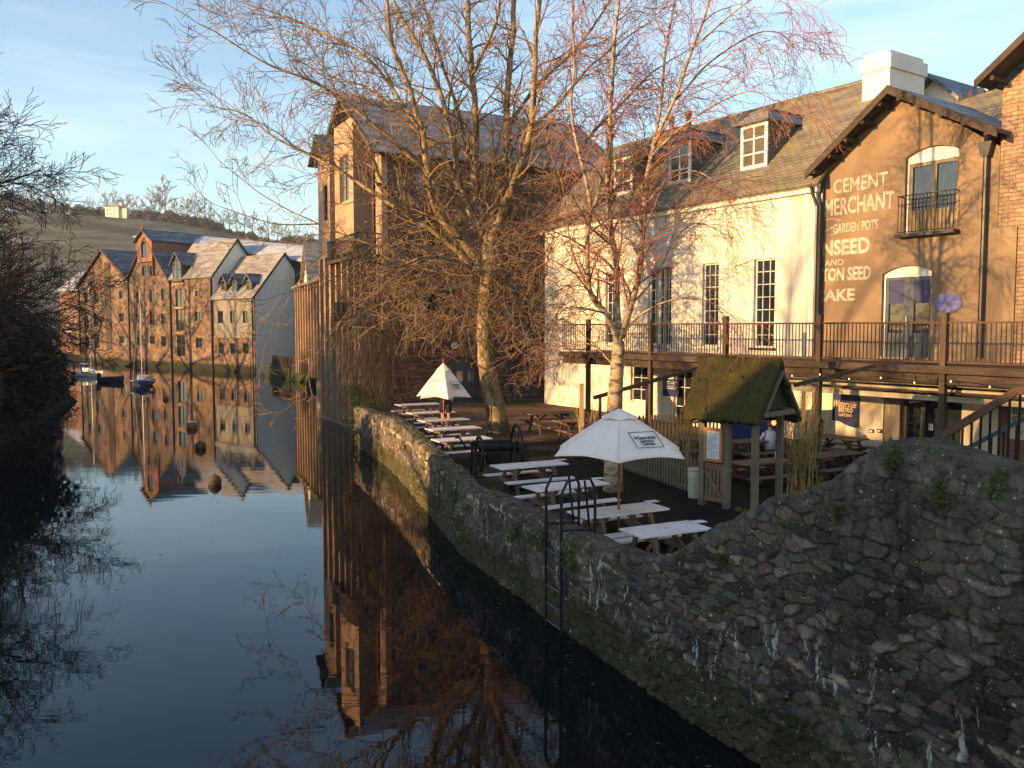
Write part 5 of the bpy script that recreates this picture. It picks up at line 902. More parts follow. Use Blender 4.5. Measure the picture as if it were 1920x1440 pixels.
tb = thing('picnic_table', 'nearest frosted picnic table by the foot of the foreground wall', 'picnic table', tpos(1248, 990), R(26), 'picnic tables along the river wall'); table_parts(tb, 'frostwood', 'tablewood', 1.45)
T2 = tpos(1160, 955); spots = [(T2, 'frosted picnic table carrying the big open cream umbrella', 1.3), (tpos(1062, 908), 'frosted picnic table behind the black ladder hoops', 1.3), (tpos(993, 870), 'frosted picnic table just beyond the ladder, nearest the iron wheel machine', 1.32)]
for p, l_, s_ in spots: dup(tb, p, TR + R(6 * noise.noise((p.x * 3.1, p.y, 1.7))), l_, None, (s_, 1, 1))
T7 = tpos(832, 786); far_t = [(tpos(866, 822), 'picnic table beside the river wall just behind the iron wheel machine'), (tpos(850, 802), 'second picnic table beyond the iron wheel machine by the river wall'), (T7, 'picnic table under the half closed umbrella where the person stands'), (tpos(808, 772), 'picnic table right behind the one with the half closed umbrella'), (tpos(784, 757), 'farthest picnic table standing nearest the stone mill')]
for p, l_ in far_t: dup(tb, p, TR + R(8 * noise.noise((p.x * 3.1, p.y, 2.7))), l_, None, (1.22, 1, 1))
cf = [((1425, 864), 25, 'brown timber table inside the fence behind the shelter opening'), ((1424, 824), 20, 'small brown table farther back seen through the shelter'), ((1556, 850), 30, 'brown table half hidden by the foreground wall beside the bamboo'), ((1032, 773), 24, 'long brown table with lit end near the plane tree'), ((1090, 787), 24, 'brown table with low lit bench behind the lone pale post'), ((1265, 822), 24, 'dim brown table behind the picket fence')]
ct = thing('cafe_table', cf[0][2], 'table', tpos(*cf[0][0]), R(cf[0][1]), 'brown timber tables of the cafe yard'); table_parts(ct, 'tablewood', 'woodz')
for (px, py), a_, l_ in cf[1:]: dup(ct, tpos(px, py), R(a_), l_, None, (1.15, 1, 1))
dup(ct, (10.15, 26.4, tg(26.4)), R(-54), 'sunlit brown table under the navy bistro sign'); dup(ct, (12.0, 22.4, 1.1), R(-56), 'brown table seen through the staircase bars on the right')
for (px, py), l_ in (((1310, 978), 'menu card on the nearest picnic table'), ((1222, 940), 'menu card on the table with the big umbrella'), ((1121, 897), 'menu card on the table behind the ladder'), ((1052, 862), 'menu card on the table beyond the ladder')):
    o = obj('menu_card', MB().box(-0.13, 0.13, -0.09, 0.09, 0, 0.006), MT['paper']); p = gp(px, py, 0.76); o.location = p; o.rotation_euler = (0, 0, R(20)); tag(o, l_, 'menu card', 'white menu cards on tables')
o = obj('menu_card', MB().box(-0.1, 0.1, -0.008, 0.008, 0, 0.2), MT['paper']); o.location = gp(1460, 859, 0.757); tag(o, 'white card standing upright on the cafe table behind the shelter', 'menu card', 'white menu cards on tables')
# ================================================================== UMBRELLAS
def umbrella(name, label, x, y, zt, zr, Rr, rot, pleat, zpole, logo):
    u = thing(name, label, 'umbrella', (x, y, 0), rot); n = 6; m = MB(); nr, na = 10, 12; H = zt - zr
    for k in range(n):
        base = len(m.v)
        for i in range(nr + 1):
            f_ = 0.06 + 0.94 * i / nr
            for j in range(na + 1):
                t_ = j / na; a0_, a1_ = 2 * math.pi * k / n, 2 * math.pi * (k + 1) / n; p = Vector((math.cos(a0_), math.sin(a0_), 0)).lerp(Vector((math.cos(a1_), math.sin(a1_), 0)), t_) * Rr * f_
                s_ = math.sin(math.pi * t_); p *= 1 - pleat * s_ * f_; wr = 0.012 * noise.noise((p.x * 4, p.y * 4, x))
                z_ = zt - H * f_ + 0.035 * math.sin(math.pi * f_) + 0.02 * s_ * f_ + (0.03 * s_ if i == nr else 0) + wr * (1 + 3 * pleat); m.v.append((p.x, p.y, z_))
        for i in range(nr):
            for j in range(na): q = base + i * (na + 1) + j; m.f.append((q, q + 1, q + na + 2, q + na + 1))
    c_ = obj('canopy', m, MT['canvas'], u, True); md = c_.modifiers.new('thick', 'SOLIDIFY'); md.thickness = 0.006
    m = MB()
    for k in range(n):
        a0_ = 2 * math.pi * k / n; a1_ = 2 * math.pi * (k + 1) / n; p0_ = (0, 0, zt + 0.03); r_ = Rr * 0.27; zz_ = zt - H * 0.27 + 0.055
        am = (a0_ + a1_) / 2; m.quad(p0_, (r_ * math.cos(a0_), r_ * math.sin(a0_), zz_), (r_ * .93 * math.cos(am), r_ * .93 * math.sin(am), zz_ + 0.035), (r_ * math.cos(a1_), r_ * math.sin(a1_), zz_))
    v_ = obj('vent_cap', m, MT['canvas'], c_, False); md = v_.modifiers.new('thick', 'SOLIDIFY'); md.thickness = 0.006
    obj('pole', MB().tube([(0, 0, zpole), (0, 0, zt + 0.10)], 0.024, 10).lathe([(0.03, 0), (0.03, 0.06), (0.01, 0.1)], 10, (0, 0, zt + 0.08)), MT['pole'], u)
    for k in range(n):
        a0_ = 2 * math.pi * k / n; e_ = Vector((math.cos(a0_) * Rr * 0.96, math.sin(a0_) * Rr * 0.96, zr - 0.01)); t_ = Vector((0, 0, zt - 0.10)); obj('rib', MB().beam(t_, e_, 0.018), MT['orangewood'], u)
        obj('strut', MB().beam((0, 0, zr + H * 0.1 - 0.05), t_.lerp(e_, 0.5), 0.016), MT['orangewood'], u)
    # printed logo on one panel
    k = logo; a0_, a1_ = 2 * math.pi * k / n, 2 * math.pi * (k + 1) / n; P0 = Vector((0, 0, zt)); A = Vector((math.cos(a0_) * Rr, math.sin(a0_) * Rr, zr)); B = Vector((math.cos(a1_) * Rr, math.sin(a1_) * Rr, zr))
    X = (B - A).normalized(); C_ = (A + B) / 2; Yv = (P0 - C_).normalized(); Nn = X.cross(Yv).normalized(); sl = (P0 - C_).length; hold = MB(); ctr = C_ + Yv * sl * 0.36 + Nn * 0.05 + X * Rr * 0.08
    if pleat > 0.1: ctr -= Nn * 0.02
    Mx = Matrix((( X.x, Yv.x, Nn.x, ctr.x), (X.y, Yv.y, Nn.y, ctr.y), (X.z, Yv.z, Nn.z, ctr.z), (0, 0, 0, 1))); w2, h2_ = Rr * 0.2, Rr * 0.155
    for (ax, ay, bx, by) in ((-w2, h2_, w2, h2_), (w2, h2_, w2, -h2_), (-w2, -h2_, w2, -h2_ ), (-w2, h2_, -w2, -h2_)): hold.add(MB().beam((ax, ay, 0), (bx, by, 0), 0.012, 0.004))
    for s_, yy, fh, fw in (('Waterside', 0.01, 0.065, 0.32), ('BISTRO', -0.06, 0.045, 0.2), ('CAFE BAR', -0.11, 0.035, 0.2)):
        tm = text_mb(s_, fh * Rr / 0.72, 0.4 if s_[1] == 'a' else 0, 0.002, 0.002, fw * Rr); tm.v = [(v[0] - fw * Rr / 2, v[1] + yy * Rr, v[2]) for v in tm.v]; hold.add(tm)
    o = part('printed_logo', hold.xf(Mx), 'navy', c_); return u
ang = math.atan2(-14, -1.8)
umbrella('cafe_umbrella', 'large open cream umbrella over the frosted table behind the ladder', T2.x, T2.y, 3.76, 2.95, 1.36, ang, 0.05, 1.15, 0)
umbrella('cafe_umbrella', 'half closed cream umbrella being folded by the standing person, lit by the sun', T7.x, T7.y, 4.05, 2.86, 1.04, math.atan2(-31, 2.6) + 0.15, 0.22, tg(31), 0)
# ================================================================== RIVER LADDER
ld = thing('river_ladder', 'black metal ladder with two tall safety hoops fixed to the river wall', 'ladder'); A0 = Vector((0.66, 14.98, 0)); B0 = Vector((0.90, 14.44, 0)); inn = Vector((0.91, 0.41, 0)); out_ = -inn * 0.06
def hoop(P_, w, zt, nm='safety_hoop'):
    P = P_ + out_; obj(nm, MB().tube([P + Vector((0, 0, 1.2)), P + Vector((0, 0, zt - 0.22)), P + inn * 0.11 + Vector((0, 0, zt)), P + inn * (w - 0.1) + Vector((0, 0, zt + 0.02)), P + inn * w + Vector((0, 0, zt - 0.18)), P + inn * w + Vector((0, 0, 1.62))], 0.028, 8), MT['black'], ld)
hoop(A0, 0.66, 2.68); hoop(B0, 0.66, 2.68)
for P_ in (A0, B0):
    P = P_ + out_; obj('side_bar', MB().tube([P + Vector((0, 0, 1.83)), P + inn * 0.66 + Vector((0, 0, 1.80))], 0.022, 8), MT['black'], ld)
    obj('stile', MB().tube([P + Vector((0, 0, -0.5)), P + Vector((0, 0, 1.2))], 0.024, 8), MT['iron'], ld)
    obj('brace', MB().tube([P + inn * 0.45 + Vector((0, 0, 2.67)), P + inn * 0.62 + Vector((0, 0, 1.3))], 0.02, 8), MT['black'], ld)
for z_ in (0.1, 0.42, 0.74, 1.06, 1.38): obj('rung', MB().tube([A0 + out_ + Vector((0, 0, z_)), B0 + out_ + Vector((0, 0, z_))], 0.015, 6), MT['steel'], ld)
# ================================================================== IRON WHEEL MACHINE
wm = thing('iron_wheel_machine', 'old dark cast iron winch with two spoked flywheels standing on the terrace', 'machine', (-0.42, 22.9, 1.1), R(14)); wm.scale = (1.15,) * 3
def wheel(x, r, z, y=0):
    m = MB().ring((x, y, z), r, 0.035, 28, 'x', 6); m.tube([(x - 0.07, y, z), (x + 0.07, y, z)], 0.07, 10)
    for i in range(6): a_ = math.pi * i / 3; m.tube([(x, y, z), (x + 0.02 * math.sin(3 * a_), y + r * math.cos(a_), z + r * math.sin(a_))], 0.018, 5)
    obj('flywheel', m, MT['iron'], wm, True)
wheel(0.52, 0.56, 0.80, 0.1); wheel(-0.42, 0.40, 0.72, -0.05)
for x in (-0.55, 0.40):
    for y_ in (-0.25, 0.3): obj('leg', MB().beam((x, y_ * 0.5, 0.98), (x, y_, 0), 0.05), MT['iron'], wm)
    obj('foot_bar', MB().beam((x, -0.27, 0.14), (x, 0.32, 0.14), 0.04), MT['iron'], wm)
obj('barrel', MB().tube([(-0.40, 0, 0.86), (0.44, 0, 0.86)], 0.10, 12), MT['black'], wm); obj('tie_bar', MB().beam((-0.55, -0.25, 0.2), (0.4, -0.25, 0.2), 0.035), MT['iron'], wm); obj('top_bar', MB().beam((-0.55, 0.1, 0.98), (0.4, 0.1, 0.98), 0.06), MT['iron'], wm)
obj('crank', MB().tube([(-0.55, 0, 0.86), (-0.72, 0, 0.86), (-0.9, -0.1, 1.12), (-1.0, -0.1, 1.12)], 0.022, 6), MT['iron'], wm)
# ================================================================== FENCES, POSTS, BIN
def picket_fence(name, label, a, b, h=0.95):
    a = Vector(a); b = Vector(b); L = (b - a).length; fr = Frame(a.x, a.y, math.atan2(b.y - a.y, b.x - a.x), tg((a.y + b.y) / 2) - 0.05); th = thing(name, label, 'fence', frame=fr)
    k = 0; n = int(L / 0.145); pk = mesh('picket', MB().prism([(-0.036, -0.012, 0.12), (0.036, -0.012, 0.12), (0.036, -0.012, h - 0.03), (0.0, -0.012, h + 0.02), (-0.036, -0.012, h - 0.03)], (0, 0.022, 0)), MT['picket'])
    for i in range(n): o = D.objects.new('picket', pk); COL.objects.link(o); o.parent = th; o.location = (0.08 + i * 0.145, 0, 0)
    for z_ in (0.3, 0.75): part('rail', MB().box(0, L, 0.014, 0.06, z_, z_ + 0.08), 'picket', th)
    part('kick_board', MB().box(0, L, -0.03, 0.0 - 0.0135, 0.0, 0.2), 'picket', th)
    for i in range(int(L / 1.8) + 1): part('post', MB().box(i * 1.8 - 0.04, i * 1.8 + 0.04, 0.064, 0.14, 0, h), 'picket', th)
picket_fence('picket_fence', 'weathered picket fence running from the big umbrella to the shelter', (gp(1086, 856).x, gp(1086, 856).y, 0), (4.45, 20.3, 0), 1.08); picket_fence('picket_fence', 'dim picket fence farther back below the white wall', (2.35, 28.3, 0), (7.4, 30.0, 0), 1.1)
o = tag(obj('pale_post', MB().box(-0.07, 0.07, -0.07, 0.07, 0, 2.2).prism([(-0.08, -0.08, 2.2), (0.08, -0.08, 2.2), (0.08, 0.08, 2.2), (-0.08, 0.08, 2.2)], (0, 0, 0.04)), MT['palewood']), 'lone pale timber post lit by the sun behind the big umbrella', 'post'); o.location = gp(1090, 846)
bn = thing('cream_bin', 'tall cream cylindrical bin beside the shelter post', 'bin', tpos(1302, 948, 0)); bn.scale = (1.13,) * 3; part('body', MB().lathe([(0.125, 0), (0.13, 0.05), (0.14, 0.6), (0.145, 0.74)], 20), 'plastic', bn, smooth=True); part('rim', MB().lathe([(0.15, 0.742), (0.155, 0.76), (0.15, 0.79), (0.10, 0.79)], 20).lathe([(0.142, 0.6), (0.146, 0.61), (0.142, 0.62)], 20), 'plastic', bn, smooth=True)
# ================================================================== MOSSY SHELTER
p_ = gp(1316, 962); sf = Frame(p_.x, p_.y, R(-45), 1.1); sf.M = sf.M @ Matrix.Scale(1.14, 4); sh_ = thing('mossy_shelter', 'small timber gateway shelter with a steep moss covered thatch roof and a half gate', 'shelter', frame=sf)
SW, SD = 1.145, 0.95; ez, rz_ = 2.05, 2.95
for x, y in ((0, 0), (SW, 0), (0, SD), (SW, SD), (0.546, 0)): part('post', MB().box(x - 0.055, x + 0.055, y - 0.055, y + 0.055, 0.16 if y == 0 and x < 1 else 0, ez + 0.1), 'picket', sh_)
for x in (0, 0.546): part('post_shoe', MB().box(x - 0.062, x + 0.062, -0.062, 0.062, 0, 0.3), 'steel', sh_)
rnd = random.Random(5); n = 46; mm = 30; ym = SD / 2; ov = 0.34; m = MB(); rf = []
for side in (0, 1):
    base = len(m.v)
    for i in range(mm + 1):
        f_ = i / mm
        for j in range(n + 1):
            x = -0.28 + (SW + 0.56) * j / n; y = ym + (-1 if side == 0 else 1) * (ym + ov) * f_; z_ = rz_ + 0.04 - (rz_ + 0.04 - ez + 0.22) * f_ ** 0.97; d_ = 0.05 * noise.noise((x * 5, y * 5, z_ * 5)) + 0.035 * noise.noise((x * 16, y * 16, z_ * 16)) + 0.02 * noise.noise((x * 40, y * 40, z_ * 40));
            if i == mm: z_ -= 0.07 * abs(noise.noise((x * 14, side, 2.2)))
            m.v.append((x + (0.03 * noise.noise((y * 9, z_ * 9, j)) if j in (0, n) else 0), y + (-1 if side == 0 else 1) * d_ * 0.8, z_ + d_ * 0.5 + 0.07))
    for i in range(mm):
        for j in range(n): q = base + i * (n + 1) + j; m.f.append((q, q + 1, q + n + 2, q + n + 1))
o = obj('thatch_roof', m, MT['thatch'], sh_, True); md = o.modifiers.new('thick', 'SOLIDIFY'); md.thickness = 0.11; md.offset = 1 if 0 else -1
m = MB(); xg = SW + 0.24
for xg in (SW + 0.24, -0.24):
    for s_ in (-1, 1): m.beam((xg, ym + s_ * (ym + 0.22), ez - 0.02), (xg, ym, rz_ - 0.08), 0.05, 0.13, (1, 0, 0))
    m.box(xg - 0.025, xg + 0.025, -0.2, SD + 0.2, ez - 0.03, ez + 0.07)
part('gable_frame', m, 'picket', sh_); part('gable_board', MB().prism([(SW + 0.1, -0.1, ez + 0.07), (SW + 0.1, SD + 0.1, ez + 0.07), (SW + 0.1, ym, rz_ - 0.15)], (0.02, 0, 0)), 'wood', sh_)
part('wall_plate', MB().box(-0.2, SW + 0.2, -0.05, 0.05, ez - 0.0, ez + 0.09).box(-0.2, SW + 0.2, SD - 0.05, SD + 0.05, ez, ez + 0.09), 'picket', sh_)
m = MB(); x0, x1 = 0.058, 0.488; m.box(x0, x1, -0.03, 0.03, 0.92, 1.02).box(x0, x1, -0.03, 0.03, 0.28, 0.36);
for i in range(5): xx = x0 + (x1 - x0) * (i + 0.5) / 5; m.box(xx - 0.03, xx + 0.03, -0.015, 0.015, 0.36, 0.92)
m.beam((x0 + 0.02, -0.03, 0.9), (x1 - 0.02, -0.03, 0.36), 0.03, 0.06); part('slatted_panel', m, 'tablewood', sh_)
gb = thing('menu_board', 'orange framed menu board hanging on the shelter posts', 'menu board', frame=sf)
m = MB(); x0, x1, z0, z1 = 0.09, 0.50, 1.08, 1.74; f_ = 0.055; y_ = -0.12; m.box(x0, x1, y_, y_ + 0.05, z0, z0 + f_).box(x0, x1, y_, y_ + 0.05, z1 - f_, z1).box(x0, x0 + f_, y_, y_ + 0.05, z0 + f_, z1 - f_).box(x1 - f_, x1, y_, y_ + 0.05, z0 + f_, z1 - f_); part('frame', m, 'orangewood', gb)
part('menu_sheet', MB().box(x0 + f_, x1 - f_, y_ + 0.02, y_ + 0.03, z0 + f_, z1 - f_), 'paper', gb)
m = MB(); rnd = random.Random(8)
for i in range(18): z_ = z1 - f_ - 0.04 - i * 0.028; a_ = 0.02 + 0.05 * rnd.random(); b_ = 0.24 if i % 6 else 0.1; m.box(x0 + f_ + a_, x0 + f_ + a_ + b_ * (0.7 + 0.3 * rnd.random()), y_ + 0.0185, y_ + 0.0195, z_, z_ + (0.006 if i % 6 else 0.012))
part('menu_text', m, 'ink', gb)
# navy screen behind, lantern, pots
o = tag(obj('navy_windbreak', MB().box(-0.9, 0.9, -0.02, 0.02, 0.35, 1.75).box(-0.95, -0.9, -0.04, 0.04, 0, 1.8).box(0.9, 0.95, -0.04, 0.04, 0, 1.8), MT['navy']), 'navy canvas windbreak seen through the shelter', 'windbreak'); o.location = (7.75, 27.6, tg(27.6)); o.rotation_euler = (0, 0, R(-20))
lt = thing('orange_lantern', 'small orange lamp hanging at the bamboo behind the shelter', 'lantern', dep(1451, 793, 24.5)); lm = NT('lit_lantern_glass', 0.5); lm.b.inputs['Base Color'].default_value = (0.8, 0.2, 0.05, 1); lm.b.inputs['Emission Color'].default_value = (1, 0.25, 0.06, 1); lm.b.inputs['Emission Strength'].default_value = 1.2
obj('globe', MB().lathe([(0.01, -0.08), (0.06, -0.04), (0.07, 0.02), (0.04, 0.08), (0.02, 0.09)], 12), lm.m, lt, True); obj('cord', MB().tube([(0, 0, 0.09), (0, 0, 1.3)], 0.006, 5), MT['iron'], lt)
bm_ = NT('lit_bulb', 0.3); bm_.b.inputs['Base Color'].default_value = (0.9, 0.6, 0.3, 1); bm_.b.inputs['Emission Color'].default_value = (1, 0.6, 0.25, 1); bm_.b.inputs['Emission Strength'].default_value = 1.2
fl = thing('festoon_lights', 'string of small warm bulbs hanging under the deck edge', 'string lights', frame=FF); xs_ = [posts[2] + k * 0.95 for k in range(16)]; pts = []
for i, x in enumerate(xs_): obj('bulb', MB().lathe([(0.01, 0.025), (0.019, 0), (0.014, -0.02), (0.003, -0.028)], 8, (x, DY - 0.2, 3.98 - 0.08 * (i % 2))), bm_.m, fl, True); pts.append((x, DY - 0.2, 4.02 - 0.08 * (i % 2)))
obj('cable', MB().tube(pts, 0.007, 5), MT['iron'], fl)
# ================================================================== leaves
def leaves(m, c, r, n, size, seed, flat=0.0, droop=0.0, gap=0.35):
    rd = random.Random(seed); k = 0; tries = 0
    while k < n and tries < n * 6:
        tries += 1
        d = Vector((rd.gauss(0, 1), rd.gauss(0, 1), rd.gauss(0, 1))).normalized() * (rd.random() ** 0.45); p = Vector((c[0] + d.x * r[0], c[1] + d.y * r[1], c[2] + d.z * r[2]))
        if noise.noise((p.x * 0.9 + seed, p.y * 0.9, p.z * 0.9)) + 0.35 * noise.noise((p.x * 3, p.y * 3, p.z * 3)) < gap - 0.5: continue
        a = Vector((rd.gauss(0, 1), rd.gauss(0, 1), rd.gauss(0, 0.6) - droop)).normalized(); b = a.cross(Vector((rd.gauss(0, 1), rd.gauss(0, 1), rd.gauss(0, 1)))).normalized(); s = size * (0.6 + 0.8 * rd.random())
        m.quad(p - a * s, p + b * s * 0.35, p + a * s, p - b * s * 0.35); k += 1
def bamboo(name, label, x, y, h, nc, w, seed):
    th = thing(name, label, 'plant', (x, y, tg(y))); rd = random.Random(seed); m = MB(); lf = MB()
    for i in range(nc):
        bx, by = rd.gauss(0, w), rd.gauss(0, w); hh_ = h * (0.7 + 0.4 * rd.random()); lx, ly = rd.gauss(0, 0.12), rd.gauss(0, 0.12); pts = [(bx + lx * t_ ** 2 * 2, by + ly * t_ ** 2 * 2, hh_ * t_) for t_ in (0, .25, .5, .75, 1)]; m.tube(pts, [0.013, 0.012, 0.01, 0.007, 0.003], 5, False)
        for k in range(70):
            t_ = 0.35 + 0.65 * rd.random(); p = Vector((bx + lx * t_ ** 2 * 2 + rd.gauss(0, .07), by + ly * t_ ** 2 * 2 + rd.gauss(0, .07), hh_ * t_ + rd.gauss(0, .05))); a = Vector((rd.gauss(0, 1), rd.gauss(0, 1), -0.5 + rd.gauss(0, .4))).normalized(); b = a.cross(Vector((0, 0, 1))).normalized(); lf.quad(p, p + a * 0.04 + b * 0.009, p + a * 0.10, p + a * 0.04 - b * 0.009)
    obj('canes', m, MT['bamboocane'], th); obj('leaves', lf, MT['leafbam'], th)
bamboo('bamboo_plant', 'tall yellow bamboo clump right of the mossy shelter', 6.75, 19.9, 2.2, 40, 0.17, 1); bamboo('bamboo_plant', 'thin leafy bamboo rising against the deck post by the bistro sign', 8.35, 24.2, 2.6, 18, 0.16, 2); bamboo('bamboo_plant', 'leafy bamboo just left of the shelter behind the picket fence', 4.75, 22.4, 2.2, 18, 0.22, 3); bamboo('bamboo_plant', 'low leafy shrub beside the lone pale post', 2.9, 29.3, 1.5, 16, 0.35, 4)
pp = thing('potted_plant', 'terracotta pot with a small bush standing on the table under the bistro sign', 'potted plant', (9.75, 26.85, tg(26.85) + 0.757)); part('pot', MB().lathe([(0.07, 0), (0.10, 0.2), (0.115, 0.2), (0.115, 0.24), (0.06, 0.24)], 14), 'terracotta', pp); m = MB(); leaves(m, (0, 0, 0.36), (0.14, 0.14, 0.12), 120, 0.035, 3); part('leaves', m, 'leafdark', pp)
# ================================================================== PEOPLE
def skin_body(name, joints, edges, mat, parent, sub=2):
    me = D.meshes.new(name); me.from_pydata([j[0] for j in joints], edges, []); o = D.objects.new(name, me); COL.objects.link(o); o.parent = parent; me.materials.append(mat)
    md = o.modifiers.new('skin', 'SKIN'); me.skin_vertices or me.update()
    if not me.skin_vertices:
        bm = bmesh.new(); bm.from_mesh(me); bm.verts.layers.skin.verify(); bm.to_mesh(me); bm.free()
    for i, j in enumerate(joints): me.skin_vertices[0].data[i].radius = j[1] if hasattr(j[1], '__len__') else (j[1], j[1])
    me.skin_vertices[0].data[0].use_root = True
    s = o.modifiers.new('sub', 'SUBSURF'); s.levels = sub; s.render_levels = sub; return o
P1 = thing('person', 'person in dark shorts and top standing on a bench folding the far umbrella', 'person', (dep(835, 740, 30.4).x, 30.4, 1.36 + 0.43), R(-10))
J = [((0, 0, 0.93), (0.15, 0.11)), ((0, 0, 1.15), (0.14, 0.10)), ((0, 0.0, 1.38), (0.17, 0.10)), ((0, 0, 1.50), 0.055), ((0, 0.02, 1.63), (0.085, 0.10)), ((0, 0.02, 1.72), (0.06, 0.07)),
     ((-0.10, 0, 0.85), 0.10), ((-0.11, 0.0, 0.48), 0.06), ((-0.11, 0.02, 0.28), 0.055), ((-0.11, 0.04, 0.06), 0.035), ((-0.12, -0.12, 0.03), 0.035),
     ((0.10, 0, 0.85), 0.10), ((0.12, 0.0, 0.48), 0.06), ((0.12, 0.02, 0.28), 0.055), ((0.12, 0.04, 0.06), 0.035), ((0.14, -0.12, 0.03), 0.035),
     ((-0.21, 0, 1.42), 0.055), ((-0.30, 0.05, 1.62), 0.042), ((-0.16, 0.16, 1.82), 0.032), ((-0.11, 0.2, 1.90), 0.026),
     ((0.21, 0, 1.42), 0.055), ((0.30, 0.05, 1.20), 0.042), ((0.12, 0.22, 1.30), 0.032), ((0.06, 0.26, 1.34), 0.026)]
Ed = [(0, 1), (1, 2), (2, 3), (3, 4), (4, 5), (0, 6), (6, 7), (7, 8), (8, 9), (9, 10), (0, 11), (11, 12), (12, 13), (13, 14), (14, 15), (2, 16), (16, 17), (17, 18), (18, 19), (2, 20), (20, 21), (21, 22), (22, 23)]
b_ = skin_body('body', J, Ed, MT['skin'], P1)
def sleeve(name, pts, rad, mat, parent, sides=12): return obj(name, MB().tube(pts, rad, sides), MT[mat], parent, True)
m = MB().tube([(-0.105, 0, 0.88), (-0.115, 0, 0.7), (-0.12, 0, 0.50)], [0.125, 0.115, 0.11], 12).tube([(0.105, 0, 0.88), (0.12, 0, 0.7), (0.125, 0, 0.50)], [0.125, 0.115, 0.11], 12).lathe([(0.17, 0.80), (0.185, 0.9), (0.165, 1.02)], 16); obj('shorts', m, MT['navycloth'], P1, True)
obj('top', MB().lathe([(0.17, 0.98), (0.165, 1.1), (0.185, 1.3), (0.20, 1.42), (0.10, 1.50)], 16), MT['navycloth'], P1, True); sleeve('pale_jacket', [(0.05, -0.05, 1.22), (0.17, -0.10, 1.08), (0.30, -0.10, 0.96)], [0.08, 0.13, 0.05], 'palecloth', P1); obj('hair', MB().lathe([(0.03, 1.60), (0.10, 1.64), (0.105, 1.70), (0.07, 1.77), (0.01, 1.79)], 14, (0, 0.04, 0)), MT['hair'], P1, True)
def hand(parent, c, d, up, s=1.0):
    c = Vector(c); d = Vector(d).normalized(); up = Vector(up); sd = d.cross(up).normalized(); up = sd.cross(d)
    m = MB().tube([c - d * 0.03, c + d * 0.03, c + d * 0.06], [0.024, 0.036, 0.032], 8)
    for i in range(4): b = c + d * 0.06 + sd * (0.024 - 0.016 * i); L_ = (0.055, 0.065, 0.06, 0.045)[i]; m.tube([b, b + d * L_ * 0.5 - up * 0.006, b + d * L_ * 0.8 - up * 0.03, b + d * L_ * 0.7 - up * 0.05], [0.009, 0.0085, 0.008, 0.006], 6)
    m.tube([c + sd * 0.03, c + sd * 0.055 + d * 0.03 - up * 0.01, c + sd * 0.045 + d * 0.055 - up * 0.03], [0.011, 0.01, 0.007], 6); obj('hand', m, MT['skin'], parent, True)
hand(P1, (-0.11, 0.2, 1.92), (0, 0.2, 1), (0, -1, 0)); hand(P1, (0.05, 0.27, 1.35), (-0.6, 0.5, 0.4), (0, 0, 1))
P2 = thing('person', 'seated person in a white top at the cafe table behind the shelter', 'person', (gp(1441, 824, .757).x, gp(1441, 824, .757).y - 0.15, tg(25.5)), R(195))
J2 = [((0, 0, 0.50), (0.15, 0.12)), ((0, -0.02, 0.75), (0.13, 0.10)), ((0, 0, 0.98), (0.16, 0.09)), ((0, 0, 1.08), 0.05), ((0, -0.02, 1.20), (0.08, 0.095)), ((0, -0.02, 1.29), (0.055, 0.065)), ((-0.1, -0.02, 0.5), 0.09), ((-0.11, -0.42, 0.5), 0.065), ((-0.11, -0.44, 0.08), 0.045), ((-0.11, -0.56, 0.04), 0.035), ((0.1, -0.02, 0.5), 0.09), ((0.11, -0.42, 0.5), 0.065), ((0.11, -0.44, 0.08), 0.045), ((0.11, -0.56, 0.04), 0.035), ((-0.2, 0, 0.98), 0.05), ((-0.26, -0.08, 0.75), 0.04), ((-0.14, -0.32, 0.80), 0.03), ((0.2, 0, 0.98), 0.05), ((0.26, -0.08, 0.75), 0.04), ((0.14, -0.32, 0.80), 0.03)]
E2 = [(0, 1), (1, 2), (2, 3), (3, 4), (4, 5), (0, 6), (6, 7), (7, 8), (8, 9), (0, 10), (10, 11), (11, 12), (12, 13), (2, 14), (14, 15), (15, 16), (2, 17), (17, 18), (18, 19)]
skin_body('body', J2, E2, MT['skin'], P2); obj('shirt', MB().lathe([(0.17, 0.50), (0.16, 0.75), (0.19, 0.98), (0.09, 1.07)], 16), MT['palecloth'], P2, True)
for s_ in (-1, 1): sleeve('sleeve', [(s_ * 0.2, 0, 0.99), (s_ * 0.26, -0.08, 0.76), (s_ * 0.15, -0.3, 0.80)], [0.062, 0.052, 0.042], 'palecloth', P2); sleeve('trouser_leg', [(s_ * 0.1, 0, 0.5), (s_ * 0.11, -0.42, 0.5), (s_ * 0.11, -0.44, 0.1)], [0.10, 0.075, 0.06], 'navycloth', P2); hand(P2, (s_ * 0.13, -0.34, 0.80), (0, -1, 0), (0, 0, 1))
obj('hair', MB().lathe([(0.09, 1.18), (0.105, 1.26), (0.07, 1.33), (0.01, 1.345)], 14, (0, 0.02, 0)), MT['hair'], P2, True)
m = MB().lathe([(0.018, -0.03), (0.022, 0)], 8, (0, -0.115, 1.2)); m = MB().prism([(-0.012, -0.10, 1.19), (0.012, -0.10, 1.19), (0, -0.13, 1.185), ], (0, 0, 0.04)); obj('nose', m, MT['skin'], P2)
for s_ in (-1, 1): obj('eye', MB().lathe([(0.002, -0.008), (0.008, 0), (0.002, 0.008)], 8, (s_ * 0.03, -0.098, 1.225)), MT['black'], P2)
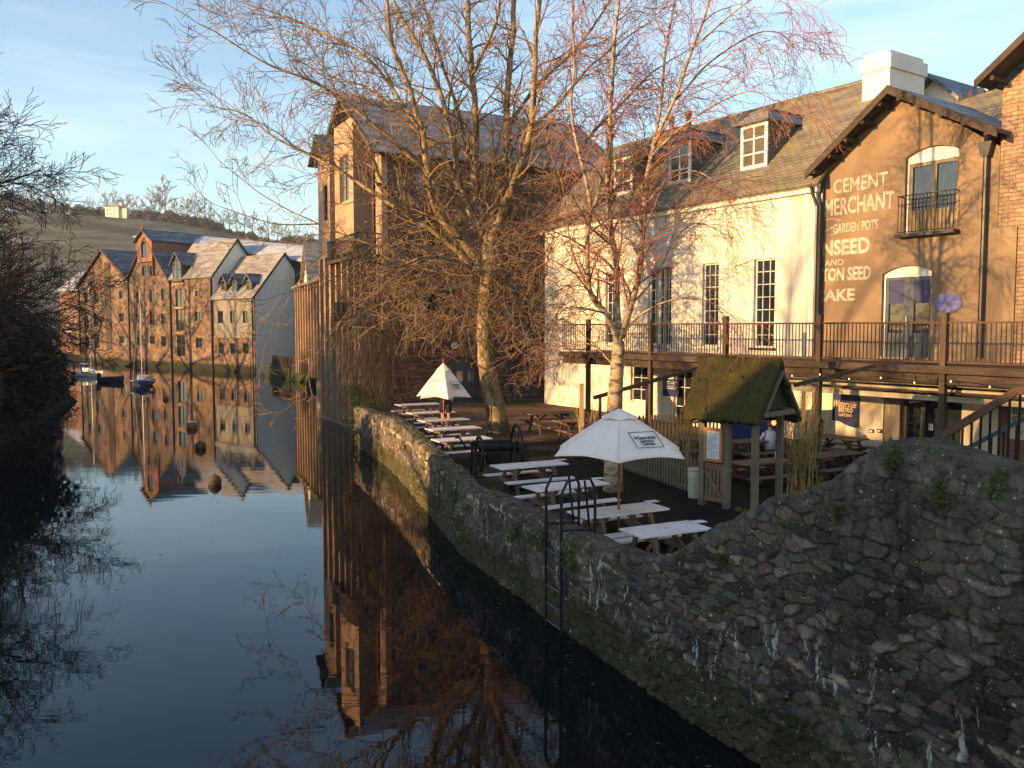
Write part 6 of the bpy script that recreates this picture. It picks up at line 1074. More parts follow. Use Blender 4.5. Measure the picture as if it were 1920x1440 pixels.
# ================================================================== BOATS AND BUOYS
def hull(L, W, H, n=14, k=7, sheer=0.15, bowr=0.35):
    m = MB()
    for i in range(n + 1):
        t_ = i / n; x = -L / 2 + L * t_; w = W / 2 * (1 - max(0, (t_ - 0.45) / 0.55) ** 2.2) * (0.78 + 0.22 * math.sin(math.pi * min(1, t_ * 1.6 + 0.1))); zt_ = H + sheer * (t_ ** 2);
        for j in range(k): a_ = j / (k - 1); y = w * math.sin(a_ * math.pi / 2) ** 0.7; z_ = -0.15 + (zt_ + 0.15) * (1 - math.cos(a_ * math.pi / 2)) ** 0.9; m.v.append((x + (0.12 * L * (t_ ** 6) * a_), y, z_))
        for j in range(k): v = m.v[-k]; m.v.append((v[0], -v[1], v[2])) if 0 else None
        row = m.v[-k:]; m.v += [(v[0], -v[1], v[2]) for v in reversed(row[1:])]
    r = 2 * k - 1
    for i in range(n):
        for j in range(r - 1):
            a_ = i * r + j; m.f.append((a_, a_ + 1, a_ + r + 1, a_ + r))
    m.f.append(tuple(range(r)));
    dk_ = MB();
    for i in range(n):
        a_, b_2 = m.v[i * r + k - 1], m.v[i * r + k]; c_, d_ = m.v[(i + 1) * r + k - 1], m.v[(i + 1) * r + k]; dk_.quad((a_[0], a_[1], a_[2] - 0.03), (c_[0], c_[1], c_[2] - 0.03), (d_[0], d_[1], d_[2] - 0.03), (b_2[0], b_2[1], b_2[2] - 0.03))
    return m, dk_
def fix_half(m, k=7): return m
def sailboat(name, label, x, y, rz, L, W, matn, mast, lean=0.0):
    th = thing(name, label, 'sailboat', (x, y, 0.0), rz); h, d_ = hull(L, W, 0.55); obj('hull', h, MT[matn], th, True); obj('deck', d_, MT['hull_w'], th)
    if matn == 'hull_w': pass
    m = MB();
    for s_ in (-1, 1): m.beam((-L / 2, s_ * W * 0.40, 0.50), (L * 0.1, s_ * W * 0.505, 0.53), 0.03, 0.09).beam((L * 0.1, s_ * W * 0.505, 0.53), (L * 0.52, s_ * 0.05, 0.68), 0.03, 0.09)
    obj('rubbing_stripe', m, MT['hull_d' if matn == 'hull_w' else 'hull_w'], th)
    m = MB().prism([(-L * 0.18, -W * 0.3, 0.5), (L * 0.28, -W * 0.16, 0.5), (L * 0.22, -W * 0.12, 0.78), (-L * 0.15, -W * 0.25, 0.95), ], (0, 0.001, 0));
    c_ = MB(); q = [(-L * 0.18, W * 0.3, 0.5), (L * 0.28, W * 0.16, 0.55), (L * 0.20, W * 0.12, 0.80), (-L * 0.16, W * 0.25, 0.98)]; q2 = [(a, -b, c) for a, b, c in q]
    c_.quad(*q).quad(*q2).quad(q[3], q[2], q2[2], q2[3]).quad(q[2], q[1], q2[1], q2[2]).quad(q[0], q[3], q2[3], q2[0]); cb_ = obj('cabin', c_, MT['hull_w'], th)
    w_ = MB();
    for s_ in (-1, 1):
        for a in (-0.08, 0.08): w_.box(L * a - 0.16, L * a + 0.16, s_ * W * (0.262 - a * 0.45) - 0.02, s_ * W * (0.262 - a * 0.45) + 0.02, 0.70, 0.82)
    obj('cabin_window', w_, MT['glass'], cb_)
    mt = obj('mast', MB().tube([(L * 0.08, 0, 0.8), (L * 0.08 + lean, 0, mast)], [0.045, 0.028], 8), MT['mast'], th); m = MB()
    for s_ in (-1, 1): m.tube([(L * 0.0, s_ * W * 0.42, 0.55), (L * 0.08 + lean, 0, mast * 0.97)], 0.012, 4)
    m.tube([(L * 0.55, 0, 0.7), (L * 0.08 + lean, 0, mast * 0.97)], 0.014, 4).tube([(-L * 0.48, 0, 0.6), (L * 0.08 + lean, 0, mast * 0.97)], 0.014, 4); obj('rigging', m, MT['mast'], th)
    obj('boom', MB().tube([(L * 0.07, 0, 1.35), (-L * 0.38, 0, 1.4)], 0.04, 6), MT['mast'], th); obj('furled_sail', MB().tube([(L * 0.05, 0, 1.45), (-L * 0.1, 0, 1.55), (-L * 0.36, 0, 1.48)], [0.16, 0.13, 0.06], 8), MT['hull_b'], th)
    m = MB()
    for i in range(5): t_ = -0.46 + i * 0.24; m.tube([(L * t_, W * 0.42 * (1 if i < 4 else .4), 0.5), (L * t_, W * 0.42 * (1 if i < 4 else .4), 0.95)], 0.012, 4).tube([(L * t_, -W * 0.42 * (1 if i < 4 else .4), 0.5), (L * t_, -W * 0.42 * (1 if i < 4 else .4), 0.95)], 0.012, 4)
    m.tube([(-L * 0.46, W * 0.42, 0.95), (L * 0.26, W * 0.42, 0.95), (L * 0.5, 0, 1.05), (L * 0.26, -W * 0.42, 0.95), (-L * 0.46, -W * 0.42, 0.95), (-L * 0.46, W * 0.42, 0.95)], 0.012, 4); obj('guard_rail', m, MT['steel'], th); return th
w1 = atz(168, 706, 0); sailboat('sailing_boat', 'white sailing boat moored beside the dark dinghy', w1.x, w1.y, R(-28), 3.7, 1.5, 'hull_w', 9.6)
w2 = atz(268, 724, 0); sb2 = sailboat('sailing_boat', 'blue hulled sailing boat with its bow towards us', w2.x, w2.y, R(-72), 4.6, 2.0, 'hull_b', 8.6)
w3 = atz(208, 716, 0); dg = thing('dinghy', 'small dark rowing dinghy between the white and blue boats', 'dinghy', (w3.x, w3.y, 0), R(-12)); h, d_ = hull(2.5, 1.1, 0.42); obj('hull', h, MT['hull_d'], dg, True); obj('gunwale', MB().tube([(-1.2, 0.42, 0.45), (0.2, 0.52, 0.48), (1.35, 0.0, 0.6), (0.2, -0.52, 0.48), (-1.2, -0.42, 0.45)], 0.035, 6), MT['frame_d'], dg); obj('thwart', MB().box(-0.3, -0.1, -0.45, 0.45, 0.42, 0.46), MT['tablewood'], dg); obj('outboard_motor', MB().box(-1.45, -1.2, -0.12, 0.12, 0.35, 0.85).box(-1.4, -1.28, -0.05, 0.05, -0.1, 0.35), MT['hull_d'], dg)
def buoy(px, py, r, label, mat, cap=None):
    p = atz(px, py, 0); th = thing('mooring_buoy', label, 'buoy', (p.x, p.y, 0), 0, 'mooring buoys'); prof = [(max(0.01, r * math.sin(math.pi * i / 10)), r * 0.45 - r * math.cos(math.pi * i / 10)) for i in range(11)]; obj('float', MB().lathe(prof, 18), MT[mat], th, True)
    obj('eye', MB().ring((0, 0, r * 1.5), r * 0.2, r * 0.05, 12), MT['iron'], th)
    if cap: obj('cap', MB().lathe([(r * 0.75, r * 1.02), (r * 0.6, r * 1.3), (0.02, r * 1.5)], 14), MT[cap], th, True)
buoy(360, 803, 0.27, 'orange mooring buoy with a white top, farthest of three in a line', 'buoy', 'hull_w'); buoy(376, 841, 0.23, 'round brown mooring buoy between two others', 'buoyd'); buoy(403, 908, 0.22, 'nearest round brown mooring buoy on open water', 'buoyd'); buoy(140, 704, 0.4, 'small red buoy at the left of the white boat', 'red'); buoy(286, 735, 0.22, 'small orange buoy at the bow of the blue boat', 'buoy'); buoy(311, 749, 0.2, 'tiny orange buoy right of the blue boat', 'buoy')

# fallen leaves on the terrace
m = MB(); rd = random.Random(12)
for k in range(2600):
    y = rd.uniform(12, 40); xl_ = lerp_tab([(WP[i][1], WP[i][0]) for i in range(len(WP))], y) + 0.6; x = xl_ + abs(rd.gauss(0, 4.5));
    if noise.noise((x * 0.6, y * 0.6, 4)) < -0.1: continue
    a_ = rd.uniform(0, 6.28); s = rd.uniform(0.03, 0.065); z = tg(y) + 0.012; m.quad((x + s * math.cos(a_), y + s * math.sin(a_), z + rd.uniform(0, .02)), (x - s * 0.6 * math.sin(a_), y + s * 0.6 * math.cos(a_), z), (x - s * math.cos(a_), y - s * math.sin(a_), z + rd.uniform(0, .02)), (x + s * 0.6 * math.sin(a_), y - s * 0.6 * math.cos(a_), z))
struct('fallen_leaves', m, m_plain('dead_leaf', (0.10, 0.05, 0.02), (0.24, 0.14, 0.06), 3, 0.9, 0), kind='stuff')

# leaves drifting on the river
m = MB(); rd = random.Random(31)
for k in range(240):
    y = rd.uniform(6, 60); xr_ = lerp_tab([(WP[i][1], WP[i][0]) for i in range(len(WP))], y); x = xr_ - 0.35 - (abs(rd.gauss(0, 0.7)) if rd.random() < .6 else rd.uniform(0, 9) * y / 20); a_ = rd.uniform(0, 6.28); s = rd.uniform(0.02, 0.045)
    m.quad(*[(x + s * math.cos(a_ + q), y + s * (0.6 if q % 3 else 1) * math.sin(a_ + q), 0.006) for q in (0, 1.3, 3.1, 4.6)])
struct('floating_leaves', m, D.materials['dead_leaf'], kind='stuff')
# ================================================================== TREES
def perp(d, rd):
    v = Vector((rd.gauss(0, 1), rd.gauss(0, 1), rd.gauss(0, 1))); v -= d * v.dot(d); return v.normalized() if v.length > 1e-4 else Vector((1, 0, 0))
def grow(mbs, p, d, r, L, lvl, maxl, rd, K):
    n = K['seg'][min(lvl, len(K['seg']) - 1)]; pts = [p.copy()]; rr = [r]; d = d.copy(); st = L / n; wob = K['wob']; up = K['up'][min(lvl, len(K['up']) - 1)]
    for i in range(n):
        d = (d + Vector((rd.gauss(0, wob), rd.gauss(0, wob), rd.gauss(0, wob) + up))).normalized(); p = p + d * st; pts.append(p); rr.append(max(K['rmin'], r * (1 - 0.8 * (i + 1) / n)))
    mbs[0 if lvl <= K['tl'] else 1].tube(pts, rr, 6 if lvl <= 1 else (4 if lvl == 2 else 3), False)
    if lvl >= maxl: return
    nc = max(1, int(L * K['dens'][min(lvl, len(K['dens']) - 1)] + rd.random()))
    for i in range(nc):
        t = K['t0'] + (1 - K['t0']) * (i + rd.random()) / nc; f = t * n; j = min(n - 1, int(f)); q = pts[j].lerp(pts[j + 1], f - j); a = (pts[j + 1] - pts[j]).normalized(); an = R(rd.uniform(*K['ang'])); dd = (a * math.cos(an) + perp(a, rd) * math.sin(an)).normalized()
        grow(mbs, q, dd, max(K['rmin'], rr[j] * K['rr']), L * K['lr'] * (1.15 - 0.55 * t) * rd.uniform(0.75, 1.2), lvl + 1, maxl, rd, K)
def limb_path(px, Y0, off, r0, r1, mb, K, rd, dens, Lc, maxl, mbs, lvl=1, sides=9, t0=0.1):
    k = len(px); P = [dep(x, y, Y0 + (off[0] + (off[1] - off[0]) * i / (k - 1))) for i, (x, y) in enumerate(px)]; Q = []
    for i in range(k - 1):
        a = P[max(0, i - 1)]; b = P[i]; c = P[i + 1]; e = P[min(k - 1, i + 2)]
        for s in range(5): t = s / 5; Q.append(0.5 * ((2 * b) + (c - a) * t + (2 * a - 5 * b + 4 * c - e) * t * t + (-a + 3 * b - 3 * c + e) * t ** 3))
    Q.append(P[-1]); n = len(Q)
    Q = [q + Vector((noise.noise(q * 0.9), noise.noise(q * 0.9 + Vector((7, 0, 0))), 0)) * 0.10 if 0 < i < n - 1 else q for i, q in enumerate(Q)]
    rad = [r0 + (r1 - r0) * (i / (n - 1)) for i in range(n)]; mb.tube(Q, rad, sides, False); L = sum((Q[i + 1] - Q[i]).length for i in range(n - 1)); nc = int(L * dens)
    for i in range(nc):
        t = t0 + (1 - t0) * (i + rd.random()) / max(1, nc); f = t * (n - 1); j = min(n - 2, int(f)); q = Q[j].lerp(Q[j + 1], f - j); a = (Q[j + 1] - Q[j]).normalized(); an = R(rd.uniform(*K['ang'])); dd = (a * math.cos(an) + perp(a, rd) * math.sin(an)).normalized()
        grow(mbs, q, dd, max(K['rmin'], min(0.05, rad[j] * 0.45)), Lc * rd.uniform(0.5, 1.25), lvl + 1, maxl, rd, K)
    a = (Q[-1] - Q[-2]).normalized(); grow(mbs, Q[-1], a, r1, Lc, lvl + 1, maxl, rd, K)
# ---- plane tree
rd = random.Random(11); tk = MB(); cr = MB()
KA = dict(seg=[6, 6, 6, 4, 3], wob=0.16, up=[0, 0.03, 0.02, 0.02, 0.0], rmin=0.0085, tl=0, dens=[1, 1.2, 2.6, 3.8, 3.5], t0=0.2, ang=(28, 62), rr=0.5, lr=0.52)
pt = thing('plane_tree', 'big bare tree with blotched yellow trunk and many upright limbs on the terrace', 'tree', (0, 0, 0)); YA = 31.3
trunk = [(937, 818), (930, 770), (920, 730), (912, 680), (909, 620), (911, 560), (917, 500), (918, 455)]
P = [dep(x, y, YA) for x, y in trunk]; P[0].z = 1.2; tk.tube(P, [0.47, 0.39, 0.35, 0.325, 0.31, 0.295, 0.28, 0.26], 14)
limbsA = [([(918, 470), (905, 400), (892, 330), (892, 250), (886, 140), (880, 60), (872, -60)], (0, 1), .20, .10), ([(918, 460), (932, 390), (945, 320), (950, 240), (955, 150), (962, 60), (968, -60)], (0, 2), .20, .10),
 ([(920, 455), (950, 380), (975, 310), (995, 240), (1003, 170), (1005, 90), (1015, -40)], (0, -1), .20, .09), ([(900, 500), (868, 450), (835, 420), (812, 370), (798, 310), (792, 240), (768, 165), (735, 80), (722, -30)], (0, -2), .21, .07),
 ([(905, 440), (868, 370), (852, 280), (828, 190), (795, 100), (745, 20), (730, -40)], (0, 2.5), .17, .06), ([(895, 510), (850, 462), (800, 425), (745, 388), (712, 330), (690, 270), (640, 190)], (0, -1), .15, .05),
 ([(905, 520), (860, 490), (800, 482), (740, 500), (690, 490), (650, 505), (610, 530)], (0, -3.5), .09, .02), ([(905, 540), (855, 520), (800, 505), (735, 470), (670, 450), (600, 420), (500, 370), (410, 300)], (0, -1), .075, .012),
 ([(918, 455), (960, 400), (1010, 345), (1060, 310), (1120, 240), (1180, 180), (1230, 130)], (0, 3), .15, .04), ([(918, 480), (970, 450), (1030, 420), (1090, 400), (1150, 360), (1200, 290), (1240, 250)], (0, 2), .12, .03), ([(798, 320), (720, 250), (650, 190), (580, 150), (500, 120), (420, 70)], (-1, -3), .09, .025), ([(795, 250), (730, 160), (680, 100), (600, 60), (530, 30), (470, 10)], (-1, 1), .08, .025),
 ([(740, 388), (670, 340), (600, 300), (520, 260), (460, 215), (400, 200)], (-1, 1), .08, .02), ([(868, 370), (820, 280), (740, 210), (680, 160), (600, 140)], (1, 4), .09, .03), ([(892, 330), (860, 220), (830, 120), (800, 20), (790, -40)], (1, 3), .10, .04), ([(950, 240), (1010, 160), (1070, 100), (1120, 40), (1160, -30)], (1, 4), .09, .04), ([(886, 140), (920, 70), (935, 0), (945, -60)], (0, -2), .08, .04), ([(995, 240), (1060, 180), (1110, 120), (1190, 60)], (0, 2), .08, .03),
 ([(745, 500), (690, 540), (640, 600), (600, 660), (560, 735)], (-1, -5), .026, .008), ([(670, 450), (600, 480), (540, 560), (500, 640)], (-1, -4), .025, .008), ([(600, 420), (520, 420), (450, 400), (395, 380)], (-2, -3), .03, .01)]
for px, off, r0, r1 in limbsA:
    low_ = px[-1][0] < 640 and px[-1][1] > 280; limb_path(px, YA, off, r0 * 0.85, r1 * 0.8, tk, KA, rd, 1.5 if low_ else 3.0, 1.6 if low_ else 2.4, 4, (tk, cr))
# dense shoots around the crown fork
KS = dict(KA, up=[0, 0, -0.03, -0.05, -0.04], wob=0.2, ang=(35, 85), rmin=0.008)
for i in range(170):
    px = rd.gauss(960, 90); py = rd.gauss(480, 85); q = dep(max(800, min(1130, px)), py, YA + rd.uniform(-1.5, 2.5)); grow((tk, cr), q, Vector((rd.gauss(0, 1), rd.gauss(0, 1), rd.gauss(0.1, 0.6))).normalized(), 0.02, 1.9, 2, 4, rd, KS)
for i in range(130):
    px = rd.uniform(720, 1080); py = rd.uniform(480, 600); q = dep(px, py, YA + rd.uniform(-2, 2)); grow((tk, cr), q, Vector((rd.gauss(0, .7), rd.gauss(0, .7), -0.6)).normalized(), 0.016, 1.8, 3, 4, rd, KS)
obj('trunk', tk, MT['bark'], pt, True); obj('crown', cr, MT['twig'], pt)
# ---- birch
rd = random.Random(23); tk = MB(); cr = MB(); YB = 20.8
KB = dict(seg=[6, 6, 7, 5, 4], wob=0.10, up=[0, 0.02, -0.055, -0.12, -0.14], rmin=0.0048, tl=0, dens=[1, 1.2, 3.4, 5.0, 3], t0=0.1, ang=(22, 50), rr=0.5, lr=0.60)
bt = thing('birch_tree', 'slender golden barked birch with drooping reddish twigs behind the big umbrella', 'tree', (0, 0, 0))
P = [dep(x, y, YB) for x, y in [(1149, 938), (1150, 880), (1151, 800), (1154, 730), (1158, 680), (1160, 640)]]; P[0].z = 1.0; tk.tube(P, [0.27, 0.235, 0.21, 0.185, 0.165, 0.145], 12)
limbsB = [([(1159, 650), (1142, 595), (1112, 550), (1104, 470), (1106, 390), (1090, 300), (1075, 200), (1078, 100), (1070, -30)], (0, -.5), .075, .02), ([(1160, 645), (1158, 570), (1150, 470), (1140, 370), (1143, 260), (1150, 140), (1156, 40), (1160, -60)], (0, .5), .085, .03),
 ([(1162, 640), (1186, 570), (1198, 480), (1206, 390), (1225, 290), (1262, 190), (1300, 90), (1340, -40)], (0, 0), .085, .025), ([(1200, 470), (1208, 370), (1228, 250), (1245, 130), (1262, 20), (1270, -40)], (0, 1), .055, .02), ([(1164, 635), (1195, 600), (1235, 572), (1280, 560), (1330, 565), (1370, 590)], (0, -1), .03, .008),
 ([(1155, 690), (1120, 655), (1085, 640), (1050, 650)], (0, 1), .028, .01), ([(1105, 400), (1130, 330), (1150, 230), (1170, 180)], (-.5, 1), .035, .012), ([(1225, 290), (1290, 230), (1350, 190), (1410, 170), (1460, 190)], (0, -1), .03, .008), ([(1262, 190), (1330, 120), (1400, 70), (1450, 60), (1490, 90)], (0, 1), .03, .008), ([(1300, 90), (1370, 30), (1430, -10), (1490, 0)], (0, -1), .025, .008),
 ([(1112, 550), (1080, 480), (1060, 400), (1050, 330)], (0, -1), .03, .01), ([(1186, 570), (1230, 520), (1260, 460), (1300, 420), (1340, 430)], (0, 1), .028, .008), ([(1206, 390), (1250, 340), (1300, 320), (1340, 340)], (0, -1), .022, .007)]
for px, off, r0, r1 in limbsB: limb_path(px, YB, off, r0, r1, tk, KB, rd, 4.2, 1.5, 4, (tk, cr), t0=0.12)
obj('trunk', tk, MT['birch'], bt, True); obj('crown', cr, MT['birchtwig'], bt)
# ---- generic spreading tree
def bare_tree(name, label, x, y, z, h, spread, seed, barkm, twigm, K=None, group=None, maxl=4, limbs=9, low=0.22, lean=(0, 0)):
    rd = random.Random(seed); tk = MB(); cr = MB(); th = thing(name, label, 'tree', (x, y, z), 0, group)
    K = K or dict(seg=[6, 6, 5, 4, 3], wob=0.13, up=[0, 0.03, 0.03, 0.01, 0.0], rmin=0.009, tl=1, dens=[1, 0.95, 1.4, 1.8, 2], t0=0.15, ang=(25, 58), rr=0.55, lr=0.55)
    r = h * 0.022; P = [Vector((lean[0] * t * t, lean[1] * t * t, h * 0.8 * t)) + Vector((noise.noise((t * 3, seed, 0)), noise.noise((t * 3, 0, seed)), 0)) * 0.3 * t for t in [i / 8 for i in range(9)]]; tk.tube(P, [r * (1 - 0.85 * i / 8) for i in range(9)], 8, False)
    for i in range(limbs):
        t = low + (0.97 - low) * i / limbs; f = t * 8; j = int(f); q = P[j].lerp(P[j + 1], f - j); a = 2.4 * i + rd.uniform(-.4, .4); el = R(12 + 55 * t + rd.uniform(-8, 8)); d = Vector((math.cos(a) * math.cos(el), math.sin(a) * math.cos(el), math.sin(el)))
        grow((tk, cr), q, d, r * 0.55 * (1 - 0.7 * t), spread * (1.1 - 0.55 * t) * rd.uniform(.85, 1.15), 1, maxl, rd, K)
    obj('trunk', tk, barkm, th, True); obj('crown', cr, twigm, th); return th
KL = dict(seg=[6, 7, 6, 5, 3], wob=0.13, up=[0, 0.035, 0.02, 0.0, 0.0], rmin=0.014, tl=1, dens=[1, 1.8, 2.8, 3.2, 2], t0=0.12, ang=(25, 60), rr=0.5, lr=0.5)
lb = 'bare trees on the left bank'
lt_ = [('large dark bare tree leaning over the river at the left edge', -35, 45, 1.6, 20.0, 12.0, 3, (1.5, -1)), ('dark bare tree behind the large one at the left edge', -44, 56, 1.8, 18, 10, 4, (1.5, -1)), ('spreading dark bare tree low over the left bank, nearest the camera', -26.5, 30, 1.4, 12.5, 8.5, 6, (1.5, 1))]
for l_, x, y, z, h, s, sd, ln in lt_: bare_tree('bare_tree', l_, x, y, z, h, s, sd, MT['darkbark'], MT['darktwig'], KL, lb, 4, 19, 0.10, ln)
# trees standing outside the left edge whose shadows fall on the buildings
KX = dict(KL, rmin=0.014, dens=[1, 1.0, 1.3, 1.6, 1])
sh1 = bare_tree('bare_tree', 'tall bare riverside tree upstream on the left bank beyond the picture edge', -34, 8, 2.5, 17, 9, 21, MT['darkbark'], MT['darktwig'], KX, lb, 3, 12, 0.2)
for i, (x, y, s) in enumerate([(-52, -8, 1.1), (-60, 70, 1.1), (-74, 93, 1.25), (-84, 103, 1.3), (-92, 96, 1.4), (-94, 114, 1.3), (-78, 80, 1.3), (-104, 106, 1.4)]): dup(sh1, (x, y, 2.0), i * 1.3, ['farther bare tree behind the upstream bank tree', 'bare tree on the left bank behind the dark bushes', 'bare tree in the row facing the warehouses, nearest the bushes', 'tall bare tree facing the gabled warehouses across the water', 'bare tree set back from the row facing the warehouses', 'last bare tree in the row facing the warehouses', 'bare tree inland of the left bank bushes', 'bare tree farthest inland on the left bank'][i], lb, s)
lh = thing('added_shade_house', 'unseen plain grey house added on the left bank upstream to shade the terrace', 'house', (-25, -12, 1.0), 0)  # added out of view, sized to keep the sun off terrace and wall
obj('wall', MB().box(-5, 1, -26, 14, -0.5, 6.9), MT['whiterender'], lh); obj('roof', MB().prism([(-5.4, -26.3, 6.8), (1.4, -26.3, 6.8), (-2, -26.3, 9.4)], (0, 40.6, 0)), MT['slate_y'], lh)
obj('wing_wall', MB().box(-4, 0.5, 14.003, 22.5, -0.5, 6.0), MT['whiterender'], lh); obj('wing_roof', MB().prism([(-4.4, 14.31, 5.9), (0.9, 14.31, 5.9), (-1.8, 14.31, 7.55)], (0, 8.4, 0)), MT['slate_y'], lh)
for y_ in (-20, -13, -6, 1, 8): obj('chimney', MB().box(-2.5, -1.5, y_ - 0.5, y_ + 0.5, 7.6, 9.0), MT['redbrick'], lh) if y_ in (-13, 1) else window(lh, y_ - 0.5, y_ + 0.5, 3.2, 4.8, 1.003, 2, 2, ax='y', dpt=0.05)
# ---- dark evergreen bushes on the left bank
bushes = [(lerp_tab(BANK, y) - o_, y, r, h, i) for i, (y, o_, r, h) in enumerate([(28, 1.0, 2.4, 3.2), (34, 0.8, 2.8, 4.0), (41, 0.8, 3.2, 4.6), (49, 2.2, 3.4, 4.8), (58, 3.2, 3.6, 5.0), (69, 4.6, 4.0, 5.2), (81, 5.5, 4.2, 5.0), (21.5, 1.2, 2.0, 1.8), (38, 5.0, 4.2, 7.0), (52, 5.5, 4.6, 7.6)])]
bl_ = ['dark evergreen bush overhanging the left bank close to the frame edge', 'dark bush second along the left shore', 'tall dark bush midway along the left shore', 'broad dark bush on the left shore below the bare trees', 'dark bush on the left shore opposite the long quay', 'dark bush on the left shore nearest the boats', 'last dark bush before the white boat', 'low dark bush at the left edge nearest the bridge', 'tall evergreen set back behind the first shore bush', 'tall evergreen set back behind the middle shore bushes']
proto = None
for x, y, r, h, i in bushes:
    if proto is None:
        proto = thing('evergreen_bush', bl_[0], 'bush', (x, y, 0.6), 0, 'dark evergreen bushes along the left bank'); m = MB()
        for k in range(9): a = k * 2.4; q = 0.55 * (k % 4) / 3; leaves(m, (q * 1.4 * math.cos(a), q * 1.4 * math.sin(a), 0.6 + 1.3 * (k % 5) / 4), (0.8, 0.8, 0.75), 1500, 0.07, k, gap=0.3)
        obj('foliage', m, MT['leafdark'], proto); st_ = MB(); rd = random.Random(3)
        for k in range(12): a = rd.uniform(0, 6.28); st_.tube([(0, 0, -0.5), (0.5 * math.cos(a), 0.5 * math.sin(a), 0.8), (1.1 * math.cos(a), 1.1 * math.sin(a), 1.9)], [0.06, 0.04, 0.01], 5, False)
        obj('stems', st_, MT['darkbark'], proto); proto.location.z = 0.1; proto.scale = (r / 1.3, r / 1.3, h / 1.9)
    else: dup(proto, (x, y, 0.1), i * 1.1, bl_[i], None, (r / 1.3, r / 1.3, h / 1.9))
m = MB(); rd = random.Random(66)
for k in range(60):
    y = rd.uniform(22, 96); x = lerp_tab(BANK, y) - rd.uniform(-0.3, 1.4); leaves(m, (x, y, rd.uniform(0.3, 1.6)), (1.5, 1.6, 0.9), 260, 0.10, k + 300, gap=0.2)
struct('bank_undergrowth', m, MT['leafdark'], kind='stuff')
# ivy and twigs hanging on the corner of the mill
rd = random.Random(77); m = MB()
for i in range(420):
    px = rd.gauss(694, 26); px = min(738, max(640, px)); py = rd.uniform(430, 700); q = dep(px, py, 40.2 + rd.uniform(-.8, .8)); L_ = rd.uniform(1.2, 4.5); n = 6; pts = [q]; d = Vector((rd.gauss(0, .25), rd.gauss(0, .25), -1)).normalized()
    for k in range(n):
        d = (d + Vector((rd.gauss(0, .2), rd.gauss(0, .2), -.12))).normalized(); q = q + d * L_ / n
        if q.z < 1.3: break
        pts.append(q)
    if len(pts) > 2: m.tube(pts, 0.013, 3, False)
cv = thing('hanging_creeper', 'curtain of bare creeper stems hanging over the river corner of the stone mill', 'creeper'); obj('stems', m, MT['twig'], cv)
m = MB();
for k, (px, py, r_) in enumerate([(690, 765, .7), (672, 790, .8), (700, 800, .7), (668, 740, .5), (655, 500, .9), (690, 520, .8), (680, 470, .6)]): c_ = dep(px, py, 38.6 if py > 600 else 41.0); leaves(m, c_, (r_, r_, r_ * 1.1), 900, 0.05, k + 50, gap=0.35)
obj('leaves', m, MT['moss'], cv)
# tufts on the walls (countless small plants)
m = MB(); rd = random.Random(9); PW = [Vector((x, y, 0)) for x, y in WP]
def wall_pt(s):
    for i in range(len(PW) - 1):
        if s <= WL[i + 1]: break
    d = (PW[i + 1] - PW[i]).normalized(); return PW[i] + d * (s - WL[i]), Vector((d.y, -d.x, 0))
for k in range(150):
    s = rd.uniform(1.5, WL[8] - 1); p, inn_ = wall_pt(s); tz = lerp_tab(tops, s); on = rd.random() < 0.45;
    if on: c_ = p + inn_ * rd.uniform(0.0, 0.5); z_ = tz + 0.03; rr_ = (rd.uniform(.03, .08),) * 2 + (0.035,)
    else: c_ = p - inn_ * 0.03; z_ = tz - abs(rd.gauss(0, 0.5)) - 0.05; rr_ = (rd.uniform(.04, .10),) * 2 + (rd.uniform(.04, .12),)
    if z_ < 0.5: continue
    leaves(m, (c_.x, c_.y, z_), rr_, 70, 0.013 if s < 14 else 0.02, k, gap=0.1)
for s, dz_, r_ in ((5.5, -0.2, 0.12), (6.05, -0.35, .15), (6.6, -.12, .13), (5.4, -.85, .12), (7.3, -.5, .09), (8.1, -.4, .11), (5.9, -1.3, .1), (9.2, -.5, .09), (13.0, -.3, .3), (14.2, -.35, .35), (15.5, -.4, .35), (17, -.5, .3), (19.5, -.4, .35), (24, -.5, .4)):
    p, inn_ = wall_pt(s); tz = lerp_tab(tops, s); leaves(m, (p.x, p.y, tz + dz_), (r_, r_ * .8, r_ * 1.3), 600, 0.02 if s < 12 else 0.035, int(s * 10), gap=0.25)
struct('wall_moss_and_ferns', m, MT['moss'], kind='stuff')
# ---- hill trees
KH = dict(seg=[5, 5, 4, 3, 3], wob=0.14, up=[0, 0.06, 0.04, 0.02, 0], rmin=0.085, tl=1, dens=[1, 0.8, 1.1, 0.9], t0=0.15, ang=(22, 50), rr=0.55, lr=0.55)
hw = MB(); hp_ = [bare_tree('bare_hill_tree', 'temporary', 0, 0, -500, 14, 6.5, 40 + i, MT['hilltwig'], MT['hilltwig'], KH, 'bare trees along the hill crest', 3, 10, 0.25) for i in range(3)]
HT = [(200, 390, 11, 396), (216, 388, 14, 412), (250, 398, 10, 395), (268, 398, 9, 400), (285, 402, 11, 390), (310, 408, 17, 385), (300, 406, 12, 400), (332, 410, 9, 390), (352, 412, 10, 385), (366, 416, 12, 385), (385, 418, 11, 385), (400, 420, 8, 390), (420, 424, 8, 385), (430, 425, 9, 385), (443, 426, 8, 390), (458, 427, 9, 385), (474, 428, 10, 385), (490, 430, 7, 385), (503, 431, 10, 385), (520, 434, 8, 390), (536, 440, 8, 380), (552, 446, 8, 380), (238, 392, 12, 405), (120, 395, 10, 400), (60, 395, 11, 400), (90, 400, 10, 400), (165, 400, 9, 400), (585, 452, 7, 380)]
ordn = 'first second third fourth fifth sixth seventh eighth ninth tenth eleventh twelfth thirteenth fourteenth fifteenth sixteenth seventeenth eighteenth nineteenth twentieth'.split()
def hill_z(x, y): return ground_h(x, y)
srt = sorted(HT)
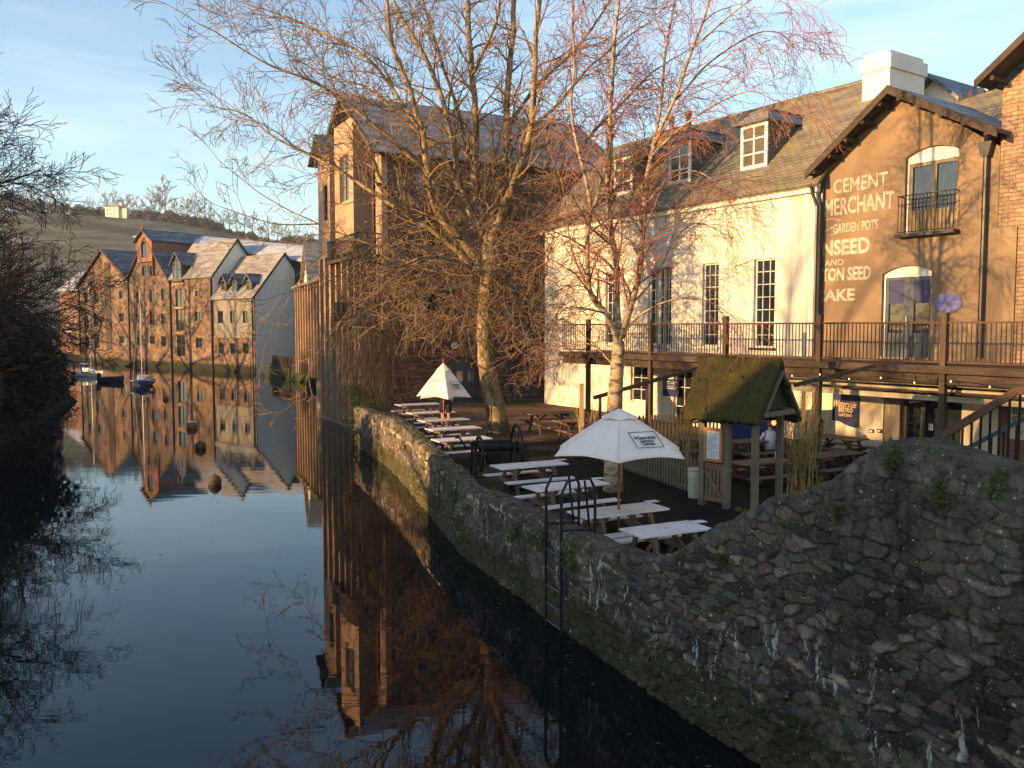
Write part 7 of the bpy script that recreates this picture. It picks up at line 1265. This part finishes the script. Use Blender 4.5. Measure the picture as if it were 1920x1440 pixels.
for i, (px, py, h, Y) in enumerate(srt):
    p = dep(px, py, Y); lab = (ordn[i] if i < 20 else ordn[i - 20] + ' from the right' ) ; l_ = ('bare tree on the hill crest, %s in line counted from the left' % ordn[i]) if i < 20 else ('bare tree on the hill crest, %s in line counted from the right end' % ordn[len(srt) - 1 - i])
    dup(hp_[i % 3], (p.x, Y, hill_z(p.x, Y) - 0.5), i * 1.7, l_, None, h / 11.5)
for o in hp_:
    for c_ in kids(o): D.objects.remove(c_)
    D.objects.remove(o)
# scrub, hedge and evergreens along the hill crest
pe = thing('hill_bush', 'dark evergreen clump on the hill below the crest trees, first from the left', 'bush', (0, 0, 0), 0, 'evergreen clumps on the hill'); m = MB();
for k in range(6): leaves(m, (2.2 * math.cos(k * 1.1), 1.5 * math.sin(k * 1.1), 1.6 + 0.8 * (k % 3)), (2.0, 2.0, 1.7), 420, 0.38, 80 + k, gap=0.3)
obj('foliage', m, MT['leafhill'], pe); HB = [(262, 404, 1.4, 380), (285, 408, 1.5, 378), (318, 412, 1.6, 376), (338, 414, 1.4, 376), (360, 419, 1.4, 376), (385, 424, 1.5, 376), (405, 428, 1.3, 376), (425, 430, .8, 376), (450, 432, .9, 376), (470, 434, 1.1, 376), (495, 436, .9, 376), (515, 438, .8, 376), (240, 402, 1.2, 385), (205, 402, 1.2, 385), (278, 384, 1.2, 405), (180, 402, 1.5, 390), (150, 405, 1.6, 390), (110, 405, 1.8, 390), (60, 405, 2.0, 390), (20, 405, 2.0, 390), (540, 446, 1.5, 372), (565, 452, 2.0, 360), (590, 460, 2.2, 350)]
for i, (px, py, s, Y) in enumerate(sorted(HB)):
    p = dep(px, py, Y); l_ = ('evergreen clump on the hill below the crest trees, %s from the left' % ordn[i]) if i < 20 else ('evergreen clump on the hill below the crest trees, %s from the right' % ordn[len(HB) - 1 - i])
    if i == 0: pe['label'] = l_; pe.location = (p.x, Y, hill_z(p.x, Y) - 0.6); pe.scale = (s, s, s)
    else: dup(pe, (p.x, Y, hill_z(p.x, Y) - 1.2), i * 0.9, l_, None, s * 0.8)
# ================================================================== AIR
hz = D.materials.new('morning_haze'); hz.use_nodes = True; ht = hz.node_tree; ht.nodes.clear(); pv = ht.nodes.new('ShaderNodeVolumePrincipled'); pv.inputs['Color'].default_value = (0.85, 0.88, 0.95, 1); pv.inputs['Density'].default_value = 0.00028; pv.inputs['Anisotropy'].default_value = 0.3
mo = ht.nodes.new('ShaderNodeOutputMaterial'); ht.links.new(pv.outputs[0], mo.inputs['Volume']); struct('haze', MB().box(-645, 645, -65, 645, -20, 84), hz, kind='stuff')
